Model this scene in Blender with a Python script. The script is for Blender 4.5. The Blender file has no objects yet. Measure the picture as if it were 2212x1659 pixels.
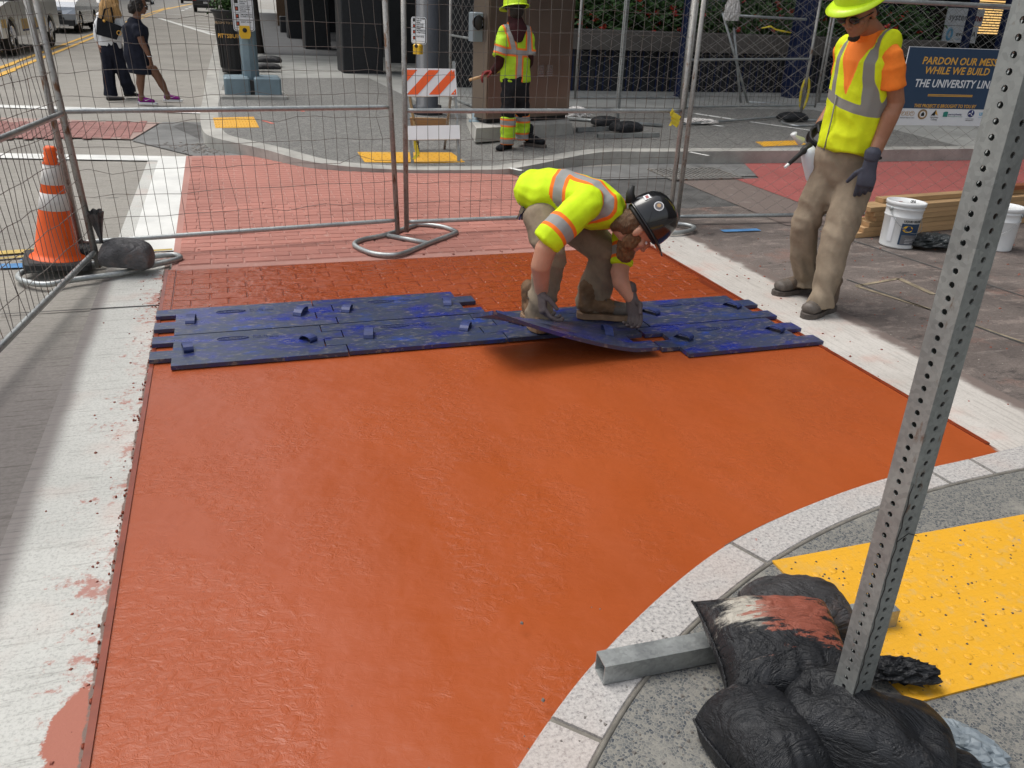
import bpy, bmesh, math, random
import numpy as np
from mathutils import Vector, Matrix, noise
random.seed(7)
R = math.radians
PI = math.pi
S = bpy.context.scene
COL = S.collection

# ------------------------------------------------------------------ camera
CAM_H = 1.6
F_PX, CX, CY = 1800.0, 1106.0, 829.5            # survey picture is 2212 x 1659
RX = Vector((0.95038785, -0.09493573, 0.29622651))   # world X seen from the camera (right, down, forward)
RY = Vector((-0.30864727, -0.40635371, 0.86000786))
RZ = Vector((0.03872727, -0.90877052, -0.41549529))
cd = bpy.data.cameras.new('camera'); cam = bpy.data.objects.new('camera', cd); COL.objects.link(cam)
cd.sensor_fit = 'HORIZONTAL'; cd.sensor_width = 36.0; cd.lens = F_PX / 2212.0 * 36.0
cd.clip_start = 0.05; cd.clip_end = 2000
cam.matrix_world = Matrix(((RX[0], -RX[1], -RX[2], 0), (RY[0], -RY[1], -RY[2], 0), (RZ[0], -RZ[1], -RZ[2], CAM_H), (0, 0, 0, 1)))
S.camera = cam

# ------------------------------------------------------------------ sky, sun, exposure
SUN_DIR = Vector((-0.30, 0.28, 0.91)).normalized()       # towards the sun
w = bpy.data.worlds.new('World'); S.world = w; w.use_nodes = True
wn = w.node_tree.nodes; wl = w.node_tree.links; wn.clear()
sky = wn.new('ShaderNodeTexSky'); sky.sky_type = 'NISHITA'; sky.sun_disc = False
sky.sun_elevation = math.asin(SUN_DIR.z); sky.sun_rotation = math.atan2(SUN_DIR.x, SUN_DIR.y)
sky.air_density = 1.6; sky.dust_density = 4.0; sky.ozone_density = 1.0
hs = wn.new('ShaderNodeHueSaturation'); hs.inputs['Saturation'].default_value = 0.35
bg = wn.new('ShaderNodeBackground'); bg.inputs['Strength'].default_value = 0.15
wo = wn.new('ShaderNodeOutputWorld')
wl.new(sky.outputs[0], hs.inputs['Color']); wl.new(hs.outputs[0], bg.inputs[0]); wl.new(bg.outputs[0], wo.inputs[0])
sd = bpy.data.lights.new('sun', 'SUN'); sun = bpy.data.objects.new('sun', sd); COL.objects.link(sun)
sd.energy = 1.2; sd.angle = R(32); sd.color = (1.0, 0.97, 0.92)
sun.rotation_euler = SUN_DIR.to_track_quat('Z', 'Y').to_euler()
S.view_settings.view_transform = 'Standard'; S.view_settings.look = 'None'
S.view_settings.gamma = 1.0; S.view_settings.use_curve_mapping = False
S.view_settings.exposure = 0.34

# ------------------------------------------------------------------ survey helpers: picture point -> place in the world
def ray(x, y):
    c = Vector((x - CX, y - CY, F_PX))
    return Vector((RX.dot(c), RY.dot(c), RZ.dot(c)))
def P(x, y, z=0.0):                       # point at height z
    r = ray(x, y); t = (z - CAM_H) / r.z
    return Vector((r.x * t, r.y * t, z))
def Q(x, y, Y):                           # point at distance Y down the street
    r = ray(x, y); t = Y / r.y
    return Vector((r.x * t, Y, CAM_H + r.z * t))

# ------------------------------------------------------------------ materials
def _ramp(nt, fac, stops):
    r = nt.nodes.new('ShaderNodeValToRGB'); e = r.color_ramp.elements
    while len(e) < len(stops): e.new(0.5)
    for el, (p, c) in zip(e, stops):
        el.position = p; el.color = (*c, 1) if len(c) == 3 else c
    nt.links.new(fac, r.inputs[0]); return r.outputs[0]
class NT:
    def __init__(s, name, rough=0.6, metal=0.0, spec=0.5, coat=0.0):
        s.m = bpy.data.materials.new(name); s.m.use_nodes = True; s.t = s.m.node_tree; s.n = s.t.nodes; s.l = s.t.links
        s.b = s.n['Principled BSDF']; s.b.inputs['Roughness'].default_value = rough
        s.b.inputs['Metallic'].default_value = metal; s.b.inputs['Specular IOR Level'].default_value = spec
        s.b.inputs['Coat Weight'].default_value = coat
        s.tc = s.n.new('ShaderNodeTexCoord').outputs['Object']; s.geo = None
    def pos(s):
        g = s.n.new('ShaderNodeNewGeometry'); return g.outputs['Position']
    def mapping(s, scale=(1, 1, 1), rot=(0, 0, 0), src=None):
        m = s.n.new('ShaderNodeMapping'); m.inputs['Scale'].default_value = scale; m.inputs['Rotation'].default_value = rot
        s.l.new(src or s.tc, m.inputs[0]); return m.outputs[0]
    def noise(s, scale=5, detail=4, rough=0.55, vec=None, dist=0.0):
        n = s.n.new('ShaderNodeTexNoise'); n.inputs['Scale'].default_value = scale; n.inputs['Detail'].default_value = detail
        n.inputs['Roughness'].default_value = rough; n.inputs['Distortion'].default_value = dist
        s.l.new(vec or s.tc, n.inputs['Vector']); return n.outputs['Fac']
    def vor(s, scale=5, feature='F1', vec=None, out='Distance', rnd=1.0):
        n = s.n.new('ShaderNodeTexVoronoi'); n.feature = feature; n.inputs['Scale'].default_value = scale
        n.inputs['Randomness'].default_value = rnd
        s.l.new(vec or s.tc, n.inputs['Vector']); return n.outputs[out]
    def ramp(s, fac, stops): return _ramp(s.t, fac, stops)
    def math(s, op, a, b=None, c=None, clamp=False):
        n = s.n.new('ShaderNodeMath'); n.operation = op; n.use_clamp = clamp
        for i, v in enumerate((a, b, c)):
            if v is None: continue
            if isinstance(v, (int, float)): n.inputs[i].default_value = v
            else: s.l.new(v, n.inputs[i])
        return n.outputs[0]
    def sep(s, v=None):
        n = s.n.new('ShaderNodeSeparateXYZ'); s.l.new(v or s.tc, n.inputs[0]); return n.outputs
    def step(s, v, a, b):                 # smooth 0..1 between a and b
        n = s.n.new('ShaderNodeMapRange'); n.interpolation_type = 'SMOOTHSTEP'
        s.l.new(v, n.inputs[0]); n.inputs[1].default_value = a; n.inputs[2].default_value = b
        return n.outputs[0]
    def mix(s, fac, a, b, mode='MIX'):
        n = s.n.new('ShaderNodeMix'); n.data_type = 'RGBA'; n.blend_type = mode
        if isinstance(fac, (int, float)): n.inputs[0].default_value = fac
        else: s.l.new(fac, n.inputs[0])
        for i, v in ((6, a), (7, b)):
            if isinstance(v, (tuple, list)): n.inputs[i].default_value = (*v, 1) if len(v) == 3 else v
            else: s.l.new(v, n.inputs[i])
        return n.outputs[2]
    def attr(s, name):
        n = s.n.new('ShaderNodeAttribute'); n.attribute_name = name; return n.outputs['Fac']
    def color(s, c):
        if isinstance(c, (tuple, list)): s.b.inputs['Base Color'].default_value = (*c, 1)
        else: s.l.new(c, s.b.inputs['Base Color'])
        return s
    def rough(s, v): s.l.new(v, s.b.inputs['Roughness']); return s
    def bump(s, h, dist=0.01, strength=1.0, prev=None):
        n = s.n.new('ShaderNodeBump'); n.inputs['Distance'].default_value = dist; n.inputs['Strength'].default_value = strength
        s.l.new(h, n.inputs['Height'])
        if prev: s.l.new(prev, n.inputs['Normal'])
        s.l.new(n.outputs[0], s.b.inputs['Normal']); return n.outputs[0]
    def rnd(s):
        n = s.n.new('ShaderNodeObjectInfo'); return n.outputs['Random']
def simple(name, col, rough=0.6, metal=0.0, var=0.15, scale=6.0, bump=0.0, spec=0.5, coat=0.0, perobj=0.0):
    m = NT(name, rough, metal, spec, coat)
    n = m.noise(scale, 5, 0.6)
    lo = tuple(max(0, c * (1 - var)) for c in col); hi = tuple(min(1, c * (1 + var)) for c in col)
    c = m.ramp(n, [(0.3, lo), (0.7, hi)])
    if perobj:
        r = m.rnd(); c = m.mix(1.0, c, m.ramp(r, [(0, (1 - perobj,) * 3), (1, (1, 1, 1))]), 'MULTIPLY')
    m.color(c)
    if bump: m.bump(m.noise(scale * 6, 4, 0.6), bump)
    return m.m

M = {}
# --- ground
def m_road():
    m = NT('road_concrete', 0.85); x, y, z = m.sep()
    big = m.noise(0.7, 5, 0.6); fine = m.noise(60, 3, 0.7)
    st = m.mapping((3.0, 55, 1)); lines = m.noise(1.0, 4, 0.75, st)
    c = m.ramp(big, [(0.3, (0.24, 0.225, 0.20)), (0.7, (0.33, 0.31, 0.275))])
    near = m.step(y, 5.2, 3.4)                      # darker, browner tone beside the work
    c = m.mix(near, c, m.ramp(big, [(0.3, (0.15, 0.135, 0.125)), (0.7, (0.20, 0.178, 0.168))]))
    c = m.mix(1.0, c, m.ramp(lines, [(0.36, (0.62, 0.6, 0.58)), (0.47, (1, 1, 1))]), 'MULTIPLY')
    c = m.mix(1.0, c, m.ramp(fine, [(0.3, (0.82, 0.82, 0.82)), (0.7, (1.1, 1.1, 1.1))]), 'MULTIPLY')
    spot = m.vor(2.2, vec=m.mapping((0.55, 1.4, 1)));  sp2 = m.step(spot, 0.075, 0.055)
    c = m.mix(m.math('MULTIPLY', sp2, 0.7), c, (0.05, 0.048, 0.045))
    m.color(c); m.bump(lines, 0.004, 0.6); return m.m
M['road'] = m_road()
def m_strip(side):
    m = NT('white_strip_%s' % side, 0.8); x, y, z = m.sep()
    big = m.noise(1.6, 5, 0.6); fine = m.noise(90, 4, 0.75)
    lines = m.noise(1.0, 4, 0.8, m.mapping((4, 60, 1)))
    if side == 'a':
        c = m.ramp(big, [(0.3, (0.46, 0.46, 0.43)), (0.7, (0.57, 0.565, 0.53))])
        c = m.mix(1.0, c, m.ramp(lines, [(0.34, (0.68, 0.67, 0.66)), (0.46, (1, 1, 1))]), 'MULTIPLY')
        c = m.mix(1.0, c, m.ramp(fine, [(0.35, (0.72, 0.72, 0.72)), (0.52, (1, 1, 1))]), 'MULTIPLY')
        # red cement splashes, thickest against the slab edge
        d = m.step(x, -0.78, -0.44)
        n1 = m.noise(26, 6, 0.75); n2 = m.noise(5, 4, 0.6)
        v = m.math('ADD', m.math('MULTIPLY', d, 0.15), m.math('ADD', m.math('MULTIPLY', n1, 0.6), m.math('MULTIPLY', n2, 0.4)))
        c = m.mix(m.math('MULTIPLY', m.step(v, 0.64, 0.73), 0.8), c, (0.36, 0.13, 0.095))
        pink = m.step(m.noise(3.1, 3, 0.5), 0.52, 0.75)
        c = m.mix(m.math('MULTIPLY', pink, 0.25), c, (0.55, 0.36, 0.30))
        # big puddle of cement in the near corner
        pud = m.math('ADD', m.math('MULTIPLY', m.step(x, -0.62, -0.46), 0.5), m.math('MULTIPLY', m.step(y, 2.15, 1.60), 0.62))
        pud = m.math('ADD', pud, m.math('MULTIPLY', m.math('SUBTRACT', m.noise(9, 5, 0.7), 0.5), 0.55))
        c = m.mix(m.step(pud, 0.80, 0.84), c, (0.36, 0.13, 0.09))
        # wet grey rim
        rim = m.math('ADD', m.step(x, -0.475, -0.455), m.math('MULTIPLY', m.math('SUBTRACT', m.noise(14, 4, 0.7), 0.5), 1.6))
        c = m.mix(m.step(rim, 0.75, 1.0), c, (0.17, 0.12, 0.10))
        # the strip darkens softly towards the road
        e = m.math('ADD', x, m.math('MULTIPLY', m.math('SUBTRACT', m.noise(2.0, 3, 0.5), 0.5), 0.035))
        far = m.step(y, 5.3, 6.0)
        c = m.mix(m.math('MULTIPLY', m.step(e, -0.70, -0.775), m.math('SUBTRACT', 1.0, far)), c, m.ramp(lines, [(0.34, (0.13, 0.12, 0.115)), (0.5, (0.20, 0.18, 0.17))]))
    else:
        c = m.ramp(big, [(0.3, (0.44, 0.41, 0.375)), (0.7, (0.57, 0.54, 0.50))])
        c = m.mix(1.0, c, m.ramp(m.noise(1, 4, 0.7, m.mapping((60, 3, 1))), [(0.35, (0.8, 0.79, 0.78)), (0.5, (1, 1, 1))]), 'MULTIPLY')
        c = m.mix(1.0, c, m.ramp(fine, [(0.33, (0.8, 0.8, 0.8)), (0.5, (1, 1, 1))]), 'MULTIPLY')
        c = m.mix(m.math('MULTIPLY', m.step(m.noise(2.6, 4, 0.6), 0.5, 0.72), 0.55), c, (0.50, 0.27, 0.21))
        sp = m.step(m.noise(38, 5, 0.8), 0.66, 0.69); c = m.mix(sp, c, (0.13, 0.08, 0.07))
        e = m.math('ADD', m.step(x, 3.22, 3.40), m.math('MULTIPLY', m.math('SUBTRACT', m.noise(6, 5, 0.7), 0.5), 1.1))
        c = m.mix(m.step(e, 0.45, 0.95), c, (0.16, 0.125, 0.11))
        e2 = m.math('ADD', m.step(x, 2.935, 2.915), m.math('MULTIPLY', m.math('SUBTRACT', m.noise(9, 4, 0.7), 0.5), 1.3))
        c = m.mix(m.step(e2, 0.7, 1.0), c, (0.22, 0.09, 0.06))
    m.color(c); m.bump(m.math('ADD', lines, fine), 0.003, 0.5); return m.m
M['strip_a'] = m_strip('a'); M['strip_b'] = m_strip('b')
def m_stained():
    m = NT('stained_pavement', 0.7); x, y, z = m.sep()
    big = m.noise(0.9, 7, 0.68); mid = m.noise(2.6, 9, 0.78, m.mapping((1.0, 2.2, 1), (0, 0, -0.25)), 0.3); fine = m.noise(70, 5, 0.8); scr = m.noise(1.0, 6, 0.8, m.mapping((3.5, 34, 1), (0, 0, -0.25)))
    c = m.ramp(big, [(0.32, (0.075, 0.063, 0.058)), (0.48, (0.125, 0.103, 0.092)), (0.66, (0.185, 0.152, 0.135))])
    c = m.mix(m.math('MULTIPLY', m.step(mid, 0.53, 0.60), 0.55), c, (0.30, 0.245, 0.215))
    c = m.mix(m.math('MULTIPLY', m.step(mid, 0.44, 0.36), 0.8), c, (0.045, 0.038, 0.036))
    c = m.mix(m.math('MULTIPLY', m.step(m.noise(1.9, 7, 0.75), 0.54, 0.66), 0.4), c, (0.27, 0.135, 0.10))
    c = m.mix(m.math('MULTIPLY', m.step(scr, 0.58, 0.66), 0.45), c, (0.36, 0.31, 0.28))
    c = m.mix(1.0, c, m.ramp(fine, [(0.3, (0.62, 0.62, 0.62)), (0.7, (1.32, 1.32, 1.32))]), 'MULTIPLY')
    c = m.mix(m.step(m.noise(60, 3, 0.6), 0.70, 0.72), c, (0.5, 0.45, 0.4))
    m.color(c); m.rough(m.ramp(big, [(0.35, (0.45,) * 3), (0.6, (0.8,) * 3)])); m.bump(fine, 0.006, 0.7); return m.m
M['stained'] = m_stained()
def m_slab(stamped=False):
    m = NT('wet_red_cement' + ('_stamped' if stamped else ''), 0.42, spec=0.36)
    x, y, z = m.sep(m.pos())
    src = m.pos()
    big = m.noise(0.9, 4, 0.5, src); mid = m.noise(3.2, 5, 0.6, m.mapping((1.0, 0.6, 1), (0, 0, 0.5), src))
    c = m.ramp(big, [(0.3, (0.325, 0.067, 0.0160)), (0.7, (0.370, 0.079, 0.0195))])
    c = m.mix(m.math('MULTIPLY', m.step(mid, 0.44, 0.68), 0.22), c, (0.40, 0.088, 0.028))
    # pale film along the low-numbered edge, pinkish sky sheen painted into its colour
    dry = m.math('ADD', m.step(x, 1.15, -0.25), m.math('MULTIPLY', m.math('SUBTRACT', m.noise(1.7, 5, 0.6, src), 0.5), 0.9))
    dry = m.step(dry, 0.25, 1.0)
    c = m.mix(m.math('MULTIPLY', dry, 0.40), c, (0.33, 0.074, 0.032))
    sp = m.step(m.vor(7, vec=src), 0.032, 0.022); c = m.mix(m.math('MULTIPLY', sp, 0.65), c, (0.20, 0.045, 0.02))
    m.color(c)
    rg = m.noise(4.0, 5, 0.6, m.mapping((1, 0.45, 1), (0, 0, 0.7), src))
    if stamped:
        c = m.mix(1.0, c, (0.84, 0.76, 0.74), 'MULTIPLY'); m.b.inputs['Specular IOR Level'].default_value = 0.45; m.color(c); m.rough(m.ramp(rg, [(0.40, (0.20,) * 3), (0.55, (0.30,) * 3), (0.68, (0.42,) * 3)]))
        n1 = m.bump(m.noise(9, 4, 0.55, m.mapping((1, 1.8, 1), (0, 0, 0), src)), 0.022, 0.8)
        m.bump(m.noise(60, 4, 0.6, src), 0.003, 0.5, n1)
    else:
        m.rough(m.ramp(rg, [(0.35, (0.30,) * 3), (0.65, (0.44,) * 3)]))
        # sweeping trowel ripples
        wv = m.n.new('ShaderNodeTexWave'); wv.wave_type = 'BANDS'; wv.inputs['Scale'].default_value = 3.2
        wv.inputs['Distortion'].default_value = 14; wv.inputs['Detail'].default_value = 4; wv.inputs['Detail Scale'].default_value = 1.6
        m.l.new(m.mapping((0.8, 0.9, 1), (0, 0, 1.1), src), wv.inputs[0])
        n1 = m.bump(wv.outputs['Fac'], 0.006, 0.10)
        zone = m.step(m.noise(1.6, 4, 0.6, m.mapping((1.3, 0.7, 1), (0, 0, 0.9), src), 0.8), 0.46, 0.56)
        dim = m.math('MULTIPLY', m.math('SUBTRACT', m.noise(26, 5, 0.62, m.mapping((1.0, 1.35, 1), (0, 0, 0.6), src), 0.9), 0.5), m.math('ADD', m.math('MULTIPLY', zone, 0.8), 0.2))
        n2 = m.bump(dim, 0.012, 0.42, n1)
        m.bump(m.noise(3.0, 3, 0.5, src), 0.06, 0.25, n2)
    return m.m
M['slab'] = m_slab(); M['slab_stamped'] = m_slab(True)
M['slab_joint'] = simple('stamped_joint_cement', (0.20, 0.036, 0.012), 0.3, var=0.25, scale=9)
def m_pink(name, base, joint=False):
    m = NT(name, 0.8); src = m.pos()
    n = m.noise(1.1, 5, 0.65, src); n2 = m.noise(14, 5, 0.7, src)
    a = tuple(v * 0.85 for v in base); b = tuple(min(1, v * 1.15) for v in base)
    c = m.ramp(n, [(0.3, a), (0.7, b)])
    r = m.rnd(); c = m.mix(1.0, c, m.ramp(r, [(0, (0.88,) * 3), (1, (1.08,) * 3)]), 'MULTIPLY')
    c = m.mix(m.math('MULTIPLY', m.step(n2, 0.58, 0.7), 0.5), c, (0.52, 0.36, 0.31))
    m.color(c); m.bump(m.noise(45, 4, 0.6, src), 0.003, 0.5); return m.m
M['pink_brick'] = m_pink('pink_stamped_brick', (0.385, 0.16, 0.125))
M['pink_joint'] = m_pink('pink_brick_joint', (0.40, 0.20, 0.165))
M['old_brick'] = m_pink('old_red_brick', (0.26, 0.12, 0.105))
M['old_joint'] = simple('old_brick_joint', (0.34, 0.24, 0.21), 0.9)
M['red_paver'] = m_pink('red_bus_lane', (0.36, 0.095, 0.085))
def m_agg(name, stone_lo, stone_hi, paste, scale):
    m = NT(name, 0.75); src = m.pos()
    cell = m.vor(scale, out='Color', vec=src); d = m.vor(scale, feature='DISTANCE_TO_EDGE', vec=src)
    sx = m.n.new('ShaderNodeSeparateColor'); m.l.new(cell, sx.inputs[0])
    st = m.ramp(sx.outputs[0], [(0.0, stone_lo), (0.55, stone_hi), (1.0, paste)])
    c = m.mix(m.step(d, 0.10, 0.03), st, paste)
    c = m.mix(m.step(m.noise(8, 4, 0.6, src), 0.52, 0.75), c, tuple(v * 1.15 for v in paste))
    c = m.mix(m.math('MULTIPLY', m.step(m.noise(2.0, 4, 0.6, src), 0.55, 0.8), 0.35), c, (0.09, 0.08, 0.075))
    m.color(c); m.bump(d, 0.004, 0.6); return m.m
M['aggregate'] = m_agg('exposed_aggregate', (0.045, 0.053, 0.065), (0.12, 0.123, 0.12), (0.215, 0.205, 0.18), 120)
M['far_aggregate'] = m_agg('dark_aggregate', (0.06, 0.06, 0.06), (0.13, 0.128, 0.12), (0.20, 0.195, 0.18), 60)
M['walk_concrete'] = simple('sidewalk_concrete', (0.30, 0.30, 0.28), 0.85, var=0.2, scale=1.5, bump=0.002)
def m_granite():
    m = NT('granite', 0.65); src = m.pos()
    c = m.ramp(m.noise(85, 3, 0.8, src), [(0.32, (0.16, 0.155, 0.16)), (0.46, (0.37, 0.355, 0.34)), (0.62, (0.50, 0.475, 0.455))])
    c = m.mix(m.math('MULTIPLY', m.step(m.noise(2.5, 4, 0.6, src), 0.45, 0.7), 0.35), c, (0.48, 0.38, 0.33))
    c = m.mix(m.step(m.noise(24, 5, 0.75, src), 0.69, 0.71), c, (0.36, 0.11, 0.08))
    m.color(c); m.bump(m.noise(80, 4, 0.7, src), 0.003, 0.5); return m.m
M['granite'] = m_granite()
M['grout'] = simple('grout', (0.17, 0.157, 0.135), 0.9, var=0.3, scale=12, bump=0.003)
M['kerb_concrete'] = simple('kerb_concrete', (0.36, 0.35, 0.32), 0.85, var=0.25, scale=3, bump=0.003)
def m_yellow():
    m = NT('yellow_tactile', 0.6); src = m.pos()
    c = m.ramp(m.noise(6, 5, 0.6, src), [(0.3, (0.66, 0.335, 0.014)), (0.7, (0.72, 0.365, 0.017))])
    c = m.mix(m.math('MULTIPLY', m.step(m.noise(22, 6, 0.75, src), 0.50, 0.66), 0.6), c, (0.56, 0.36, 0.11))
    c = m.mix(m.step(m.noise(52, 6, 0.82, src), 0.63, 0.66), c, (0.09, 0.07, 0.045)); c = m.mix(m.math('MULTIPLY', m.step(m.noise(2.4, 6, 0.7, src), 0.52, 0.70), 0.45), c, (0.50, 0.34, 0.12))
    c = m.mix(m.step(m.noise(9, 6, 0.75, m.mapping((1, 1.6, 1), (0, 0, 0), src)), 0.67, 0.69), c, (0.32, 0.29, 0.24))
    m.color(c)
    chk = m.n.new('ShaderNodeTexBrick'); chk.inputs['Scale'].default_value = 1; chk.offset = 0
    chk.inputs['Brick Width'].default_value = .02; chk.inputs['Row Height'].default_value = .02; chk.inputs['Mortar Size'].default_value = .002
    m.l.new(src, chk.inputs[0]); m.bump(chk.outputs['Fac'], 0.0015, 0.6); return m.m
M['yellow_panel'] = m_yellow()
M['paint_white'] = simple('road_paint_white', (0.66, 0.66, 0.63), 0.7, var=0.12, scale=3, bump=0.002)
M['paint_yellow'] = simple('road_paint_yellow', (0.70, 0.40, 0.06), 0.7, var=0.15, scale=3)
M['spray_blue'] = simple('spray_blue', (0.075, 0.21, 0.42), 0.8, var=0.3, scale=8)
M['chalk'] = simple('old_chalk_line', (0.25, 0.205, 0.14), 0.9, var=0.45, scale=14)
M['spray_yellow'] = simple('spray_yellow', (0.52, 0.38, 0.11), 0.8, var=0.3, scale=8)
M['spray_red'] = simple('spray_red', (0.55, 0.16, 0.12), 0.8, var=0.3, scale=8)
M['patch'] = simple('asphalt_patch', (0.085, 0.083, 0.08), 0.9, var=0.4, scale=4, bump=0.006)
M['grey_pave'] = simple('grey_pavement', (0.16, 0.16, 0.155), 0.85, var=0.3, scale=2.5, bump=0.004)
M['rubble'] = simple('rubble', (0.34, 0.31, 0.28), 0.9, var=0.3, scale=20, perobj=0.6)
M['rubble_red'] = simple('rubble_red', (0.30, 0.10, 0.07), 0.9, var=0.3, scale=20, perobj=0.3)
# --- metals etc
def m_galv(name='galvanised_steel', base=(0.42, 0.44, 0.44), rough=0.42, metal=0.75, rust=0.0):
    m = NT(name, rough, metal)
    v = m.vor(110, out='Color'); sc = m.n.new('ShaderNodeSeparateColor'); m.l.new(v, sc.inputs[0])
    n = m.noise(5, 5, 0.65)
    c = m.ramp(sc.outputs[0], [(0, tuple(b * 0.88 for b in base)), (1, tuple(min(1, b * 1.12) for b in base))])
    c = m.mix(1.0, c, m.ramp(n, [(0.3, (0.72, 0.72, 0.74)), (0.65, (1.08, 1.08, 1.06))]), 'MULTIPLY')
    if rust: c = m.mix(m.step(m.noise(7, 6, 0.7, m.mapping((3, 3, 1))), 0.62 - rust * 0.08, 0.72 - rust * 0.06), c, (0.17, 0.085, 0.045))
    m.color(c); m.rough(m.ramp(n, [(0.3, (rough - .08,) * 3), (0.7, (rough + .14,) * 3)])); m.bump(m.noise(30, 3), 0.001, 0.4); return m.m
M['galv'] = m_galv(); M['galv_post'] = m_galv('galvanised_post', (0.32, 0.335, 0.325), 0.5, 0.6, 0.3)
M['galv_rust'] = m_galv('weathered_tube', (0.36, 0.35, 0.33), 0.5, 0.6, 1.0)
M['wire'] = m_galv('fence_wire', (0.21, 0.19, 0.175), 0.5, 0.55, 0.8)
M['wire_light'] = m_galv('chain_link_wire', (0.40, 0.39, 0.37), 0.45, 0.65, 0.3)
M['black_metal'] = simple('black_metal', (0.02, 0.02, 0.022), 0.4, 0.2, scale=5)
M['grey_metal'] = simple('grey_painted_metal', (0.20, 0.235, 0.26), 0.5, 0.1, var=0.12, scale=4)
M['blue_grey'] = simple('blue_grey_paint', (0.17, 0.235, 0.27), 0.5, 0.1, var=0.2, scale=3)
M['dark_pole'] = simple('dark_grey_paint', (0.045, 0.05, 0.06), 0.5, 0.1, var=0.2, scale=3)
M['white_plastic'] = simple('white_plastic', (0.74, 0.75, 0.75), 0.4, var=0.05, scale=4)
M['dirty_white'] = simple('scuffed_white', (0.66, 0.63, 0.60), 0.6, var=0.15, scale=14)
M['orange_plastic'] = simple('orange_plastic', (0.86, 0.115, 0.012), 0.45, var=0.10, scale=5)
M['rubber_black'] = simple('black_rubber', (0.03, 0.03, 0.03), 0.7, var=0.4, scale=8, bump=0.002)
M['yellow_plastic'] = simple('yellow_plastic', (0.80, 0.47, 0.02), 0.4, var=0.05)
M['yellow_tape'] = simple('yellow_caution_tape', (0.66, 0.52, 0.03), 0.45, var=0.15, scale=20)
M['ink'] = simple('black_ink', (0.015, 0.015, 0.015), 0.6, var=0)
M['orange_ink'] = simple('orange_red_ink', (0.50, 0.07, 0.03), 0.6, var=0)
def m_wood(name, base):
    m = NT(name, 0.7)
    n = m.noise(2.2, 5, 0.6, m.mapping((1.2, 14, 14)))
    c = m.ramp(n, [(0.3, tuple(v * 0.75 for v in base)), (0.6, base), (0.8, tuple(min(1, v * 1.15) for v in base))])
    c = m.mix(1.0, c, m.ramp(m.rnd(), [(0, (0.8, 0.78, 0.75)), (1, (1.05, 1.0, 0.98))]), 'MULTIPLY')
    m.color(c); m.bump(n, 0.002, 0.5); return m.m
M['pine'] = m_wood('pine', (0.56, 0.37, 0.19)); M['pine_end'] = m_wood('pine_end_grain', (0.44, 0.27, 0.13))
M['red_wood'] = m_wood('red_stained_wood', (0.36, 0.12, 0.05)); M['plywood'] = m_wood('plywood', (0.46, 0.31, 0.18))
def m_bag(name, base=(0.007, 0.0075, 0.009), paint=0):
    m = NT(name, 0.5, spec=0.4)
    w1 = m.n.new('ShaderNodeTexWave'); w1.inputs['Scale'].default_value = 110; m.l.new(m.mapping((1, 0, 0)), w1.inputs[0])
    w2 = m.n.new('ShaderNodeTexWave'); w2.inputs['Scale'].default_value = 110; m.l.new(m.mapping((0, 1, 0), (0, 0, 1.57)), w2.inputs[0])
    n = m.noise(9, 6, 0.7); c = m.ramp(n, [(0.35, base), (0.62, tuple(v * 2.2 for v in base)), (0.82, (0.09, 0.085, 0.08))])
    if paint:
        x, y, z = m.sep()
        q = m.noise(11, 8, 0.78, m.mapping((0.6, 2.6, 1), (0, 0, -0.35)))
        # white smear and red smear as two blobs in bag space (unit ellipsoid)
        def blob(cx, cy, r, sx=1.0):
            dx = m.math('MULTIPLY', m.math('SUBTRACT', x, cx), sx); dy = m.math('SUBTRACT', y, cy)
            d = m.math('SQRT', m.math('ADD', m.math('MULTIPLY', dx, dx), m.math('MULTIPLY', dy, dy)))
            return m.math('ADD', m.math('MULTIPLY', m.step(d, r, 0.0), 0.30), m.math('MULTIPLY', q, 0.90))
        c = m.mix(m.math('MULTIPLY', m.step(blob(-0.085, 0.070, 0.13), 0.57, 0.72), .85), c, (0.50, 0.46, 0.39))
        c = m.mix(m.math('MULTIPLY', m.step(blob(0.055, 0.055, 0.20, .8), 0.615, 0.645), .85), c, (0.30, 0.085, 0.052)); c = m.mix(m.math('MULTIPLY', m.step(m.noise(5, 6, 0.7), 0.55, 0.7), .35), c, (0.13, 0.11, 0.10))
    else:
        c = m.mix(m.math('MULTIPLY', m.step(m.noise(5, 6, 0.75), 0.54, 0.70), 0.6), c, (0.16, 0.10, 0.08)) if base[0] > .02 else m.mix(m.math('MULTIPLY', m.step(m.noise(7, 6, 0.75), 0.58, 0.74), 0.5), c, (0.11, 0.095, 0.085))
    m.color(c); n1 = m.bump(m.math('ADD', w1.outputs['Fac'], w2.outputs['Fac']), 0.0006, 0.5); n2 = m.bump(m.noise(22, 5, 0.65), 0.008, 0.7, n1)
    rg = m.math('ABSOLUTE', m.math('SUBTRACT', m.noise(6, 5, 0.6, m.mapping((1, 2.2, 1.4), (0, 0, 0.5)), 1.6), 0.5)); m.bump(m.step(rg, 0.0, 0.10), 0.007, 0.55, n2); return m.m
M['bag'] = m_bag('black_sandbag_weave'); M['bag_paint'] = m_bag('black_sandbag_painted', paint=1); M['bag_dusty'] = m_bag('black_sandbag_dusty', (0.024, 0.023, 0.024)); M['bag_grey'] = m_bag('grey_dusty_sandbag', (0.05, 0.048, 0.05))
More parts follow.
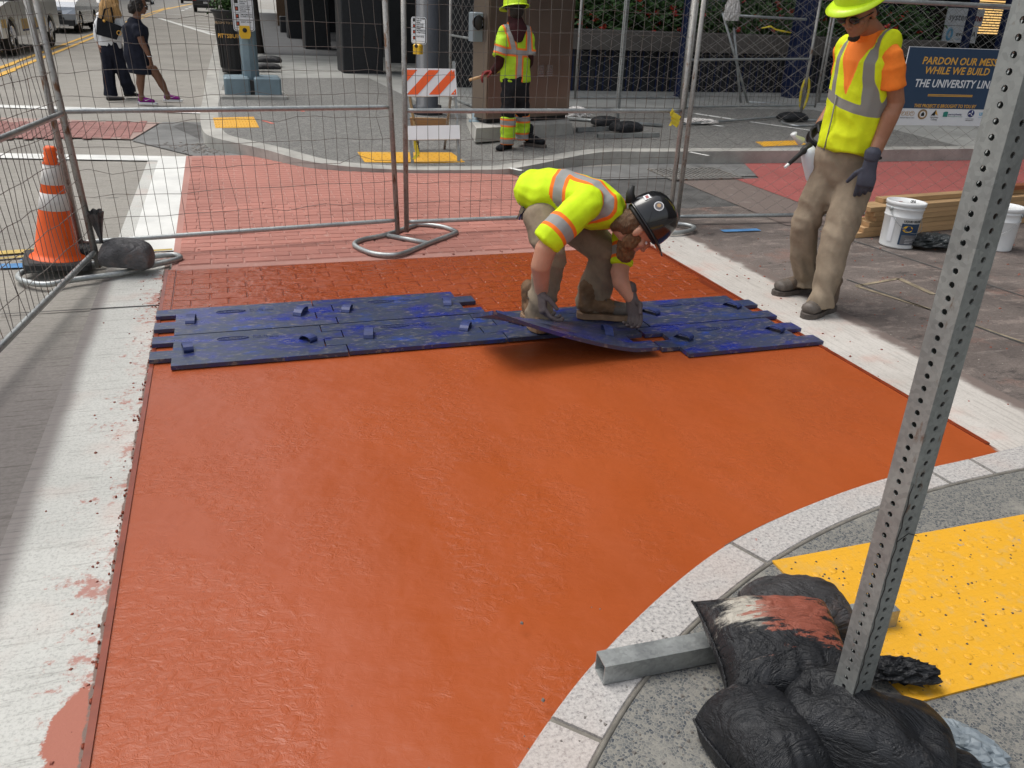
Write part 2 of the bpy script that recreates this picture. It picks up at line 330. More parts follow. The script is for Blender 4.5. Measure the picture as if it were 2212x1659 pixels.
def m_mat():
    m = NT('blue_rubber', 0.38, spec=0.5); src = m.pos()
    n = m.noise(3.2, 8, 0.72, m.mapping((1, 1.7, 1), (0, 0, 0.2), src)); st = m.noise(24, 4, 0.65, m.mapping((1.0, 3.0, 1), (0, 0, 0.25), src))
    c = m.ramp(n, [(0.38, (0.016, 0.028, 0.20)), (0.46, (0.03, 0.04, 0.12)), (0.53, (0.044, 0.054, 0.078)), (0.60, (0.026, 0.044, 0.12)), (0.66, (0.018, 0.05, 0.25))])
    c = m.mix(m.math('MULTIPLY', m.step(st, 0.57, 0.64), 0.6), c, (0.24, 0.21, 0.17))
    c = m.mix(1.0, c, m.ramp(m.rnd(), [(0, (0.8, 0.85, 0.9)), (1, (1.15, 1.1, 1.2))]), 'MULTIPLY')
    m.color(c); m.rough(m.ramp(n, [(0.3, (0.22,) * 3), (0.6, (0.40,) * 3)])); m.bump(st, 0.003, 0.4); return m.m
M['mat'] = m_mat(); M['mat_strap'] = simple('blue_rubber_strap', (0.022, 0.035, 0.13), 0.5, var=0.3, scale=20)
# --- cloth and skin
def m_cloth(name, col, var=0.12, rough=0.85, bump=0.004, scale=14, dirt=None):
    m = NT(name, rough, spec=0.2); n = m.noise(scale, 5, 0.6)
    c = m.ramp(n, [(0.3, tuple(v * (1 - var) for v in col)), (0.7, tuple(min(1, v * (1 + var)) for v in col))])
    if dirt: c = m.mix(m.math('MULTIPLY', m.step(m.noise(6, 5, 0.65), 0.50, 0.72), 0.6), c, dirt)
    m.color(c); m.bump(m.noise(scale * 3, 4, 0.6), bump, 0.5); return m.m
def m_band(name, base, edge, silver=(0.30, 0.30, 0.29), w=0.025, we=0.045, back=None):
    """hi-vis cloth: attribute 'band' is the distance in metres to the middle of the nearest tape"""
    m = NT(name, 0.75, spec=0.25); n = m.noise(16, 5, 0.6)
    c = m.ramp(n, [(0.3, tuple(v * 0.9 for v in base)), (0.7, tuple(min(1, v * 1.08) for v in base))])
    a = m.attr('band')
    if back: c = m.mix(m.step(m.attr('open'), -.001, .001), c, back)
    if edge: c = m.mix(m.step(a, we + .001, we - .001), c, edge)
    c = m.mix(m.step(a, w + .001, w - .001), c, silver)
    m.color(c); m.bump(m.noise(40, 4, 0.6), 0.003, 0.4); return m.m
HV = (0.60, 0.82, 0.012)
M['hv1'] = m_band('hi_vis_lime_orange', HV, (0.90, 0.19, 0.02))
M['hv2'] = m_band('hi_vis_green_orange', (0.42, 0.66, 0.03), (0.85, 0.20, 0.03))
M['hv3'] = m_band('hi_vis_yellow_vest', (0.66, 0.74, 0.012), None, (0.23, 0.22, 0.20), 0.024, back=(0.90, 0.22, 0.03))
M['orange_shirt'] = m_cloth('orange_shirt', (0.90, 0.22, 0.03))
M['khaki'] = m_cloth('khaki_trousers', (0.26, 0.205, 0.145), 0.15, dirt=(0.16, 0.115, 0.08))
M['khaki2'] = m_cloth('khaki_trousers_grey', (0.27, 0.215, 0.155), 0.12, dirt=(0.20, 0.15, 0.105))
M['black_cloth'] = m_cloth('black_cloth', (0.016, 0.017, 0.02), 0.3)
M['navy_cloth'] = m_cloth('dark_navy_cloth', (0.012, 0.014, 0.024), 0.3)
M['white_cloth'] = m_cloth('white_cloth', (0.72, 0.73, 0.74), 0.06)
M['maroon'] = m_cloth('maroon_cloth', (0.045, 0.014, 0.016), 0.3)
def m_skin(name, col):
    m = NT(name, 0.5, spec=0.4); n = m.noise(11, 4, 0.6)
    m.color(m.ramp(n, [(0.3, tuple(v * 0.85 for v in col)), (0.7, tuple(v * 1.1 for v in col))]))
    m.b.inputs['Subsurface Weight'].default_value = 0.12; m.b.inputs['Subsurface Radius'].default_value = (0.02, 0.008, 0.004)
    m.bump(m.noise(60, 4), 0.001, 0.4); return m.m
M['skin1'] = m_skin('skin_fair', (0.50, 0.25, 0.165)); M['skin2'] = m_skin('skin_tan', (0.33, 0.15, 0.085)); M['skin3'] = m_skin('skin_brown', (0.16, 0.075, 0.043))
M['skin4'] = m_skin('skin_light', (0.52, 0.28, 0.20))
def m_hair(name, col):
    m = NT(name, 0.55, spec=0.4); n = m.noise(9, 5, 0.7, m.mapping((12, 12, 1.2)))
    m.color(m.ramp(n, [(0.3, tuple(v * 0.45 for v in col)), (0.7, tuple(min(1, v * 1.35) for v in col))])); m.bump(n, 0.01, 0.8); return m.m
M['hair_brown'] = m_hair('hair_brown', (0.13, 0.07, 0.035)); M['hair_blonde'] = m_hair('hair_blonde', (0.50, 0.29, 0.11)); M['hair_black'] = m_hair('hair_black', (0.018, 0.014, 0.012))
M['beard'] = m_hair('beard_ginger', (0.16, 0.075, 0.03))
M['helmet_black'] = simple('black_hard_hat', (0.012, 0.012, 0.013), 0.14, var=0.3, scale=20, coat=0.4)
M['helmet_lime'] = simple('lime_hard_hat', (0.56, 0.78, 0.02), 0.35, var=0.06, scale=6)
M['glove_grey'] = m_cloth('grey_glove', (0.105, 0.085, 0.085), 0.25, 0.7, dirt=(0.17, 0.12, 0.09))
M['glove_blue'] = m_cloth('slate_glove', (0.062, 0.066, 0.088), 0.2, 0.7); M['glove_black'] = m_cloth('black_glove', (0.015, 0.015, 0.016), 0.2, 0.5)
M['boot'] = m_cloth('tan_work_boot', (0.17, 0.10, 0.055), 0.3, 0.7, dirt=(0.22, 0.165, 0.12))
M['boot_dusty'] = m_cloth('dusty_work_boot', (0.15, 0.11, 0.08), 0.3, 0.8, dirt=(0.10, 0.09, 0.085))
M['toe_cap'] = simple('scuffed_toe_cap', (0.11, 0.092, 0.078), 0.6, var=0.4, scale=20)
M['sole'] = simple('boot_sole', (0.24, 0.15, 0.09), 0.8, var=0.3, scale=20); M['sole_dark'] = simple('dark_sole', (0.09, 0.075, 0.065), 0.8, var=0.3, scale=20)
M['purple'] = m_cloth('purple_shoe', (0.22, 0.02, 0.20), 0.15)
M['glass_dark'] = simple('dark_glass', (0.012, 0.014, 0.016), 0.06, 0.0, var=0.2, scale=1)
M['shaded_plaza_floor'] = simple('dark_shaded_plaza_floor', (0.075, 0.077, 0.08), 0.8, var=0.2, scale=1)  # dark stone grey that includes the shade under the overhang
M['brown_wall'] = simple('brown_wood_wall', (0.16, 0.10, 0.06), 0.8, var=0.2, scale=2); M['denim'] = m_cloth('denim', (0.04, 0.065, 0.12), 0.25)
M['dark_stone'] = simple('polished_dark_stone', (0.008, 0.009, 0.012), 0.5, var=0.4, scale=14)
M['dark_wall'] = simple('dark_wall', (0.02, 0.021, 0.024), 0.55, var=0.3, scale=2)
M['navy_steel'] = simple('navy_steel', (0.012, 0.022, 0.075), 0.4, 0.2, var=0.2, scale=3)
M['taupe'] = simple('taupe_stone', (0.10, 0.088, 0.078), 0.7, var=0.2, scale=3)
M['facade_dark'] = simple('dark_facade', (0.050, 0.047, 0.045), 0.5, var=0.25, scale=0.5)
M['facade_pale'] = simple('pale_facade', (0.27, 0.25, 0.22), 0.8, var=0.2, scale=0.5)
M['leaf'] = simple('leaf_green', (0.045, 0.10, 0.022), 0.55, var=0.5, scale=9); M['flower'] = simple('red_flower', (0.55, 0.045, 0.03), 0.6, var=0.25, scale=12)
M['bark'] = simple('bark', (0.035, 0.028, 0.024), 0.9, var=0.3, scale=12, bump=0.01)
def m_steelbox():
    m = NT('brushed_bronze_steel', 0.28, 0.85); n = m.noise(1.5, 4, 0.5, m.mapping((60, 60, 1)))
    m.color(m.ramp(m.noise(1.2, 3, 0.5), [(0.3, (0.23, 0.185, 0.15)), (0.7, (0.33, 0.27, 0.225))])); m.bump(n, 0.0006, 0.5); return m.m
M['cabinet'] = m_steelbox()
M['sign_navy'] = simple('sign_navy', (0.022, 0.052, 0.105), 0.5, var=0.06, scale=2)
M['sign_gold'] = simple('sign_gold', (0.72, 0.38, 0.06), 0.5, var=0.02); M['sign_white'] = simple('sign_white', (0.72, 0.73, 0.75), 0.5, var=0.02)
M['teal'] = simple('teal_print', (0.02, 0.20, 0.16), 0.5); M['sky_print'] = simple('light_blue_print', (0.16, 0.42, 0.62), 0.5); M['red_print'] = simple('dark_red_print', (0.25, 0.02, 0.02), 0.5)
M['grey_print'] = simple('grey_print', (0.14, 0.14, 0.15), 0.5); M['navy_print'] = simple('navy_print', (0.02, 0.03, 0.13), 0.5); M['tan_print'] = simple('tan_print', (0.50, 0.33, 0.18), 0.5)
M['car_white'] = simple('white_car_paint', (0.66, 0.67, 0.66), 0.25, 0.0, var=0.04, coat=0.6); M['car_silver'] = simple('silver_car_paint', (0.30, 0.32, 0.35), 0.2, 0.5, var=0.04, coat=0.8)
M['car_black'] = simple('black_car_paint', (0.012, 0.013, 0.017), 0.15, 0.1, var=0.1, coat=0.8); M['car_red'] = simple('dark_red_car_paint', (0.24, 0.015, 0.012), 0.2, 0.1, var=0.1, coat=0.8)
M['chrome'] = simple('chrome', (0.6, 0.6, 0.62), 0.15, 1.0, var=0.05); M['lamp_glass'] = simple('lamp_glass', (0.65, 0.68, 0.75), 0.1, 0.3, var=0.1); M['tail_red'] = simple('tail_lamp', (0.35, 0.01, 0.01), 0.2)
M['tyre'] = simple('tyre', (0.02, 0.02, 0.02), 0.8); M['gold_paint'] = simple('gold_vehicle_band', (0.55, 0.36, 0.10), 0.4)
M['clear_plastic'] = simple('milky_plastic', (0.62, 0.66, 0.70), 0.3, var=0.05); M['red_glove'] = m_cloth('red_glove', (0.20, 0.03, 0.03))
M['tarp'] = simple('black_plastic_sheet', (0.035, 0.04, 0.042), 0.3, var=0.5, scale=8, bump=0.008)
m_ = NT('warm_lit_window', 0.5); m_.color((0.3, 0.2, 0.08)); m_.b.inputs['Emission Color'].default_value = (1, 0.62, 0.22, 1); m_.b.inputs['Emission Strength'].default_value = 0.9; M['lit'] = m_.m

# ------------------------------------------------------------------ mesh helpers
WORK = bpy.data.scenes.new('workshop'); WL = WORK.view_layers[0]      # a bare scene in which meshes are evaluated quickly, removed at the end
def evaluate(o):
    WORK.collection.objects.link(o); WL.update(); me = bpy.data.meshes.new_from_object(o.evaluated_get(WL.depsgraph)); return me
class MB:
    """collects faces of one mesh"""
    def __init__(s): s.v = []; s.f = []; s.sm = []
    def add(s, vs, fs, smooth=False):
        o = len(s.v); s.v += [tuple(v) for v in vs]; s.f += [tuple(i + o for i in f) for f in fs]; s.sm += [smooth] * len(fs); return s
    def hexa(s, b, t):                    # bottom quad (ccw from above), top quad
        return s.add(list(b) + list(t), [(3, 2, 1, 0), (4, 5, 6, 7), (0, 1, 5, 4), (1, 2, 6, 5), (2, 3, 7, 6), (3, 0, 4, 7)])
    def box(s, x0, x1, y0, y1, z0, z1, M4=None):
        b = [Vector((x0, y0, z0)), Vector((x1, y0, z0)), Vector((x1, y1, z0)), Vector((x0, y1, z0))]
        t = [v + Vector((0, 0, z1 - z0)) for v in b]
        if M4: b = [M4 @ v for v in b]; t = [M4 @ v for v in t]
        return s.hexa(b, t)
    def bevbox(s, x0, x1, y0, y1, z0, z1, e=0.01, M4=None):   # box with a chamfered top and sides (44 triangles at most)
        xs = [x0, x0 + e, x1 - e, x1]; ys = [y0, y0 + e, y1 - e, y1]
        def ring(i, z): 
            a, b_, c, d = (xs[0], xs[3], ys[0], ys[3]); k = i
            return [(a + e - k, c + k, z), (b_ - e + k, c + k, z)] 
        vs = []
        for z, k in ((z0, 0), (z1 - e, 0), (z1, e)):
            a0, a1, c0, c1 = x0 + k, x1 - k, y0 + k, y1 - k
            vs += [(a0 + e, c0, z), (a1 - e, c0, z), (a1, c0 + e, z), (a1, c1 - e, z), (a1 - e, c1, z), (a0 + e, c1, z), (a0, c1 - e, z), (a0, c0 + e, z)]
        fs = [tuple(range(7, -1, -1)), tuple(range(16, 24))]
        for r in (0, 8):
            for i in range(8): fs.append((r + i, r + (i + 1) % 8, r + 8 + (i + 1) % 8, r + 8 + i))
        vs = [Vector(v) for v in vs]
        if M4: vs = [M4 @ v for v in vs]
        return s.add(vs, fs)
    def prism(s, pts, z0, z1, top=True, smooth=False):        # pts ccw seen from above
        n = len(pts); vs = [(p[0], p[1], z0) for p in pts] + [(p[0], p[1], z1) for p in pts]
        fs = [(i, (i + 1) % n, n + (i + 1) % n, n + i) for i in range(n)] + [tuple(range(n - 1, -1, -1)), tuple(range(n, 2 * n))]
        return s.add(vs, fs, smooth)
    def extrude(s, pts, vec):             # planar 3-D polygon pushed along vec
        n = len(pts); pts = [Vector(p) for p in pts]; vec = Vector(vec)
        vs = pts + [p + vec for p in pts]
        return s.add(vs, [(i, (i + 1) % n, n + (i + 1) % n, n + i) for i in range(n)] + [tuple(range(n - 1, -1, -1)), tuple(range(n, 2 * n))])
    def quad(s, a, b, c, d): return s.add([a, b, c, d], [(0, 1, 2, 3)])
    def tube(s, pts, r, seg=8, closed=False, caps=True, smooth=True, sq=None, up=None):
        pts = [Vector(p) for p in pts]; n = len(pts)
        rs = r if isinstance(r, (list, tuple)) else [r] * n
        vs = []; prev = None
        for i, p in enumerate(pts):
            if closed: t = (pts[(i + 1) % n] - pts[i - 1])
            else: t = pts[min(i + 1, n - 1)] - pts[max(i - 1, 0)]
            t = t.normalized() if t.length > 1e-9 else Vector((0, 0, 1))
            if prev is None:
                a = Vector(up) if up else (Vector((0, 0, 1)) if abs(t.z) < 0.9 else Vector((1, 0, 0)))
                u = (a - t * a.dot(t)).normalized()
            else: u = (prev - t * prev.dot(t)).normalized()
            prev = u; v_ = t.cross(u)
            for k in range(seg):
                an = 2 * PI * k / seg + (PI / 4 if seg == 4 else 0)
                rr = rs[i] * (math.sqrt(2) if sq else 1)
                vs.append(p + u * (math.cos(an) * rr) + v_ * (math.sin(an) * rr))
        fs = []
        for i in range(n if closed else n - 1):
            j = (i + 1) % n
            for k in range(seg): fs.append((i * seg + k, i * seg + (k + 1) % seg, j * seg + (k + 1) % seg, j * seg + k))
        if caps and not closed: fs += [tuple(range(seg - 1, -1, -1)), tuple((n - 1) * seg + k for k in range(seg))]
        return s.add(vs, fs, smooth)
    def lathe(s, prof, seg=24, c=(0, 0, 0), M4=None, smooth=True, a0=0, a1=2 * PI):      # prof = [(r, z)...]
        vs = []; n = len(prof)
        for k in range(seg):
            a = a0 + (a1 - a0) * k / seg
            for r, z in prof: vs.append(Vector((c[0] + r * math.cos(a), c[1] + r * math.sin(a), c[2] + z)))
        if M4: vs = [M4 @ v for v in vs]
        fs = [(k * n + i, ((k + 1) % seg) * n + i, ((k + 1) % seg) * n + i + 1, k * n + i + 1) for k in range(seg) for i in range(n - 1)]
        return s.add(vs, fs, smooth)
    def sphere(s, c, r, seg=16, rings=10, M4=None):
        r = r if isinstance(r, (tuple, list)) else (r, r, r)
        vs = []
        for i in range(rings + 1):
            th = PI * i / rings
            for k in range(seg):
                a = 2 * PI * k / seg
                vs.append(Vector((c[0] + r[0] * math.sin(th) * math.cos(a), c[1] + r[1] * math.sin(th) * math.sin(a), c[2] + r[2] * math.cos(th))))
        if M4: vs = [M4 @ v for v in vs]
        fs = [(i * seg + k, (i + 1) * seg + k, (i + 1) * seg + (k + 1) % seg, i * seg + (k + 1) % seg) for i in range(rings) for k in range(seg)]
        return s.add(vs, fs, True)
    def mesh(s, name):
        me = bpy.data.meshes.new(name); me.from_pydata(s.v, [], s.f)
        me.polygons.foreach_set('use_smooth', s.sm); me.update(); return me
def part(name, mb, mat, parent=None, sharp=None, **props):
    me = mb.mesh(name) if isinstance(mb, MB) else mb
    if mat is not None:
        me.materials.clear(); me.materials.append(M[mat] if isinstance(mat, str) else mat)
    o = bpy.data.objects.new(name, me); COL.objects.link(o)
    if parent: o.parent = parent
    for k, v in props.items(): o[k] = v
    return o
def thing(name, label, cat, loc=(0, 0, 0), rz=0.0, group=None):
    o = bpy.data.objects.new(name, None); COL.objects.link(o); o.location = loc; o.rotation_euler = (0, 0, rz)
    o.empty_display_size = 0.1; o['label'] = label; o['category'] = cat
    if group: o['group'] = group
    return o
def tag(o, label, cat, group=None):
    o['label'] = label; o['category'] = cat
    if group: o['group'] = group
    return o
def struct(name, mb, mat, **k): return part(name, mb, mat, kind='structure', **k)
def local(o, pts):                        # world points -> local of an unrotated empty
    return [Vector(p) - Vector(o.location) for p in pts]
def smooth_line(pts, n=6, closed=False):
    pts = [Vector(p) for p in pts]; out = []; m = len(pts)
    for i in range(m if closed else m - 1):
        if closed: p0, p1, p2, p3 = pts[i - 1], pts[i], pts[(i + 1) % m], pts[(i + 2) % m]
        else: p0, p1, p2, p3 = pts[max(i - 1, 0)], pts[i], pts[i + 1], pts[min(i + 2, m - 1)]
        for k in range(n):
            t = k / n
            out.append(0.5 * ((2 * p1) + (p2 - p0) * t + (2 * p0 - 5 * p1 + 4 * p2 - p3) * t * t + (3 * p1 - p0 - 3 * p2 + p3) * t ** 3))
    if not closed: out.append(pts[-1])
    return out
def text_mesh(body, size, shear=0.0, width=1.0, bold=0.0, align='LEFT', spacing=1.0):
    cu = bpy.data.curves.new('lettering', 'FONT'); cu.body = body; cu.size = size; cu.shear = shear
    cu.offset = bold; cu.align_x = align; cu.space_character = spacing; cu.resolution_u = 2; cu.extrude = 0.0004
    o = bpy.data.objects.new('lettering', cu); me = evaluate(o)
    bpy.data.objects.remove(o); bpy.data.curves.remove(cu)
    if width != 1.0:
        for v in me.vertices: v.co.x *= width
    return me
def lettering(body, size, mat, parent, M4, name='lettering', **k):
    me = text_mesh(body, size, **k); o = part(name, me, mat, parent)
    o.matrix_local = M4; return o
FRONT = Matrix.Rotation(PI / 2, 4, 'X')   # text lying in XY stands up facing -Y
# ---------------------------------------------------------------- organic surfaces (bodies, clothes, bags)
def chain_mb(mb, pts, seg=14):
    """pts: list of (centre, rx, ry, side) - an elliptical sweep with rounded ends; side = direction of rx"""
    n = len(pts); C = [Vector(p[0]) for p in pts]
    rings = []
    side0 = None
    for i in range(n):
        t = (C[min(i + 1, n - 1)] - C[max(i - 1, 0)]).normalized()
        sd_ = Vector(pts[i][3]) if len(pts[i]) > 3 and pts[i][3] is not None else (side0 or (Vector((1, 0, 0)) if abs(t.x) < .8 else Vector((0, 1, 0))))
        u = (sd_ - t * sd_.dot(t)).normalized(); side0 = u; v = t.cross(u)
        rings.append((C[i], u, v, pts[i][1], pts[i][2], t))
    full = []
    c, u, v, a, b, t = rings[0]; h = min(a, b) * (0.9 if len(pts[0]) < 5 else pts[0][4])
    for q in (0.15, 0.6, 0.88): k = math.sqrt(max(0, 1 - (1 - q) ** 2)); full.append((c - t * h * (1 - q), u, v, a * k, b * k))
    full += [r[:5] for r in rings]
    c, u, v, a, b, t = rings[-1]; h = min(a, b) * (0.9 if len(pts[-1]) < 5 else pts[-1][4])
    for q in (0.88, 0.6, 0.15): k = math.sqrt(max(0, 1 - (1 - q) ** 2)); full.append((c + t * h * (1 - q), u, v, a * k, b * k))
    vs = []
    for (c, u, v, a, b) in full:
        for k in range(seg):
            an = 2 * PI * k / seg; vs.append(c + u * (math.cos(an) * a) + v * (math.sin(an) * b))
    m = len(full)
    fs = [(i * seg + k, i * seg + (k + 1) % seg, (i + 1) * seg + (k + 1) % seg, (i + 1) * seg + k) for i in range(m - 1) for k in range(seg)]
    fs += [tuple(range(seg - 1, -1, -1)), tuple((m - 1) * seg + k for k in range(seg))]
    mb.add(vs, fs, True)
def organic(name, mb, mat, parent=None, voxel=0.012, smooth=4, wrinkle=None, attr=None, **props):
    """fuse the overlapping pieces of mb into one continuous skin, relax it, crease it"""
    me = mb.mesh(name); o = bpy.data.objects.new(name, me)
    r = o.modifiers.new('r', 'REMESH'); r.mode = 'VOXEL'; r.voxel_size = voxel; r.use_smooth_shade = True
    if smooth: s_ = o.modifiers.new('s', 'SMOOTH'); s_.iterations = smooth; s_.factor = 0.5
    me2 = evaluate(o)
    bpy.data.objects.remove(o); bpy.data.meshes.remove(me); me2.name = name
    n = len(me2.vertices)
    if wrinkle:
        cn = [(v.co.copy(), v.normal.copy()) for v in me2.vertices]
        me2.vertices.foreach_set('co', [k for c, nn in cn for k in (c + nn * wrinkle(c))])
    if attr:
        a = me2.attributes.new('band', 'FLOAT', 'POINT')
        a.data.foreach_set('value', [attr(v.co) for v in me2.vertices])
    for p in me2.polygons: p.use_smooth = True
    me2.update()
    return part(name, me2, mat, parent, **props)
def folds(amp, fx, fz, seed=0.0, sharp=True):
    """cloth creases: fz high and fx low gives creases across a limb"""
    def f(p):
        q = Vector((p.x * fx + seed, p.y * fx, p.z * fz)); n = noise.noise(q) + 0.5 * noise.noise(q * 2.1)
        if sharp: n = 1 - abs(n) * 2.2
        return amp * (n - 0.4)
    return f
def seg_dist(p, a, b):
    ab = b - a; t = max(0, min(1, (p - a).dot(ab) / ab.length_squared)); return (p - (a + ab * t)).length
def basis(fwd, up):                       # columns: right-hand side, forward, up
    f = Vector(fwd).normalized(); u = Vector(up); u = (u - f * u.dot(f)).normalized(); r = f.cross(u)
    return Matrix((r, f, u)).transposed()
def frame(c, fwd, up): return Matrix.Translation(Vector(c)) @ basis(fwd, up).to_4x4()
# ---------------------------------------------------------------- people pieces
def make_head(parent, c, fwd, up, skin, neck=None, scale=1.0):
    """head with brow, nose, lips, ears and chin; c is the middle of the skull, face looks along fwd"""
    F = frame(c, fwd, up) @ Matrix.Scale(scale, 4); mb = MB()
    mb.sphere((0, -0.012, 0.035), (0.074, 0.092, 0.088), M4=F); mb.sphere((0, 0.028, -0.035), (0.056, 0.062, 0.072), M4=F)
    mb.sphere((0, 0.062, -0.082), (0.027, 0.024, 0.022), M4=F)
    mb.sphere((0, 0.060, 0.030), (0.052, 0.026, 0.018), M4=F)
    for s in (-1, 1):
        mb.sphere((s * 0.036, 0.058, -0.018), (0.026, 0.024, 0.024), M4=F)
        mb.sphere((s * 0.076, -0.008, -0.004), (0.011, 0.020, 0.032), M4=F)
        mb.sphere((s * 0.011, 0.096, -0.024), (0.010, 0.012, 0.009), M4=F)
    mb.sphere((0, 0.090, 0.000), (0.011, 0.020, 0.030), M4=F); mb.sphere((0, 0.103, -0.020), (0.012, 0.015, 0.012), M4=F)
    mb.sphere((0, 0.082, -0.050), (0.024, 0.014, 0.007), M4=F); mb.sphere((0, 0.081, -0.061), (0.020, 0.013, 0.008), M4=F)
    if neck is not None:
        chain_mb(mb, [(neck, 0.060, 0.060), (F @ Vector((0, -0.02, -0.05)), 0.052, 0.055)])
    h = organic('head', mb, skin, parent, voxel=0.006, smooth=4)
    e = MB()
    for s in (-1, 1): e.sphere((s * 0.032, 0.072, 0.008), (0.012, 0.010, 0.008), 10, 6, M4=F)
    part('eyes', e, 'white_plastic', h); p = MB()
    for s in (-1, 1): p.sphere((s * 0.032, 0.0795, 0.008), (0.005, 0.004, 0.005), 8, 5, M4=F)
    part('pupils', p, 'ink', h)
    return h, F
def make_hand(parent, wrist, dirv, palm_n, mat, curl=0.6, side=1, scale=1.0, spread=0.12, name='hand', cuff=None, thumb_in=0.5):
    """palm, four bent fingers of unequal length and a thumb that leaves the side of the palm.
    dirv: wrist to knuckles; palm_n: the way the palm faces; side: +1 / -1 side of the thumb"""
    d = Vector(dirv).normalized(); n = Vector(palm_n); n = (n - d * n.dot(d)).normalized(); s = d.cross(n) * side     # s: towards the thumb
    W = Vector(wrist); k = scale; mb = MB()
    chain_mb(mb, [(W - d * 0.03 * k, 0.030 * k, 0.022 * k, s), (W + d * 0.02 * k, 0.034 * k, 0.019 * k, s), (W + d * 0.055 * k, 0.042 * k, 0.018 * k, s), (W + d * 0.088 * k, 0.041 * k, 0.015 * k, s)])
    lens = (0.046, 0.050, 0.046, 0.036)
    for i in range(4):
        off = (0.0305 - i * 0.0205) * k; p0 = W + d * 0.080 * k + s * off; a = curl * (0.55 + 0.10 * i); L = lens[i] * k
        dd = (d + s * (1.5 - i) * spread * 0.4).normalized(); pts = [(p0 - dd * 0.02 * k, .0105 * k, .0105 * k)]; q = p0; ang = 0
        for j, fr in enumerate((1.0, 0.66, 0.52)):
            ang += a * (1.0 if j == 0 else 0.95); v = dd * math.cos(ang) + n * math.sin(ang); pts.append((q, (.0100 - .0006 * j) * k, (.0098 - .0006 * j) * k)); q = q + v * L * fr
        pts.append((q, .0080 * k, .0078 * k)); chain_mb(mb, pts, 10)
    b0 = W + d * 0.022 * k + s * 0.022 * k
    tv = (s * 0.80 + d * 0.62 + n * (0.35 + 0.35 * thumb_in)).normalized(); b1 = b0 + tv * 0.040 * k
    t2 = (s * (0.55 - 0.9 * thumb_in) + d * 0.75 + n * (0.25 + 0.5 * thumb_in)).normalized(); b2 = b1 + t2 * 0.032 * k; b3 = b2 + t2 * 0.022 * k
    chain_mb(mb, [(b0, .016 * k, .014 * k), (b1, .0125 * k, .0120 * k), (b2, .0112 * k, .0105 * k), (b3, .0090 * k, .0085 * k)], 10)
    h = organic(name, mb, mat, parent, voxel=0.0042, smooth=2)
    if cuff:
        c = MB(); chain_mb(c, [(W - d * 0.055 * k, 0.036 * k, 0.033 * k, s), (W - d * 0.035 * k, 0.035 * k, 0.030 * k, s)]); part('cuff', c, cuff, h)
    return h
def make_boot(parent, heel, toe_dir, mat, sole, cap=None, L=0.30, shaft=0.16, lean=(0, 0, 1), name='boot'):
    d = Vector(toe_dir); d.z = 0; d.normalize(); H = Vector(heel); s = d.cross(Vector((0, 0, 1))); mb = MB(); up = Vector((0, 0, 1)); ln = Vector(lean).normalized()
    chain_mb(mb, [(H + d * .035 + up * .075, .040, .048, s), (H + d * .13 + up * .070, .043, .042, s), (H + d * (L - .10) + up * .062, .050, .036, s), (H + d * (L - .052) + up * .056, .046, .032, s)])
    chain_mb(mb, [(H + d * .055 + up * .06, .042, .050, s), (H + d * .055 + up * .10, .043, .048, s), (H + d * .055 + ln * (shaft + .04), .050, .054, s)])
    chain_mb(mb, [(H + d * .08 + up * .10, .036, .03, s), (H + d * .17 + up * .085, .036, .026, s)])
    b = organic(name, mb, mat, parent, voxel=0.008, smooth=3, wrinkle=folds(0.004, 30, 30, heel[0]))
    so = MB(); pts = []
    for t, wd in ((0, .024), (.03, .042), (.09, .044), (.14, .040), (L - .11, .052), (L - .05, .050), (L - .012, .030), (L, .006)): pts.append((t, wd))
    loop = [H + d * t - s * wd_ for t, wd_ in pts] + [H + d * t + s * wd_ for t, wd_ in reversed(pts)]
    so.add([(p.x, p.y, H.z) for p in loop] + [(p.x, p.y, H.z + .030) for p in loop], [tuple(range(len(loop))), tuple(range(2 * len(loop) - 1, len(loop) - 1, -1))] + [(i, len(loop) + i, len(loop) + (i + 1) % len(loop), (i + 1) % len(loop)) for i in range(len(loop))])
    part('sole', so, sole, b)
    la = MB()
    for i in range(4):
        c0 = H + d * (.10 + .026 * i) + up * (.135 - .013 * i); la.tube([c0 - s * .03, c0 + up * .006, c0 + s * .03], .0035, 5)
    part('laces', la, 'sole_dark', b)
    if cap:
        cm = MB(); chain_mb(cm, [(H + d * (L - .098) + up * .058, .0535, .040, s), (H + d * (L - .050) + up * .054, .0495, .036, s)]); part('toe_cap', cm, cap, b)
    return b

# ================================================================== THE SETTING
def sheet(name, pts, mat, z=None, sub=None):
    mb = MB(); vs = [(p[0], p[1], p[2] if z is None else z) for p in pts]; mb.add(vs, [tuple(range(len(vs)))])
    return struct(name, mb, mat)
def rect(name, x0, x1, y0, y1, z, mat): return sheet(name, [(x0, y0), (x1, y0), (x1, y1), (x0, y1)], mat, z)
XL, XR, YF = -0.435, 2.895, 5.42                      # edges of the slab
rect('ground', -900, 900, -900, 1500, -0.060, 'grey_pave')
rect('street', -40, 40, -12, 400, -0.020, 'road')
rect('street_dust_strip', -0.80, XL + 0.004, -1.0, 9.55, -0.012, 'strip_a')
rect('work_area_pavement', 3.30, 14, 2.0, 6.6, -0.014, 'stained')
rect('side_strip', XR - 0.004, 3.42, 1.6, 6.6, -0.008, 'strip_b')
rect('asphalt_strip', 3.05, 14, 6.6, 8.35, -0.014, 'patch')
sheet('pale_diagonal_strip', [P(1460, 385, -.008), P(1790, 487, -.008), P(1700, 487, -.008), P(1600, 415, -.008)][::-1] if False else [P(1700, 487, -.008), P(1860, 487, -.008), P(1590, 385, -.008), P(1460, 388, -.008)], 'strip_b')
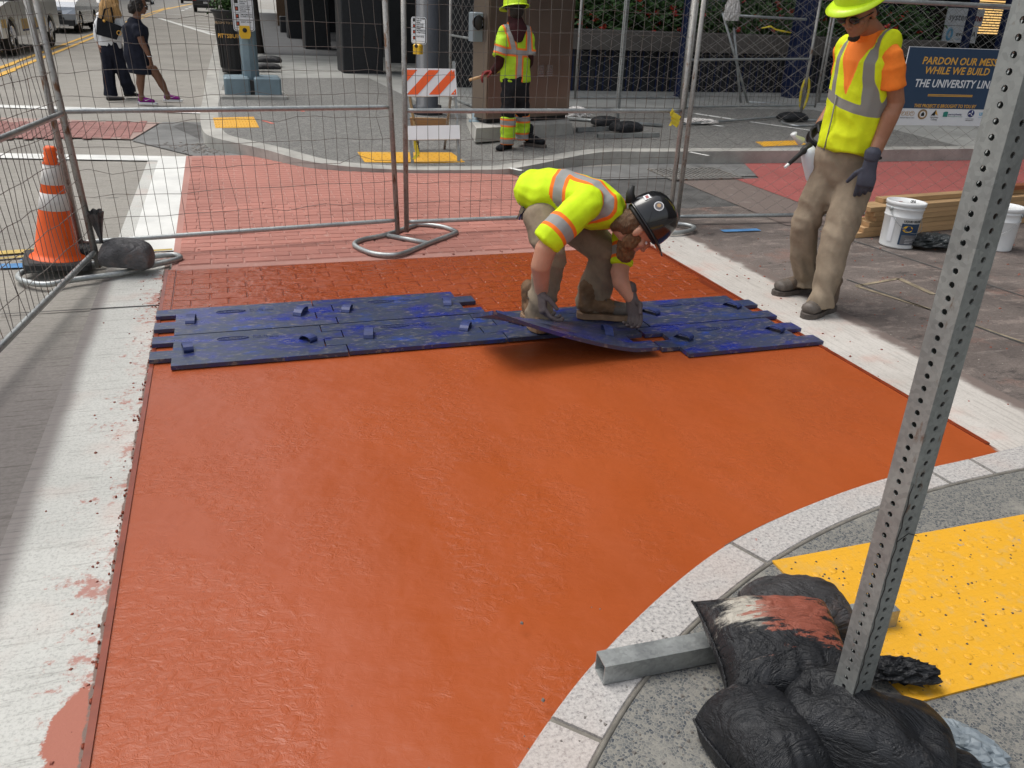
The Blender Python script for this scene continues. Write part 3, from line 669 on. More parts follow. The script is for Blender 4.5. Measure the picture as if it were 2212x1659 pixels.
sheet('red_bus_lane', [P(1860, 486, -.004), P(2400, 470, -.004), P(2500, 341, -.004), P(1600, 345, -.004), P(1640, 385, -.004), P(1590, 387, -.004)], 'red_paver')
# transverse joint across the road beside the slab
def line_strip(name, a, b, wd, mat, z):
    a, b = Vector(a), Vector(b); d = (b - a); d.z = 0; d.normalize(); n = Vector((-d.y, d.x, 0)) * wd / 2
    return sheet(name, [a - n, b - n, b + n, a + n], mat, z)
line_strip('road_joint', P(0, 675), P(352, 655), 0.012, 'ink', -0.0085)
line_strip('street_line_white', P(-60, 226), P(800, 252), 0.30, 'paint_white', -0.008)
line_strip('street_line_white', P(-80, 333), P(412, 342), 0.28, 'paint_white', -0.006)
rect('crosswalk_edge_paint', -0.70, -0.40, 5.9, 9.62, -0.005, 'paint_white')
for dx in (0, 0.30): rect('centre_line_yellow', -4.36 + dx, -4.24 + dx, 16.0, 90, -0.008, 'paint_yellow')
line_strip('centre_line_yellow', P(-200, 208), P(30, 136), 0.12, 'paint_yellow', -0.007); line_strip('centre_line_yellow', P(-200, 232), P(30, 150), 0.12, 'paint_yellow', -0.007)
line_strip('gore_line', P(341, 38), P(462, 75), 0.25, 'paint_white', -0.008)
for a, b in (((341, 38), (470, 43)), ((362, 44), (468, 50)), ((382, 50), (466, 58)), ((400, 56), (465, 64)), ((425, 63), (464, 70)), ((330, 28), (470, 37))):
    line_strip('gore_line', P(*a), P(*b), 0.18, 'paint_white', -0.006)
for a, b in (((393, 23), (397, 21.5)), ((401, 19.5), (405, 18)), ((409, 16), (413, 14.5)), ((416, 13), (420, 12))):
    line_strip('lane_dash', P(*a), P(*b), 0.25, 'paint_white', -0.006)
line_strip('far_centre_line', P(330, 25), P(425, 6), 0.35, 'paint_yellow', -0.007)
for a, b, wd, m_, z in (((-40, 546), (105, 536), .09, 'spray_yellow', -.0075), ((-30, 558), (120, 545), .04, 'spray_yellow', -.007), ((-60, 574), (60, 570), .10, 'spray_blue', -.0075), ((48, 556), (110, 562), .06, 'spray_blue', -.007),
                     ((322, 540), (372, 537), .04, 'spray_yellow', -.004), ((1560, 497), (1640, 494), .07, 'spray_blue', -.006)):
    line_strip('spray_mark', P(*a), P(*b), wd, m_, z)
# dark patch with leaf litter at the far corner
sheet('asphalt_repair', [P(285, 302), P(440, 340), P(640, 362), P(610, 330), P(520, 318), P(436, 295), P(436, 262), P(352, 262)][::1], 'grey_pave', -0.009)
sheet('asphalt_repair', [P(372, 272), P(432, 300), P(436, 270), P(400, 262)], 'patch', -0.007)
# ---- the fresh slab, with the stamped courses behind the rubber mats
near = [(1112, 1659), (1180, 1538), (1268, 1430), (1379, 1324), (1505, 1206), (1566, 1170), (1651, 1125), (1747, 1085), (1868, 1042), (1917, 1025), (2010, 1007), (2109, 989), (2161, 972), (2212, 961)]
near_in = [(1274, 1659), (1306, 1587), (1379, 1470), (1445, 1390), (1550, 1296), (1649, 1214), (1752, 1148), (1883, 1098), (1993, 1058), (2118, 1025), (2212, 1012)]
KZ = 0.035
outer = [P(x, y, KZ) for x, y in near]; inner = [P(x, y, KZ) for x, y in near_in]
d0 = (outer[0] - outer[1]); outer = [outer[0] + d0 * 6 + Vector((-.1, 0, 0)), outer[0] + d0 * 2.5] + outer + [Vector((3.3, 2.27, KZ)), Vector((6, 2.4, KZ))]
d0 = (inner[0] - inner[1]); inner = [inner[0] + d0 * 6 + Vector((-.05, 0, 0)), inner[0] + d0 * 2.5] + inner + [Vector((3.3, 2.03, KZ)), Vector((6, 2.15, KZ))]
def relaxed(line, it=60):                  # an even arc through the surveyed points
    l = smooth_line(line, 5)
    for _ in range(it): l = [l[0]] + [l[i] * .5 + (l[i - 1] + l[i + 1]) * .25 for i in range(1, len(l) - 1)] + [l[-1]]
    return l
outer_s = relaxed(outer); inner_s = relaxed(inner)
slab = MB(); poly = [Vector((XL, -1.5, 0))] + [Vector((p.x + .004, p.y + .008, 0)) for p in outer_s if p.x < XR] + [Vector((XR, 2.27, 0)), Vector((XR, 4.6, 0)), Vector((XL, 4.6, 0))]
bm = bmesh.new(); vs = [bm.verts.new(p) for p in poly]; bm.faces.new(vs); bmesh.ops.triangulate(bm, faces=bm.faces[:]); me = bpy.data.meshes.new('fresh_slab'); bm.to_mesh(me); bm.free()
slab = part('fresh_slab', me, 'slab', kind='structure')
edge = MB(); edge.box(XL - .012, XL + .006, -1.5, YF, -.02, .006); edge.box(XR - .006, XR + .014, 2.28, YF, -.02, .006)
for i in range(240):
    y = random.uniform(1.4, 5.5); s_ = random.choice((-1, 1)); x = XL - .010 - abs(random.gauss(0, .012)) if s_ < 0 else XR + .010 + abs(random.gauss(0, .012)); k = random.uniform(.3, 1)
    if s_ < 0 or y > 2.35: edge.sphere((x, y, -.009), (.006 * k, .011 * k, .006 * k), 5, 3)
part('slab_edge_crumbs', edge, 'slab_joint', slab)
stamped = rect('stamped_brick_field', XL, XR, 4.598, YF, -0.001, 'slab_joint')
BR = MB(); BR.bevbox(0, .195, 0, .096, -.008, .0034, .0035); brick_me = BR.mesh('brick'); brick_me.materials.append(M['slab_stamped'])
BH = MB(); BH.bevbox(0, .095, 0, .096, -.008, .0034, .0035); half_me = BH.mesh('brick'); half_me.materials.append(M['slab_stamped'])
def lay(parent, me_, x, y, z, rz=0.0, tilt=.004, name='brick'):
    o = bpy.data.objects.new(name, me_); COL.objects.link(o); o.parent = parent
    o.location = (x, y, z + random.uniform(-.0012, .0012)); o.rotation_euler = (random.gauss(0, tilt), random.gauss(0, tilt), rz + random.gauss(0, .004)); return o
for r in range(9):
    y = 4.604 + r * .1; off = .1 * (r % 2); x = XL + .055 + off
    if y + .09 > YF: continue
    if off: lay(stamped, half_me, XL + .055, y, .0)
    while x < XR - .10:
        if x + .2 < XR: lay(stamped, brick_me, x, y, 0.0)
        else: lay(stamped, half_me, x, y, 0.0)
        x += .205 if False else .203
rect('stamped_brick_field', 1.20, XR, 4.20, 4.599, 0.001, 'slab_joint'); st2 = bpy.data.objects['stamped_brick_field.001']
for r in range(4):
    x = 1.205 + .1 * (r % 2)
    while x < XR - .10: lay(st2, brick_me if x + .2 < XR else half_me, x, 4.204 + r * .1, .002); x += .203
bd = MB(); bd.box(XL + .001, XL + .048, 4.6, YF - .002, -.008, .005); bd.box(XL + .055, XR - .01, 5.515, 5.516, -.008, -.002)
part('slab_border', bd, 'slab_stamped', stamped)
# ---- older pink stamped crosswalk beyond the fence
far_edge = [P(1109, 367, 0), P(1031, 370, 0), P(987, 371, 0), P(860, 371, 0), P(749, 363, 0), P(657, 351, 0), P(578, 330, 0), P(488, 309, 0)]
def far_y(x):                              # kerb line of the far corner
    e = sorted([(p.x, p.y) for p in far_edge]); 
    if x <= e[0][0]: return e[0][1]
    for (x0, y0), (x1, y1) in zip(e, e[1:]):
        if x <= x1: return y0 + (y1 - y0) * (x - x0) / (x1 - x0)
    return e[-1][1]
pink = MB(); xs = [XL + .0 + i * .111 for i in range(31)]
pts = [(XL + .02, YF + .004), (XR + .05, YF + .004), (XR + .05, 7.8)] + [(x, min(9.62, far_y(x) + .03)) for x in reversed(xs) if x < 2.75] + []
pinkf = sheet('pink_crosswalk', pts, 'pink_joint', -0.003)
HB = MB(); HB.bevbox(0, .093, 0, .094, -.004, .003, .004); hb_me = HB.mesh('brick'); hb_me.materials.append(M['pink_brick'])
PB = MB(); PB.bevbox(0, .193, 0, .094, -.004, .003, .004); pb_me = PB.mesh('brick'); pb_me.materials.append(M['pink_brick'])
rest = MB(); cnt = 0; r = 0; y = 5.53
sheetp = MB()
while y < 9.6:
    off = .1 * (r % 2); x = XL + .06 - (.0 if off else .0) + off
    while x + .2 < XR + .03:
        if y + .1 < far_y(x + .1) - .02 and not (x > 2.6 and y > 7.7 + (XR - x)):
            if cnt < 279: lay(pinkf, pb_me, x, y, 0.0, tilt=.003); cnt += 1
            else: rest.bevbox(x, x + .193, y, y + .094, -.006, .0, .004)
        x += .203
    y += .102; r += 1
for r in range(39):
    y_ = 5.53 + r * .102
    if r % 2: lay(pinkf, hb_me, XL + .06, y_, 0.0, tilt=.003)
part('brick_courses', rest, 'pink_brick', pinkf, kind='stuff')
# ---- brick band on the left of the street
pl = sheet('old_brick_band', [P(-300, 283), P(-300, 243), P(345, 264), P(285, 300)], 'old_joint', -0.004)
OB = MB(); OB.bevbox(0, .193, 0, .094, -.004, .003, .004); ob_me = OB.mesh('brick'); ob_me.materials.append(M['old_brick'])
rest2 = MB(); cnt = 0
for i in range(75):
    x = -0.98 - i * .101
    for j in range(8):
        y = 10.86 + j * .199 + .1 * (i % 2)
        if y > 12.28 - .0 or (y + .19 > 12.36) : continue
        if x > -.98 - .15 + (y - 10.86) * .12: continue
        if cnt < 300: o = lay(pl, ob_me, x + .095, y, 0.0, PI / 2, tilt=.002); cnt += 1
        else: rest2.bevbox(x, x + .094, y, y + .193, -.006, .0, .004)
if rest2.v: part('brick_courses', rest2, 'old_brick', pl, kind='stuff')
# ---- near pavement with granite kerb
kerb = MB(); so = [p for p in outer_s]; si = [p for p in inner_s]
base = [Vector((p.x + .004, p.y - .004, 0)) for p in so]
walk_poly = [(p.x, p.y) for p in si] + [(6, -3), (-2, -3)]
bm = bmesh.new(); vs = [bm.verts.new((p[0], p[1], KZ - .002)) for p in walk_poly]; bm.faces.new(vs); bmesh.ops.triangulate(bm, faces=bm.faces[:]); me = bpy.data.meshes.new('near_pavement'); bm.to_mesh(me); bm.free()
near_walk = part('near_pavement', me, 'aggregate', kind='structure')
kroot_mb = MB()
def interp(line, x=None, t=None):
    n = len(line); f = t * (n - 1); i = min(int(f), n - 2); return line[i].lerp(line[i + 1], f - i)
# bedding under the stones
vv = [Vector((p.x, p.y, KZ - .012)) for p in so] + [Vector((p.x, p.y, KZ - .012)) for p in reversed(si)]
bm = bmesh.new(); 
def nearest_t(line, p):
    best = min(range(len(line)), key=lambda i: (line[i].xy - p.xy).length); return best
bm_f = MB()
N = 80
so_r = []; 
for k in range(N + 1):
    so_r.append(interp(so, t=k / N))
si_r = [min(si, key=lambda q: (q.xy - p.xy).length) for p in so_r]
def perp_inner(p):                          # point on the inner line straight behind p
    best = None
    for a, b in zip(si, si[1:]):
        ab = (b - a).xy; t = max(0, min(1, (p.xy - a.xy).dot(ab) / ab.length_squared)); q = a.lerp(b, t)
        if best is None or (q - p).length < (best - p).length: best = q
    return best
bed = MB(); L_ = [Vector(p) for p in so]; I_ = [perp_inner(p) for p in L_]
for i in range(len(L_) - 1):
    a, b, c, d = [Vector((q.x, q.y, KZ - .008)) for q in (I_[i], I_[i + 1], L_[i + 1], L_[i])]; bed.quad(a, b, c, d)
    e, f = Vector((L_[i].x, L_[i].y, -.05)), Vector((L_[i + 1].x, L_[i + 1].y, -.05)); bed.quad(d, c, f, e)
kerb_o = struct('near_kerb', bed, 'grout')
joints_px = [(1180, 1538), (1569, 1170), (1995, 1010), (2103, 990)]
jp = [P(x, y, KZ) for x, y in joints_px]; cuts = [0] + [nearest_t(L_, p) for p in jp] + [len(L_) - 1]
for a, b in zip(cuts, cuts[1:]):
    st = MB(); top = []; nseg = b - a
    idx = range(a, b + 1); Lo = [L_[i] for i in idx]; Li = [I_[i].lerp(L_[i], 0.03) for i in idx]
    def trim(line):
        l = [Vector(p) for p in line]; l[0] = l[0].lerp(l[1], min(.45, .009 / max(.01, (l[1] - l[0]).length))); l[-1] = l[-1].lerp(l[-2], min(.45, .009 / max(.01, (l[-2] - l[-1]).length))); return l
    Lo, Li = trim(Lo), trim(Li); n = len(Lo); e = .006
    vs = []
    for po, pi in zip(Lo, Li):
        u = (pi - po).normalized(); vs += [Vector((po.x, po.y, -.03)), Vector((po.x, po.y, KZ - e)), po + u * e + Vector((0, 0, .0)), pi - u * e, Vector((pi.x, pi.y, KZ - e - .002))]
    fs = []
    for i in range(n - 1):
        for k in range(4): fs.append((i * 5 + k, (i + 1) * 5 + k, (i + 1) * 5 + k + 1, i * 5 + k + 1))
    fs += [(0, 1, 2, 3, 4), tuple((n - 1) * 5 + k for k in (4, 3, 2, 1, 0))]
    st.add(vs, fs); part('kerb_stone', st, 'granite', kerb_o)
jl = MB(); jl.tube([Vector((p.x, p.y, KZ - .004)) for p in si[::2]], .0075, 5); part('kerb_joint_mortar', jl, 'grout', kerb_o)
jd = MB(); seg = [p for p in so if P(1566, 1170, KZ).x - .02 < p.x < P(1905, 1028, KZ).x]
jd.tube([Vector((p.x - .004, p.y + .006, .008)) for p in seg], .010, 6); part('expansion_joint', jd, 'patch', kerb_o)
# ---- far corner pavement: kerb that drops to the crossing
def kz(x, y):                              # height of the far pavement
    d = math.hypot((x - 1.9) / 1.7, (y - 8.7) / 1.6); return 0.135 - 0.115 * math.exp(-d * d)
kerb_px = [(490, 45), (470, 82), (452, 140), (440, 205), (433, 240), (434, 268), (441, 286), (458, 296), (488, 304), (578, 325), (657, 347), (749, 360), (860, 367), (987, 368), (1031, 367), (1088, 366), (1151, 357), (1292, 330), (1426, 328), (1700, 326), (2100, 322), (2500, 318)]
K0 = []
for x, y in kerb_px:
    p = P(x, y, .1)
    for _ in range(4): p = P(x, y, kz(p.x, p.y))
    K0.append(p)
K0 = [Vector((K0[0].x + .35, 90, .135))] + K0
K0s = smooth_line(K0, 4)
def offs(line, dist):
    out = []
    for i, p in enumerate(line):
        a, b = line[max(i - 1, 0)], line[min(i + 1, len(line) - 1)]; t = (b - a).xy.normalized(); q = Vector((p.x - t.y * dist, p.y + t.x * dist, p.z)); out.append(q)
    return out
K1s = offs(K0s, 0.22)
fk = MB()
for i in range(len(K0s) - 1):
    a, b, c, d = K0s[i], K0s[i + 1], K1s[i + 1], K1s[i]
    fk.quad(a + Vector((0, 0, .003)), b + Vector((0, 0, .003)), c + Vector((0, 0, .003)), d + Vector((0, 0, .003)))
    fk.quad(Vector((a.x, a.y, -.05)), Vector((b.x, b.y, -.05)), b + Vector((0, 0, .003)), a + Vector((0, 0, .003)))
struct('far_kerb', fk, 'kerb_concrete')
def height_sheet(name, poly, mat, dz, step=0.45):
    bm = bmesh.new(); vs = [bm.verts.new((p[0], p[1], 0)) for p in poly]; bm.faces.new(vs); bmesh.ops.triangulate(bm, faces=bm.faces[:])
    for ax, n0 in ((0, Vector((1, 0, 0))), (1, Vector((0, 1, 0)))):
        lo = min(v.co[ax] for v in bm.verts); hi = min(max(v.co[ax] for v in bm.verts), lo + 16); q = lo + step
        while q < hi:
            co = Vector((q, 0, 0)) if ax == 0 else Vector((0, q, 0)); bmesh.ops.bisect_plane(bm, geom=bm.verts[:] + bm.edges[:] + bm.faces[:], plane_co=co, plane_no=n0); q += step
    for v in bm.verts: v.co.z = kz(v.co.x, v.co.y) + dz
    me = bpy.data.meshes.new(name); bm.to_mesh(me); bm.free(); return part(name, me, mat, kind='structure')
height_sheet('far_pavement', [(p.x, p.y) for p in K1s] + [(40, 12), (40, 90)], 'walk_concrete', 0.0)
ki = [(p.x, p.y) for p in K1s if p.y < 13.4 and p.x < 9.5]
t1 = P(491, 170, .13); t2 = P(796, 169, .13); t3 = P(930, 235, .13)
height_sheet('dark_aggregate_pavement', [(q[0], q[1]) for q in ki] + [(9.6, 12.6), (5.6, 12.9), (3.7, 13.2), (t3.x, t3.y), (t2.x, t2.y), (t1.x, t1.y), (ki[0][0] + .08, t1.y - 1.6)], 'far_aggregate', 0.004)
# gutter along the right-hand kerb and the drain grate
g = MB(); a = P(1292, 365, -.006); g.add([(3.0, 7.9, -.006), (14, 7.9, -.006), (14, 8.75, -.006), (4.6, 8.72, -.006), (3.0, 8.5, -.006)], [(0, 1, 2, 3, 4)]); struct('gutter', g, 'grey_pave')
gr = thing('drain_grate', 'rusty drain grate in the gutter beyond the chain-link fence', 'drain grate', (4.75, 8.05, -.004)); fr = MB()
fr.box(-.42, .42, -.30, -.27, 0, .014); fr.box(-.42, .42, .27, .30, 0, .014); fr.box(-.42, -.39, -.27, .27, 0, .014); fr.box(.39, .42, -.27, .27, 0, .014); part('frame', fr, 'galv_rust', gr)
ba = MB(); ba.box(-.39, .39, -.27, .27, -.004, .0015); part('sump', ba, 'ink', gr)
gb = MB(); gb.box(-.012, .012, -.27, .27, 0, .012); gm = gb.mesh('bar'); gm.materials.append(M['galv_rust'])
for i in range(14): lay(gr, gm, -.36 + i * .0555, 0, 0, tilt=0, name='bar')
# ---- tactile panels
def tactile(name, label, x0, x1, y0, y1, z, poly=None, domes=True, sp=.0597, rows=None):
    t = thing(name, label, 'tactile paving', (x0, y0, z)); mb = MB(); mb.box(0, x1 - x0, 0, y1 - y0, -.012, .004); part('plate', mb, 'yellow_panel', t)
    if domes:
        dm = MB(); dm.lathe([(.0118, .0038), (.0100, .0054), (.006, .0062), (.0, .0064)], 12); me_ = dm.mesh('dome'); me_.materials.append(M['yellow_panel'])
        nx = int((x1 - x0 - .03) / sp); ny = int((y1 - y0 - .02) / sp); c = 0
        for j in range(ny):
            for i in range(nx):
                if c < 300: lay(t, me_, .035 + i * sp, .035 + j * sp, 0, tilt=0, name='dome'); c += 1
    return t
tactile('tactile_panel', 'large scuffed yellow tactile panel beside the near sandbags', 1.50, 3.0, 1.165, 1.775, KZ)
def far_panel(label, px, name='tactile_panel'):
    pts = []
    for x, y in px:
        p = P(x, y, .1)
        for _ in range(4): p = P(x, y, kz(p.x, p.y) + .008)
        pts.append(p)
    c = sum(pts, Vector()) / 4; t = thing(name, label, 'tactile paving', c); mb = MB(); q = [p - c for p in pts]
    mb.hexa([v - Vector((0, 0, .012)) for v in q], q); part('plate', mb, 'yellow_panel', t)
    rd = MB(); ny = 5; nx = 14
    for j in range(ny):
        for i in range(nx):
            u = (i + .5) / nx; v = (j + .5) / ny; p = (q[0].lerp(q[1], u)).lerp(q[3].lerp(q[2], u), v); rd.lathe([(.013, 0), (.009, .005), (0, .006)], 6, p)
    part('domes', rd, 'yellow_panel', t, kind='stuff')
far_panel('small yellow tactile panel at the left end of the far corner', [(465, 276), (560, 275), (548, 252), (460, 254)])
far_panel('yellow tactile panel under the striped barricade', [(788, 350), (1005, 350), (975, 329), (772, 328)])
far_panel('worn yellow tactile strip on the far pavement beyond the chain-link fence', [(1650, 316), (1745, 312), (1725, 303), (1632, 306)])
# red utility marks, white scratch lines on the far pavement
for a, b, wd, m_ in (((640, 232), (668, 236), .05, 'spray_red'), ((655, 243), (645, 236), .05, 'spray_red'), ((560, 207), (600, 216), .06, 'spray_red'), ((568, 262), (590, 268), .05, 'spray_red'), ((510, 153), (530, 154), .10, 'spray_red'),
                  ((1290, 285), (1322, 277), .03, 'paint_white'), ((1100, 292), (1322, 273), .02, 'paint_white'), ((1480, 262), (1560, 275), .10, 'paint_white'), ((1620, 265), (1760, 285), .07, 'paint_white'), ((1500, 247), (1600, 262), .12, 'paint_white'), ((1100, 347), (1128, 355), .05, 'paint_white'), ((1490, 330), (1530, 338), .05, 'paint_white')):
    pa = P(*a, .13); pb = P(*b, .13)
    d = (pb - pa); d.z = 0; d.normalize(); n = Vector((-d.y, d.x, 0)) * wd / 2
    q = [pa - n, pb - n, pb + n, pa + n]; sheet('ground_mark', [(v.x, v.y, kz(v.x, v.y) + .009) for v in q], m_)
for a, b, wd, m_ in (((1700, 470), (2040, 580), .02, 'patch'), ((2040, 580), (2300, 665), .02, 'patch'), ((1830, 600), (2300, 770), .016, 'patch'), ((1850, 614), (2010, 664), .030, 'chalk'), ((1850, 614), (1942, 598), .030, 'chalk'), ((1942, 598), (2018, 632), .045, 'chalk'), ((2105, 698), (2300, 765), .020, 'chalk')):
    line_strip('ground_mark', P(*a), P(*b), wd, m_, -.0105)
# leaf litter and crumbs
def crumbs(name, label, n, fn, mat, s0=.004, s1=.012, zf=None, flat=.6):
    mb = MB()
    for i in range(n):
        x, y = fn(); z = zf(x, y) if zf else 0.0; s = random.uniform(s0, s1); a = random.random() * PI
        q = [Vector((math.cos(a + k * PI / 2 + random.uniform(-.3, .3)), math.sin(a + k * PI / 2), 0)) * s * random.uniform(.6, 1.1) for k in range(4)]
        c = Vector((x, y, z)); mb.hexa([c + v for v in q], [c + v * .6 + Vector((0, 0, s * flat)) for v in q])
    o = part(name, mb, mat); o['kind'] = 'stuff'; o['label'] = label; o['category'] = 'debris'; return o
crumbs('red_crumbs', 'crumbs of red cement scattered over the white strips', 80, lambda: (XL - abs(random.gauss(0, .10)) - .01, random.uniform(1.6, 5.5)), 'rubble_red', .002, .008, lambda x, y: -.012)
crumbs('red_crumbs', 'crumbs of red cement on the work area pavement', 330, lambda: (random.uniform(2.92, 6.0), random.uniform(2.4, 5.8)), 'rubble_red', .003, .011, lambda x, y: -.008 if x < 3.4 else -.014)
crumbs('grey_grit', 'pale and grey grit scattered round the near sandbags', 240, lambda: (random.gauss(1.0, .25), random.gauss(1.22, .20)), 'rubble', .002, .008, lambda x, y: KZ - .002)
crumbs('grey_grit', 'dark grit scattered on the yellow tactile panel', 160, lambda: (random.uniform(1.52, 2.8), random.uniform(1.18, 1.76)), 'patch', .002, .006, lambda x, y: KZ + .004)
crumbs('leaf_litter', 'dry leaves and litter in the gutter of the far corner', 380, lambda: (lambda q: (q.x, q.y))(P(random.gauss(500, 50), random.gauss(318, 7) + 0, 0)), 'rubble', .01, .03, lambda x, y: -.006, .25)
crumbs('grey_grit', 'loose stones on the pink crosswalk beside the fence foot', 60, lambda: (random.uniform(-.4, 2.9), random.uniform(5.45, 6.0)), 'rubble_red', .004, .015, lambda x, y: -.003)
for (x, y, s_) in ((1302 + 128, 1525, .012), (1382, 1497, .010)): pass

# ================================================================== RUBBER STAMPING MATS
def mat_outline(nx=4):
    """brick-toothed outline, four courses deep (0.40) and nx bricks long, origin at the low left corner"""
    L = .2 * nx + .015; off = [.1, 0, .1, 0]          # courses from the front
    left = []; right = []
    for r in range(4):
        o = off[r]; left += [(o, r * .1), (o, (r + 1) * .1)]; right += [(L + o - .0, r * .1), (L + o - .0, (r + 1) * .1)]
    return right, left
def make_mat(label, x, y, z=.0055, bend=None, handles=((.16, 0), (.72, 0)), rz=0.0, emblem=True, group='blue rubber stamping mats', seed=0):
    t = thing('stamping_mat', label, 'stamping mat', (x, y, z), rz, group); TH = .020
    right, left = mat_outline(); g_ = .0035
    f = bend or (lambda u, v, w: Vector((u, v, w)))
    mb = MB(); nu = 20 if bend else 1
    if bend: left = [(0.02, p[1]) for p in left]
    for r in range(4):                        # each course is a closed slab, all fused into one sheet
        a = left[2 * r][0] + g_; b = right[2 * r][0] - g_; y0 = r * .1 + (g_ if r == 0 else 0); y1 = (r + 1) * .1 - (g_ if r == 3 else 0)
        vs = []
        for i in range(nu + 1):
            u = a + (b - a) * i / nu
            vs += [f(u, y0, 0), f(u, y1, 0), f(u, y1, TH), f(u, y0, TH)]
        fs = [(0, 1, 2, 3), tuple(nu * 4 + k for k in (3, 2, 1, 0))]
        for i in range(nu):
            q = i * 4; n = q + 4; fs += [(q, n, n + 1, q + 1), (q + 3, q + 2, n + 2, n + 3)]
            if r == 0: fs.append((q, q + 3, n + 3, n))
            if r == 3: fs.append((q + 1, n + 1, n + 2, q + 2))
        for (aa, bb, rr) in ((r, r + 1, 1),): pass
        # tooth flanks where the neighbouring course is set back
        if r > 0 or r < 3:
            for k in ((0, 3),) if r > 0 else (): fs += [(0 * 4 + 0, 0 * 4 + 3, (nu) * 4 + 3, (nu) * 4 + 0)] if nu == 1 else [(i * 4, i * 4 + 3, (i + 1) * 4 + 3, (i + 1) * 4) for i in range(nu)]
            if r < 3: fs += [(i * 4 + 1, (i + 1) * 4 + 1, (i + 1) * 4 + 2, i * 4 + 2) for i in range(nu)]
        mb.add(vs, fs)
    part('sheet', mb, 'mat', t)
    rnd_ = random.Random(seed + 3)
    for hx, ho in handles:
        hb = MB(); c = .20 + ho; wd = .023; hgt = rnd_.uniform(.022, .036); ln = rnd_.uniform(.090, .115); an = rnd_.choice((-1, 1)) * R(rnd_.uniform(50, 88))
        if bend: an = R(80)
        lean_ = rnd_.uniform(.1, .45); ca, sa = math.cos(an), math.sin(an)
        prof = [(-.5, 0), (-.44, .45), (-.3, .85), (-.08, 1.0), (.14, .98), (.32, .8), (.42, .42), (.40, 0)]
        vs = []
        for p_, q_ in prof:
            for s in (-1, 1):
                for dz in (0, .004):
                    lx = p_ * ln + lean_ * q_ * hgt; ly = s * wd; vs.append(f(hx + ca * lx - sa * ly, c + sa * lx + ca * ly, TH + q_ * hgt + dz))
        fs = []
        for i in range(len(prof) - 1):
            a = i * 4; b = a + 4; fs += [(a, b, b + 2, a + 2), (a + 1, a + 3, b + 3, b + 1), (a, a + 1, b + 1, b), (a + 2, b + 2, b + 3, a + 3)]
        hb.add(vs, fs, False); part('handle', hb, 'mat_strap', t)
    if emblem and not bend:
        e = MB(); pts = [Vector((.38 + .075 * math.cos(a), .30 + .020 * math.sin(a), TH + .0015)) for a in [2 * PI * k / 28 for k in range(28)]]
        e.tube(pts, .0022, 5, closed=True); part('emblem', e, 'mat_strap', t)
        for k, (s_, sz, ox, oy) in enumerate((('BRICKFORM', .024, .318, .291), ('FM-3150', .020, .475, .303), ('RUNNING BOND', .016, .475, .283))):
            lettering(s_, sz, 'mat_strap', t, Matrix.Translation((ox, oy, TH + .001)), name='lettering')
    return t
X0 = -.452
mat_spots = [(X0, 4.2, 'blue stamping mat in the back row at the left edge of the slab'),
             (X0 + .815, 4.2, 'blue stamping mat with torn right tooth, back row, ending left of the bent worker'),
             (X0, 3.8, 'blue stamping mat in the front row at the left edge, foremost left corner'),
             (X0 + .815, 3.8, 'blue stamping mat in the front row, second from the left edge'),
             (X0 + 1.63, 3.8, 'blue stamping mat under the boots of the bent worker'),
             (X0 + 2.445, 3.8, 'blue stamping mat behind the gloved hand, back row of the right block'),
             (X0 + 2.46, 3.4, 'blue stamping mat at the front right corner beside the white strip')]
for i, (x, y, lb) in enumerate(mat_spots):
    make_mat(lb, x, y, rz=random.gauss(0, .003), seed=i, handles=((.20 + random.uniform(-.03, .03), 0), (.74, .0)))
# the mat the worker lowers: its free end still in the air
def lift(u, v, w):
    # u along the mat: the left end hangs from the hand, the front edge higher than the back one
    t = max(0.0, 1 - u / .80); k = v / .40
    zf_ = .035 + .26 * t ** 1.3; zb_ = .022 + .125 * t
    return Vector((u * .98 - .01 * t, v * (1 - .12 * t) + .02 * t, zf_ * (1 - k) + zb_ * k + w - .0055))
make_mat('flexed blue stamping mat that the bent worker lowers by its two straps', 1.075, 3.455, .0055, bend=lift, handles=((.12, .0), (.72, .03)), emblem=False, seed=11)

# ================================================================== NEAR SIGN POST, BASE TUBES AND SANDBAGS
def perforated_post(name, label, base, side, hgt, pitch=.0254, rz=0.0, wall=.0028, hole=.0060, mat='galv_post', nseg=8, lean=(0, 0)):
    t = thing(name, label, 'sign post', base, rz)
    h = side / 2; n = int(hgt / pitch)
    mb = MB()
    def face(M4):
        vs = []; fs = []
        for k in range(n):
            z0 = k * pitch; zc = z0 + pitch / 2; o = len(vs)
            sq = [(-h, z0), (0, z0), (h, z0), (h, zc), (h, z0 + pitch), (0, z0 + pitch), (-h, z0 + pitch), (-h, zc)]
            vs += [Vector((x, -h, z)) for x, z in sq]
            for q in range(8):
                a = -3 * PI / 4 + q * PI / 4; vs.append(Vector((hole * math.cos(a), -h, zc + hole * math.sin(a))))
            for q in range(8):
                a = -3 * PI / 4 + q * PI / 4; vs.append(Vector((hole * math.cos(a), -h + wall, zc + hole * math.sin(a))))
            for q in range(8):
                q2 = (q + 1) % 8
                fs.append((o + q, o + q2, o + 8 + q2, o + 8 + q)); fs.append((o + 8 + q, o + 8 + q2, o + 16 + q2, o + 16 + q))
        mb.add([M4 @ v for v in vs], fs)
        mb.add([M4 @ Vector(v) for v in ((-h + wall, -h + wall, 0), (h - wall, -h + wall, 0), (h - wall, -h + wall, n * pitch), (-h + wall, -h + wall, n * pitch))][:0] or [], [])
    for k in range(4): face(Matrix.Rotation(k * PI / 2, 4, 'Z'))
    o = part('shaft', mb, mat, t)
    return t
post_rz = R(0)
near_post = perforated_post('sign_post', 'close perforated square steel sign post rising out of the near sandbags', (1.224, 1.106, KZ + .01), .054, 2.5, rz=R(6))
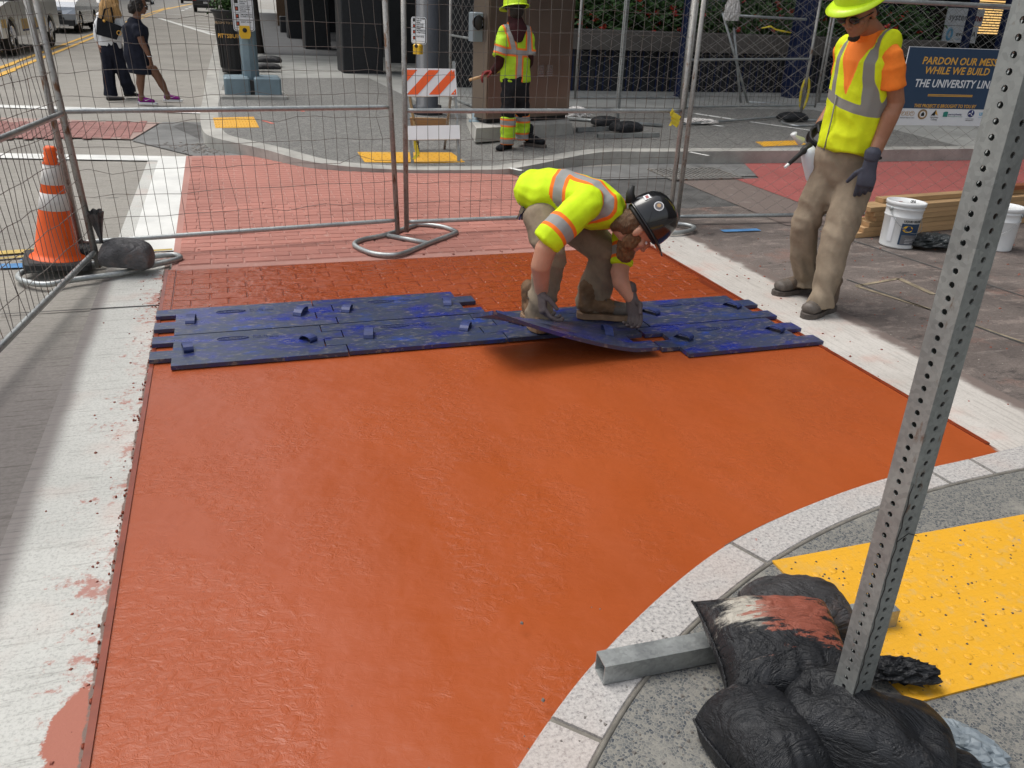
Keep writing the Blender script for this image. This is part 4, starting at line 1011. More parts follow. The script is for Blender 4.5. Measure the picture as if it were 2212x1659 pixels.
wv = MB(); wv.tube([Vector((-.028, -.031, .05 + .0254 * k)) + Vector((.004 * (k % 2), 0, 0)) for k in range(28)], .0012, 4); wv.tube([(-.028, -.031, .60), (0, -.032, .615), (.03, -.028, .60), (.045, -.02, .59)], .0010, 4)
part('tie_wire', wv, 'ink', near_post)
def square_tube(name, label, a, b, side, mat='galv', wall=.003, cat='steel tube', group=None):
    a, b = Vector(a), Vector(b); c = (a + b) / 2; t = thing(name, label, cat, c, 0, group); d = (b - a).normalized(); u = Vector((0, 0, 1)); s = d.cross(u).normalized(); mb = MB(); h = side / 2; k = h - wall
    def ring(p, r): return [p - s * r - u * r, p + s * r - u * r, p + s * r + u * r, p - s * r + u * r]
    A, B, A2, B2 = ring(a - c, h), ring(b - c, h), ring(a - c, k), ring(b - c, k)
    mb.add(A + B + A2 + B2, [(0, 1, 5, 4), (1, 2, 6, 5), (2, 3, 7, 6), (3, 0, 4, 7), (8, 12, 13, 9), (9, 13, 14, 10), (10, 14, 15, 11), (11, 15, 12, 8), (0, 8, 9, 1), (1, 9, 10, 2), (2, 10, 11, 3), (3, 11, 8, 0), (4, 5, 13, 12), (5, 6, 14, 13), (6, 7, 15, 14), (7, 4, 12, 15)])
    part('tube_wall', mb, mat, t); return t
za = KZ + .032
square_tube('base_tube', 'open-ended galvanised square tube lying on the granite kerb, foot of the near post', P(1300, 1450, za) + Vector((0, .012, 0)), P(1925, 1322, za) + Vector((0, .0, 0)), .058)
def sandbag(label, c, size, rz=0, rx=0, ry=0, seed=0, mat='bag', tie=None, tear=None, seam=True, group=None, pillow=2.6, name='sandbag', sag=.35, dent=None):
    """stuffed bag: a superellipse cushion with pinched corners, creases and a sewn seam"""
    t = thing(name, label, 'sandbag', c, rz, group); t.rotation_euler = (rx, ry, rz); a, b, h = size
    N_ = 54; mb = MB(); edge = []
    def surf(u, v, sg):
        au, av = 1 - u * u, 1 - v * v; k = max(0.0, au * av)
        x = a * u * (1 - .13 * av * abs(u) ** 3) * (1 if pillow > 3 else 1 - .22 * abs(v) ** pillow); y = b * v * (1 - .13 * au * abs(v) ** 3) * (1 if pillow > 3 else 1 - .22 * abs(u) ** pillow); z = sg * h * k ** .42
        p = Vector((x, y, z)); q = Vector((x * 8 + seed * 7.1, y * 8 + seed * 3.3, z * 8)); an_ = math.atan2(v, u); rr = math.hypot(u, v)
        n1 = noise.noise(q * .7); crease = 1 - abs(noise.noise(Vector((an_ * 3.2 + seed, rr * 1.1, sg * .5)))) * 2.4; cr2 = 1 - abs(noise.noise(Vector((q.x * .5, q.y * 2.2, seed)))) * 2.6
        fade = min(1, k * 3)
        p.z += sg * (.008 * n1 * fade + .0055 * max(-.8, crease) * fade * min(1, rr * 1.3) + .0032 * max(-1, cr2) * fade + .0016 * noise.noise(q * 5))
        p.x += .008 * noise.noise(q * .9 + Vector((5, 0, 0))) * (1 - k); p.y += .008 * noise.noise(q * .9 + Vector((0, 5, 0))) * (1 - k)
        if sg < 0: p.z = max(p.z, -h * sag)
        if dent:
            for dx, dy, dr, dd_ in dent: p.z -= sg * dd_ * math.exp(-((x - dx) ** 2 + (y - dy) ** 2) / dr ** 2)
        return p
    for sg in (1, -1):
        vs = [surf(math.sin(PI / 2 * (2 * i / N_ - 1)), math.sin(PI / 2 * (2 * j / N_ - 1)), sg) for j in range(N_ + 1) for i in range(N_ + 1)]
        mb.add(vs, [((j * (N_ + 1) + i, j * (N_ + 1) + i + 1, (j + 1) * (N_ + 1) + i + 1, (j + 1) * (N_ + 1) + i) if sg > 0 else (j * (N_ + 1) + i, (j + 1) * (N_ + 1) + i, (j + 1) * (N_ + 1) + i + 1, j * (N_ + 1) + i + 1)) for j in range(N_) for i in range(N_)], True)
        if sg > 0: edge = [vs[j * (N_ + 1)] for j in range(N_ + 1)]
    part('sack', mb, mat, t)
    if seam:
        sm_ = MB(); sm_.tube([p + Vector((-.003, 0, .003 * (k % 2))) for k, p in enumerate(edge)], .0034, 5); part('seam', sm_, mat, t)
    if tie is not None:
        tv = Vector(tie[0]); d = Vector(tie[1]).normalized(); s = d.cross(Vector((.2, .1, 1))).normalized(); u = d.cross(s); L = tie[2]; tm = MB(); N1 = 26; vs = []; M1 = 10
        for i in range(M1 + 1):
            f_ = i / M1; r0 = (.012 + .05 * f_ ** 1.2) * (L / .13)
            for k in range(N1):
                an = 2 * PI * k / N1; rr = r0 * (1 + .30 * math.sin(an * 6 + seed) * f_ ** .5 + .12 * math.sin(an * 11)); vs.append(tv + d * L * f_ + s * math.cos(an) * rr + u * math.sin(an) * rr * (.45))
        tm.add(vs, [(i * N1 + k, i * N1 + (k + 1) % N1, (i + 1) * N1 + (k + 1) % N1, (i + 1) * N1 + k) for i in range(M1) for k in range(N1)], True); part('tied_neck', tm, mat, t)
        cm = MB(); cm.tube([tv + s * .014 * math.cos(a) + u * .012 * math.sin(a) for a in [2 * PI * k / 10 for k in range(10)]], .003, 5, closed=True); part('tie', cm, 'ink', t)
    if tear is not None:
        q = MB(); c0 = Vector(tear[0]); q.sphere(c0, tear[1], 14, 8); part('spilled_filling', q, 'patch', t)
    return t
zb = KZ
sandbag('black sandbag behind the paint-smeared one at the near post', P(1718, 1318, .085), (.165, .110, .085), R(-16), R(-6), 0, 1, 'bag_dusty', pillow=2.5)
sandbag('black sandbag smeared with white and red paint, on the left of the near post', P(1682, 1408, .150), (.182, .158, .100), R(-12), R(12), R(2), 2, 'bag_paint', pillow=4)
sandbag('plump black sandbag at the bottom edge, left under the torn one', P(1650, 1615, .085), (.125, .160, .115), R(6), 0, 0, 3, pillow=2.5)
sandbag('torn black sandbag slumped in front of the near post', P(1862, 1590, .11), (.215, .145, .125), R(-42), R(-6), R(4), 4, pillow=2.5, dent=[(.02, .075, .045, .045), (-.12, -.01, .03, .04), (.10, -.04, .04, .025)])
sandbag('slack black sandbag lying under the torn one at the bottom right corner', P(1990, 1665, .06), (.15, .09, .055), R(-32), 0, 0, 9, pillow=2.4)
def crumpled(label, c, size, mat, seed=0, name='plastic_scrap', cat='scrap', rz=0, amp=.3):
    t = thing(name, label, cat, c, rz); mb = MB(); nu, nv = 40, 20; vs = []
    for j in range(nv + 1):
        ph = -PI / 2 + PI * j / nv
        for i in range(nu):
            th = 2 * PI * i / nu; p = Vector((math.cos(ph) * math.cos(th), math.cos(ph) * math.sin(th), math.sin(ph)))
            q = p * 2.4 + Vector((seed, 0, 0)); k = 1 + amp * (1 - 2.4 * abs(noise.noise(q))) + amp * .5 * noise.noise(q * 2.7); vs.append(Vector((p.x * size[0] * k, p.y * size[1] * k, max(-size[2] * .3, p.z * size[2] * k))))
    mb.add(vs, [(j * nu + i, j * nu + (i + 1) % nu, (j + 1) * nu + (i + 1) % nu, (j + 1) * nu + i) for j in range(nv) for i in range(nu)], False); part('crumpled_sheet', mb, mat, t); return t
crumpled('crumpled grey plastic scrap at the bottom right beside the torn sandbag', P(2085, 1610, .05), (.045, .08, .03), 'grey_metal', 3, rz=R(30))

kn = crumpled('crumpled black sack end sticking out to the right of the near post', P(1945, 1452, .075), (.078, .030, .030), 'bag', 12, 'sack_end', 'sack', rz=R(-24), amp=.42)

# ================================================================== TEMPORARY FENCES
def on(a, b, t, z): v = a.lerp(b, t); return Vector((v.x, v.y, z))
def fence_panel(label, a, b, H=1.75, z0=.10, mid=.90, kind='weld', lean=(0, 0), name='mesh_fence', sx=.076, sz=.148, wr=.0020, tube=.0185, group=None, wires=True, mat='galv', top=True, dent=.0, ends=(True, True), rail_b=True):
    """a, b: ground points of the two posts. welded mesh or chain link in a tube frame"""
    a, b = Vector(a), Vector(b); a.z = b.z = 0; t = thing(name, label, 'fence', a, 0, group)
    d = b - a; L = d.length; d.normalize(); nrm = Vector((d.y, -d.x, 0)); ln = Vector((lean[0], lean[1], 0))
    def pt(u, z, o=0.0): return d * u + Vector((0, 0, z)) + ln * (z / H) + nrm * o
    for u, on_ in ((0, ends[0]), (L, ends[1])):
        if on_: m = MB(); m.tube([pt(u, .02), pt(u, H)], tube, 10); part('post', m, 'galv_rust', t)
    rails = ([z0] if rail_b else []) + ([mid] if mid else []) + ([H - .01] if top else [])
    for z in rails:
        m = MB(); e = .06; m.tube([pt(tube * .6, z), pt(e, z), pt(e + .05, z), pt(L - e - .05, z), pt(L - e, z), pt(L - tube * .6, z)], [.013, .015, .0165, .0165, .015, .013], 10); part('rail', m, mat, t)
    if wires:
        m = MB(); rnd_ = random.Random(int(a.x * 100) + 5)
        if kind == 'weld':
            n = int(L / sx); zt = H - .02
            for i in range(1, n):
                u = L * i / n; k = dent if rnd_.random() < .25 else 0; pts = []; z = z0
                while z < zt: 
                    pts.append(pt(u + rnd_.gauss(0, .0022) + (rnd_.choice((-1, 1)) * .02 * k * (rnd_.random() < .3)), z, rnd_.gauss(0, .004 + .01 * k))); z += sz
                pts.append(pt(u, zt)); m.tube(pts, wr, 4, caps=False)
            z = z0 + sz * .95
            while z < zt:
                pts = [pt(L * i / 16, z + rnd_.gauss(0, .003 + .010 * dent * (rnd_.random() < .3)), rnd_.gauss(0, .005)) for i in range(17)]; m.tube(pts, wr, 4, caps=False); z += sz
        else:
            n = int(L / sx); sgn = 1
            for i in range(n + 1):
                u0 = sx * i; pts = []; z = z0; k = i % 2; j = 0
                while z <= H - .01:
                    off = (sx / 2) * (1 if (j + 0) % 2 else -1) * (1 if True else 0)
                    uu = u0 + sx / 2 + off if i % 2 == 0 else u0 + sx / 2 - off
                    pts.append(pt(min(max(uu * 1.0, 0), L), z, .002 * (1 if j % 2 else -1) + .006 * noise.noise(Vector((uu * 2, z * 2, 3)))))
                    z += sz / 2; j += 1
                m.tube(pts, wr, 4, caps=False)
        part('wire_mesh', m, 'wire' if kind == 'weld' else 'wire_light', t, kind='stuff')
    return t
A0 = P(206, 566, .10); A0.z = 0; B0 = P(170, 560, .1); B0.z = 0
C0 = P(872, 503, .10); C0.z = 0
# welded panel on the left, running towards the camera
fence_panel('welded mesh fence panel at the far left running towards the camera', Vector((-.830, 5.50, 0)), Vector((-1.19, 2.9, 0)), H=1.78, z0=.12, mid=.93, lean=(-.098, .0), sx=.066, dent=.5, ends=(True, True))
fence_panel('bowed welded mesh fence panel between the cone and the middle posts', Vector((-.945, 5.75, 0)), Vector((1.13, 6.02, 0)), H=1.78, z0=.115, mid=.91, lean=(-.066, .0), sx=.080, dent=1.0)
fence_panel('welded mesh fence panel behind the bent worker, in front of the barricade', Vector((1.20, 6.04, 0)), Vector((3.40, 6.06, 0)), H=1.78, z0=.095, mid=.885, sx=.080, dent=.4)
fence_panel('chain-link fence panel carrying the navy project sign', Vector((3.47, 6.06, 0)), Vector((6.9, 5.72, 0)), H=1.74, z0=.05, mid=0, kind='chain', sx=.088, sz=.105, wr=.0018)
# yellow tape knot at the joint of the two right-hand panels
tk = thing('caution_tape', 'knotted yellow caution tape on the posts behind the black hard hat', 'caution tape', Q(1450, 248, 6.0)); m = MB(); r_ = random.Random(3)
for k in range(9):
    p0 = Vector((r_.uniform(-.02, .02), r_.uniform(-.03, .0), .035 - .012 * k)); p1 = p0 + Vector((r_.uniform(-.03, .07), -.01, r_.uniform(-.07, .0))); w_ = Vector((.012, .004, .016)); m.add([p0 - w_, p0 + w_, p1 + w_, p1 - w_, p0 - w_ + Vector((0, .004, 0)), p1 - w_ + Vector((0, .004, 0))], [(0, 1, 2, 3), (0, 3, 5, 4)])
part('ribbon', m, 'yellow_tape', tk)
# bent tube feet
def foot(label, pts, bar=None, z=.019, r=.0175):
    c = sum(pts, Vector()) / len(pts); c.z = 0; t = thing('tube_stand', label, 'fence stand', c); m = MB(); line = smooth_line([p - c for p in pts], 6, True); m.tube(line, r, 10, closed=True); part('bent_tube', m, 'galv', t)
    if bar: m = MB(); m.tube([bar[0] - c, bar[1] - c], r, 10); part('cross_tube', m, 'galv', t)
    return t
zf = .019
foot('bent tube fence foot lying on the pink strip at the middle posts', [P(x, y, zf) for x, y in ((766, 530), (800, 546), (838, 551), (872, 547), (927, 525), (980, 505), (982, 499), (952, 489), (906, 485), (886, 490), (834, 507), (782, 518))], (P(838, 509, zf), P(925, 525, zf)))
foot('bent tube fence foot under the traffic cone and tied sandbag', [P(x, y, zf) for x, y in ((40, 600), (66, 611), (105, 614), (161, 604), (260, 590), (330, 573), (386, 559), (384, 552), (368, 550), (322, 555), (230, 566), (120, 580), (55, 586))])
foot('bent tube fence foot at the joint behind the helmet', [P(x, y, zf) for x, y in ((1400, 500), (1470, 502), (1500, 492), (1470, 484), (1400, 485), (1380, 492))])
sandbag('grey-smeared black sandbag tied at the neck beside the cone', P(275, 556, .09) , (.175, .12, .115), R(-8), 0, R(6), 6, 'bag_grey', seam=False, tie=((-.145, .01, .075), (-.16, .02, 1), .19), pillow=2.3)
sandbag('black sandbag between the traffic cone and the tied sandbag', P(178, 548, .05), (.10, .11, .06), R(20), 0, 0, 7, seam=False)
# ------------------------------------------------------------------ traffic cone
def rounded_base(m, w_, d_, z0, z1, r=.05, n=6):
    pts = []
    for cx_, cy_, a0 in ((w_ - r, d_ - r, 0), (-w_ + r, d_ - r, PI / 2), (-w_ + r, -d_ + r, PI), (w_ - r, -d_ + r, 1.5 * PI)):
        for k in range(n + 1): a = a0 + PI / 2 * k / n; pts.append((cx_ + r * math.cos(a), cy_ + r * math.sin(a)))
    N_ = len(pts); vs = []
    for z, s in ((z0, 1.0), (z1 - .012, 1.0), (z1, .95)): vs += [(p[0] * s, p[1] * s, z) for p in pts]
    fs = [(k * N_ + i, k * N_ + (i + 1) % N_, (k + 1) * N_ + (i + 1) % N_, (k + 1) * N_ + i) for k in range(2) for i in range(N_)] + [tuple(range(2 * N_, 3 * N_))]
    return m.add(vs, fs)
cone = thing('traffic_cone', 'orange traffic cone with two white collars on a black base, behind the left fence', 'traffic cone', (-1.07, 5.60, .03), R(6)); cone.rotation_euler = (R(-1), R(6), R(8))
m = MB(); rounded_base(m, .185, .185, 0, .042); part('base', m, 'rubber_black', cone)
def rad(z): return .128 + (.030 - .128) * (z - .045) / (.655)
m = MB(); m.lathe([(.158, .038), (.150, .050), (.132, .060), (rad(.07), .075), (rad(.60) , .60), (rad(.60) + .004, .605), (.036, .62), (.040, .632), (.034, .645), (.038, .66), (.032, .672), (.036, .685), (.030, .700), (.022, .704), (.0, .704)], 32); part('cone_body', m, 'orange_plastic', cone)
for z0, z1 in ((.335, .435), (.485, .60)):
    m = MB(); m.lathe([(rad(z0) + .0005, z0), (rad(z0) + .002, z0 + .001), (rad(z1) + .002, z1 - .001), (rad(z1) + .0005, z1)], 32); part('white_collar', m, 'dirty_white', cone)
# ------------------------------------------------------------------ pails, lumber, sheeting
def pail(label, c, rz=0, lab=True):
    t = thing('pail', label, 'pail', c, rz); m = MB()
    m.lathe([(0, .0), (.128, 0), (.131, .006), (.131, .012), (.1385, .24), (.143, .245), (.1435, .252), (.1395, .257), (.142, .305), (.147, .310), (.147, .317), (.1425, .322), (.143, .345)], 40); part('bucket', m, 'white_plastic', t)
    m = MB(); m.lathe([(.147, .332), (.152, .335), (.153, .358), (.150, .363), (.143, .363), (.140, .352), (0, .351)], 40); part('lid', m, 'white_plastic', t)
    m = MB(); pts = [Vector((.150 * math.cos(a), .150 * math.sin(a) - .006 * math.sin(a) * 0, .305)) for a in (0,)]
    for a in [PI + PI * k / 20 for k in range(21)]:
        pts.append(Vector((.152 * math.cos(a), -.158 * abs(math.sin(a)), .305 - .17 * abs(math.sin(a)) ** .8)))
    m.tube(pts[1:], .0022, 5); part('wire_handle', m, 'galv', t)
    for s in (-1, 1): m = MB(); m.sphere((s * .149, 0, .305), (.010, .018, .018), 10, 6); part('handle_lug', m, 'galv', t)
    return t
def wrap_patch(r, a0, a1, z0, z1, n=14, taper=.0):
    m = MB(); vs = []
    for k in range(n + 1):
        a = a0 + (a1 - a0) * k / n; vs += [Vector((r * math.cos(a), r * math.sin(a), z0)), Vector(((r + taper) * math.cos(a), (r + taper) * math.sin(a), z1))]
    m.add(vs, [(2 * k, 2 * k + 2, 2 * k + 3, 2 * k + 1) for k in range(n)], True); return m
def wrap_text(s, size, mat, parent, r, a_mid, z, taper=.0, **k):
    me = text_mesh(s, size, align='CENTER', **k)
    for v in me.vertices: a = a_mid + v.co.x / r; rr = r + v.co.z; zz = z + v.co.y; v.co = Vector((rr * math.cos(a), rr * math.sin(a), zz))
    return part('lettering', me, mat, parent)
pc = P(1945, 530, .0); pc.y += .05; p1 = pail('white pail of liquid release with a blue label, beside the lumber', (pc.x, pc.y, -.012), R(4)); p1.scale = (.96,) * 3; p1.rotation_euler.y = R(2)
am = -PI / 2 - .22
part('label', wrap_patch(.1365, am - .55, am + .62, .035, .205, taper=.0045), 'sign_navy', p1); part('label_panel', wrap_patch(.1373, am - .45, am + .60, .04, .115, taper=.002), 'grey_print', p1)
ov = MB(); cs = [(am - .18 + .30 * math.cos(q), .163 + .026 * math.sin(q)) for q in [2 * PI * k / 24 for k in range(24)]]; ov.add([Vector((.1412 * math.cos(a), .1412 * math.sin(a), z)) for a, z in cs], [tuple(range(24))]); part('yellow_oval', ov, 'yellow_plastic', p1)
wrap_text('BRICKFORM', .021, 'navy_print', p1, .1422, am - .18, .156, bold=.0006, shear=.15, width=.9); wrap_text('LIQUID RELEASE', .024, 'ink', p1, .1402, am + .10, .2155, bold=.0006, width=.95)
for k in range(5): wrap_text('non staining release agent for texture', .0075, 'sign_white', p1, .1386, am + .05, .098 - .012 * k) if False else None
tl = MB()
for k in range(5):
    w_ = (.34, .40, .30, .36, .22)[k]; q = wrap_patch(.1385, am - .2, am - .2 + w_ * 1.6, .096 - .012 * k, .0985 - .012 * k, 6, .0003); tl.add(q.v, q.f)
part('fine_print', tl, 'sign_white', p1)
part('side_label', wrap_patch(.1362, am - 1.25, am - .95, .05, .24, taper=.0052), 'sign_white', p1); part('hazard_box', wrap_patch(.1372, am - 1.2, am - 1.0, .13, .165, taper=.002), 'ink', p1)
for (ox, oy, s_) in ((.04, -.03, .022), (.095, .02, .018)): m = MB(); m.tube([Vector((ox + s_ * math.cos(a) * (1 + .4 * math.sin(3 * a)), oy + s_ * .5 * math.sin(a), .357 + .004 * math.sin(5 * a))) for a in [2 * PI * k / 14 for k in range(14)]], .0022, 5, closed=True); part('plug_cap', m, 'ink', p1)
m = MB(); m.add([(-.06, .02, .3525), (-.03, .012, .3525), (-.015, .03, .3525), (-.05, .035, .3525)], [(0, 1, 2, 3)]); part('paint_splash', m, 'red_print', p1)
pc = P(2166, 538, .0); pc.y += .08; p2 = pail('white pail on the right, half hidden by the near post', (pc.x, pc.y, -.012), R(-70)); p2.scale = (.92,) * 3
# boards
a = P(1845, 512, 0); bdir = (P(2212, 478, 0) - a); bdir.z = 0; bdir.normalize(); bn = Vector((-bdir.y, bdir.x, 0)); ang = math.atan2(bdir.y, bdir.x)
def board(label, u, row, lay_, L=2.9, h=.038, wd=.089, mat='pine'):
    c = a + bdir * u + bn * (row * .092 + .0) ; t = thing('board', label, 'board', (c.x, c.y, -.012 + lay_ * .0405 + .001), ang + random.gauss(0, .004), 'softwood boards stacked beside the pails'); m = MB(); m.bevbox(0, L, 0, wd, 0, h, .002); part('plank', m, mat, t)
    e = MB(); e.box(-.0015, .0, .002, wd - .002, .002, h - .002); part('sawn_end', e, 'pine_end', t); return t
names = ['lowest', 'second from the bottom', 'third from the bottom', 'fourth from the bottom', 'fifth from the bottom', 'sixth from the bottom']
us = [.0, .07, .12, .18, .15, .10]
for k in range(6):
    board('pine board at the front of the stack, %s' % names[k], us[k] + .02, 0, k)
    board('pine board behind the front one, %s layer of the stack' % names[k], us[k] + .10 + random.uniform(-.05, .1), 1, k)
board('single pine board topmost on the left of the stack', .34, 1, 6, 1.25)
for k in range(2): board(('red-stained board on the top right of the stack', 'upper red-stained board on the top right of the stack')[k], 1.55, 1 - .3 * k, 6 + k, 1.6, mat='red_wood' if k else 'pine')
crumpled('crumpled black plastic sheet lying beside the pail', P(2012, 522, .03), (.20, .13, .055), 'tarp', 8, 'plastic_sheet', 'plastic sheet', amp=.22)
# ------------------------------------------------------------------ project sign on the chain-link panel
sy = 5.70; bl = Q(1938, 272, sy); tl_ = Q(1974, 101, sy); W_, H_ = .97, tl_.z - bl.z
sg = thing('project_sign', 'navy and white project sign hung on the chain-link fence behind the near post', 'sign', (bl.x, sy + .055, bl.z), R(-5.6))
m = MB(); m.box(0, W_, 0, .006, 0, H_); part('board', m, 'sign_white', sg); m = MB(); m.box(.004, W_ - .004, -.0012, 0, .132, H_ - .004); part('navy_field', m, 'sign_navy', sg)
LX = 1.22
def T(x, z): return Matrix.Translation((x, -.0022, z)) @ FRONT
cxs = W_ * .50
lettering('PARDON OUR MESS', .077, 'sign_gold', sg, T(cxs + .005, H_ - .125), shear=.15, width=1.0, bold=.0016, align='CENTER')
lettering('WHILE WE BUILD', .077, 'sign_gold', sg, T(cxs + .0, H_ - .197), shear=.15, width=1.0, bold=.0016, align='CENTER')
lettering('THE UNIVERSITY LINE', .084, 'sign_white', sg, T(cxs, H_ - .298), shear=.15, width=.90, bold=.0016, align='CENTER')
m = MB(); m.box(cxs - .22, cxs + .20, -.0022, -.001, H_ - .358, H_ - .352); m.box(cxs - .22, cxs + .20, -.0022, -.001, H_ - .368, H_ - .362); part('rule', m, 'sign_gold', sg)
lettering('THIS PROJECT IS BROUGHT TO YOU BY', .038, 'sign_gold', sg, T(cxs - .035, H_ - .455), shear=.15, width=.86, bold=.0006, align='CENTER')
n_before = set(sg.children)
for k in range(3):
    m = MB(); m.tube([Vector((.06 + k * .033 + .016 * math.cos(a), -.002, .083 + .016 * math.sin(a))) for a in [2 * PI * q / 16 for q in range(16)]], .0016, 4, closed=True); part('emblem_ring', m, 'tan_print', sg)
    lettering('PRT'[k], .024, 'tan_print', sg, T(.052 + k * .033, .075), bold=.0003)
lettering('Pittsburgh Regional Transit', .010, 'grey_print', sg, T(.04, .050))
def disc(c, r, mat, y=-.002, n=22): m = MB(); m.add([Vector((c[0] + r * math.cos(2 * PI * k / n), y, c[1] + r * math.sin(2 * PI * k / n))) for k in range(n)], [tuple(range(n))]); return part('seal', m, mat, sg)
disc((.205, .078), .036, 'tan_print'); disc((.205, .078), .032, 'ink', -.0026); disc((.205, .078), .028, 'tan_print', -.0032); disc((.205, .078), .021, 'sign_white', -.0038)
m = MB(); m.add([(.193, -.0045, .066), (.217, -.0045, .066), (.217, -.0045, .083), (.205, -.0045, .096), (.193, -.0045, .083)], [(0, 1, 2, 3, 4)]); part('crest', m, 'ink', sg)
m = MB(); m.add([(.268, -.0025, .070), (.300, -.0025, .112), (.300, -.0025, .070)], [(0, 1, 2)]); part('triangle_mark', m, 'ink', sg); m = MB(); m.add([(.300, -.0025, .112), (.322, -.0025, .070), (.300, -.0025, .082)], [(0, 1, 2)]); part('triangle_mark', m, 'sign_gold', sg)
lettering('Allegheny', .016, 'grey_print', sg, T(.268, .053)); lettering('County', .016, 'grey_print', sg, T(.275, .037))
m = MB(); m.add([(.360, -.0025, .062), (.395, -.0025, .062), (.395, -.0025, .098), (.375, -.0025, .100), (.360, -.0025, .094)], [(0, 1, 2, 3, 4)]); part('state_mark', m, 'teal', sg); lettering('pennsylvania', .021, 'navy_print', sg, T(.400, .074), width=.95)
m = MB(); m.box(.40, .51, -.0025, -.002, .064, .066); part('rule', m, 'teal', sg)
disc((.572, .088), .026, 'navy_print')
for k in range(3): m = MB(); a0 = k * 2 * PI / 3 + .5; m.tube([Vector((.572 + r_ * math.cos(a0 + r_ * 40), -.0035, .088 + r_ * math.sin(a0 + r_ * 40))) for r_ in (.003, .008, .013, .018, .022)], [.002, .003, .0032, .0028, .001], 5); part('swirl', m, 'sign_white', sg)
lettering('Federal Transit', .010, 'grey_print', sg, T(.540, .048)); lettering('Administration', .010, 'grey_print', sg, T(.540, .037))
lettering('ura', .046, 'sky_print', sg, T(.635, .075), bold=.001); m = MB(); m.box(.635, .71, -.0025, -.002, .060, .062); part('rule', m, 'sky_print', sg)
bpy.context.view_layer.update()
for o in [c for c in sg.children if c not in n_before]:
    o.matrix_local = Matrix.Diagonal((1.25, 1, 1.12, 1)) @ o.matrix_local
m = MB(); m.tube([(.012, -.004, .03), (.020, -.006, .03), (.022, -.006, .012), (.012, -.004, .006)], .002, 5); part('hook', m, 'ink', sg)

# ================================================================== FAR CORNER: POLES, BINS, CABINET, BARRICADE
def box_part(name, t, x0, x1, y0, y1, z0, z1, mat, bev=.0, M4=None):
    m = MB(); (m.bevbox(x0, x1, y0, y1, z0, z1, bev, M4) if bev else m.box(x0, x1, y0, y1, z0, z1, M4)); return part(name, m, mat, t)
FZ = .135
V3 = lambda *a: Vector(a)
# A-frame barricade
bc = thing('barricade', 'A-frame barricade with orange and white slanted stripes on the far tactile panel', 'barricade', (0, 0, 0)); m = MB()
y0b, y1b = 8.62, 8.95
def bq(x, y, Y): return Q(x, y, Y)
def slab_quad(pts, th, name, mat):
    q = [Vector(p) for p in pts]; n = (q[1] - q[0]).cross(q[3] - q[0]).normalized(); n = n if n.y > 0 else -n
    m = MB(); m.hexa(q, [p + n * th for p in q]); return part(name, m, mat, bc)
topq = [bq(875, 208, 8.86), bq(988, 208, 8.86), bq(983.5, 148.5, 8.97), bq(869.5, 147, 8.97)]
slab_quad(topq, .014, 'top_board', 'white_plastic')
nrm = (topq[1] - topq[0]).cross(topq[3] - topq[0]).normalized(); nrm = nrm if nrm.y < 0 else -nrm
def tq(u, v, o=.003): return (topq[0].lerp(topq[1], u)).lerp(topq[3].lerp(topq[2], u), v) + nrm * o
def clip_stripe(s0, s1):                   # band between u - 0.5*v*... = s0 and s1, clipped to the board
    poly = [(.02, .06), (.98, .06), (.98, .94), (.02, .94)]; k = .52
    for sg, s in ((1, s0), (-1, s1)):
        out = []
        for i in range(len(poly)):
            a, b = poly[i], poly[(i + 1) % len(poly)]; fa = sg * (a[0] - k * a[1] - s); fb = sg * (b[0] - k * b[1] - s)
            if fa >= 0: out.append(a)
            if fa * fb < 0: t = fa / (fa - fb); out.append((a[0] + (b[0] - a[0]) * t, a[1] + (b[1] - a[1]) * t))
        poly = out
        if not poly: return None
    return poly
for s0 in (-.42, .0, .42, .84):
    pl_ = clip_stripe(s0 + .0, s0 + .205)
    if pl_: m = MB(); m.add([tq(u, v) for u, v in pl_], [tuple(range(len(pl_)))]); part('orange_stripe', m, 'orange_plastic', bc)
for u in (.05, .95):
    for v in (.1, .9): m = MB(); m.sphere(tq(u, v, .004), (.008,) * 3, 8, 5); part('bolt', m, 'chrome', bc)
slab_quad([bq(883, 302, 8.68), bq(994, 300, 8.68), bq(992.5, 270, 8.75), bq(880, 272, 8.75)], .014, 'lower_board', 'white_plastic')
slab_quad([bq(884, 286, 9.55), bq(968, 286, 9.55), bq(966, 256, 9.50), bq(877, 254, 9.50)], .012, 'rear_board', 'plywood')
for (bx, by), (tx, ty) in (((892, 353), (871, 131)), ((992, 349), (981, 133))):
    m = MB(); b_ = bq(bx, by, 8.60); t_ = bq(tx, ty, 9.0); b_ += Vector((0, .02, 0)); t_ += Vector((0, .02, 0)); m.tube([b_, t_], .014, 4, sq=True, smooth=False); part('leg', m, 'galv_post', bc)
for (bx, by), (tx, ty) in (((905, 330), (874, 136)), ((959, 329), (982, 136))):
    m = MB(); m.tube([bq(bx, by, 9.5) + Vector((.0, 0, 0)), bq(tx, ty, 9.06)], .012, 4, sq=True, smooth=False); part('leg', m, 'galv_rust', bc)
tp = thing('caution_tape', 'strip of yellow caution tape hanging from the barricade to the ground', 'caution tape', (0, 0, 0)); m = MB()
pp = [bq(893, 300, 8.70), bq(894, 318, 8.66), bq(898, 332, 8.64), bq(890, 344, 8.60)]; m.add([v for p in pp for v in (p, p + Vector((.045, .01, 0)))], [(2 * i, 2 * i + 2, 2 * i + 3, 2 * i + 1) for i in range(3)]); part('ribbon', m, 'yellow_tape', tp)
lettering('POLICE', .05, 'ink', tp, Matrix.Translation(bq(897, 305, 8.685) + Vector((.005, -.004, 0))) @ FRONT @ Matrix.Rotation(-PI / 2, 4, 'Z'), bold=.001)
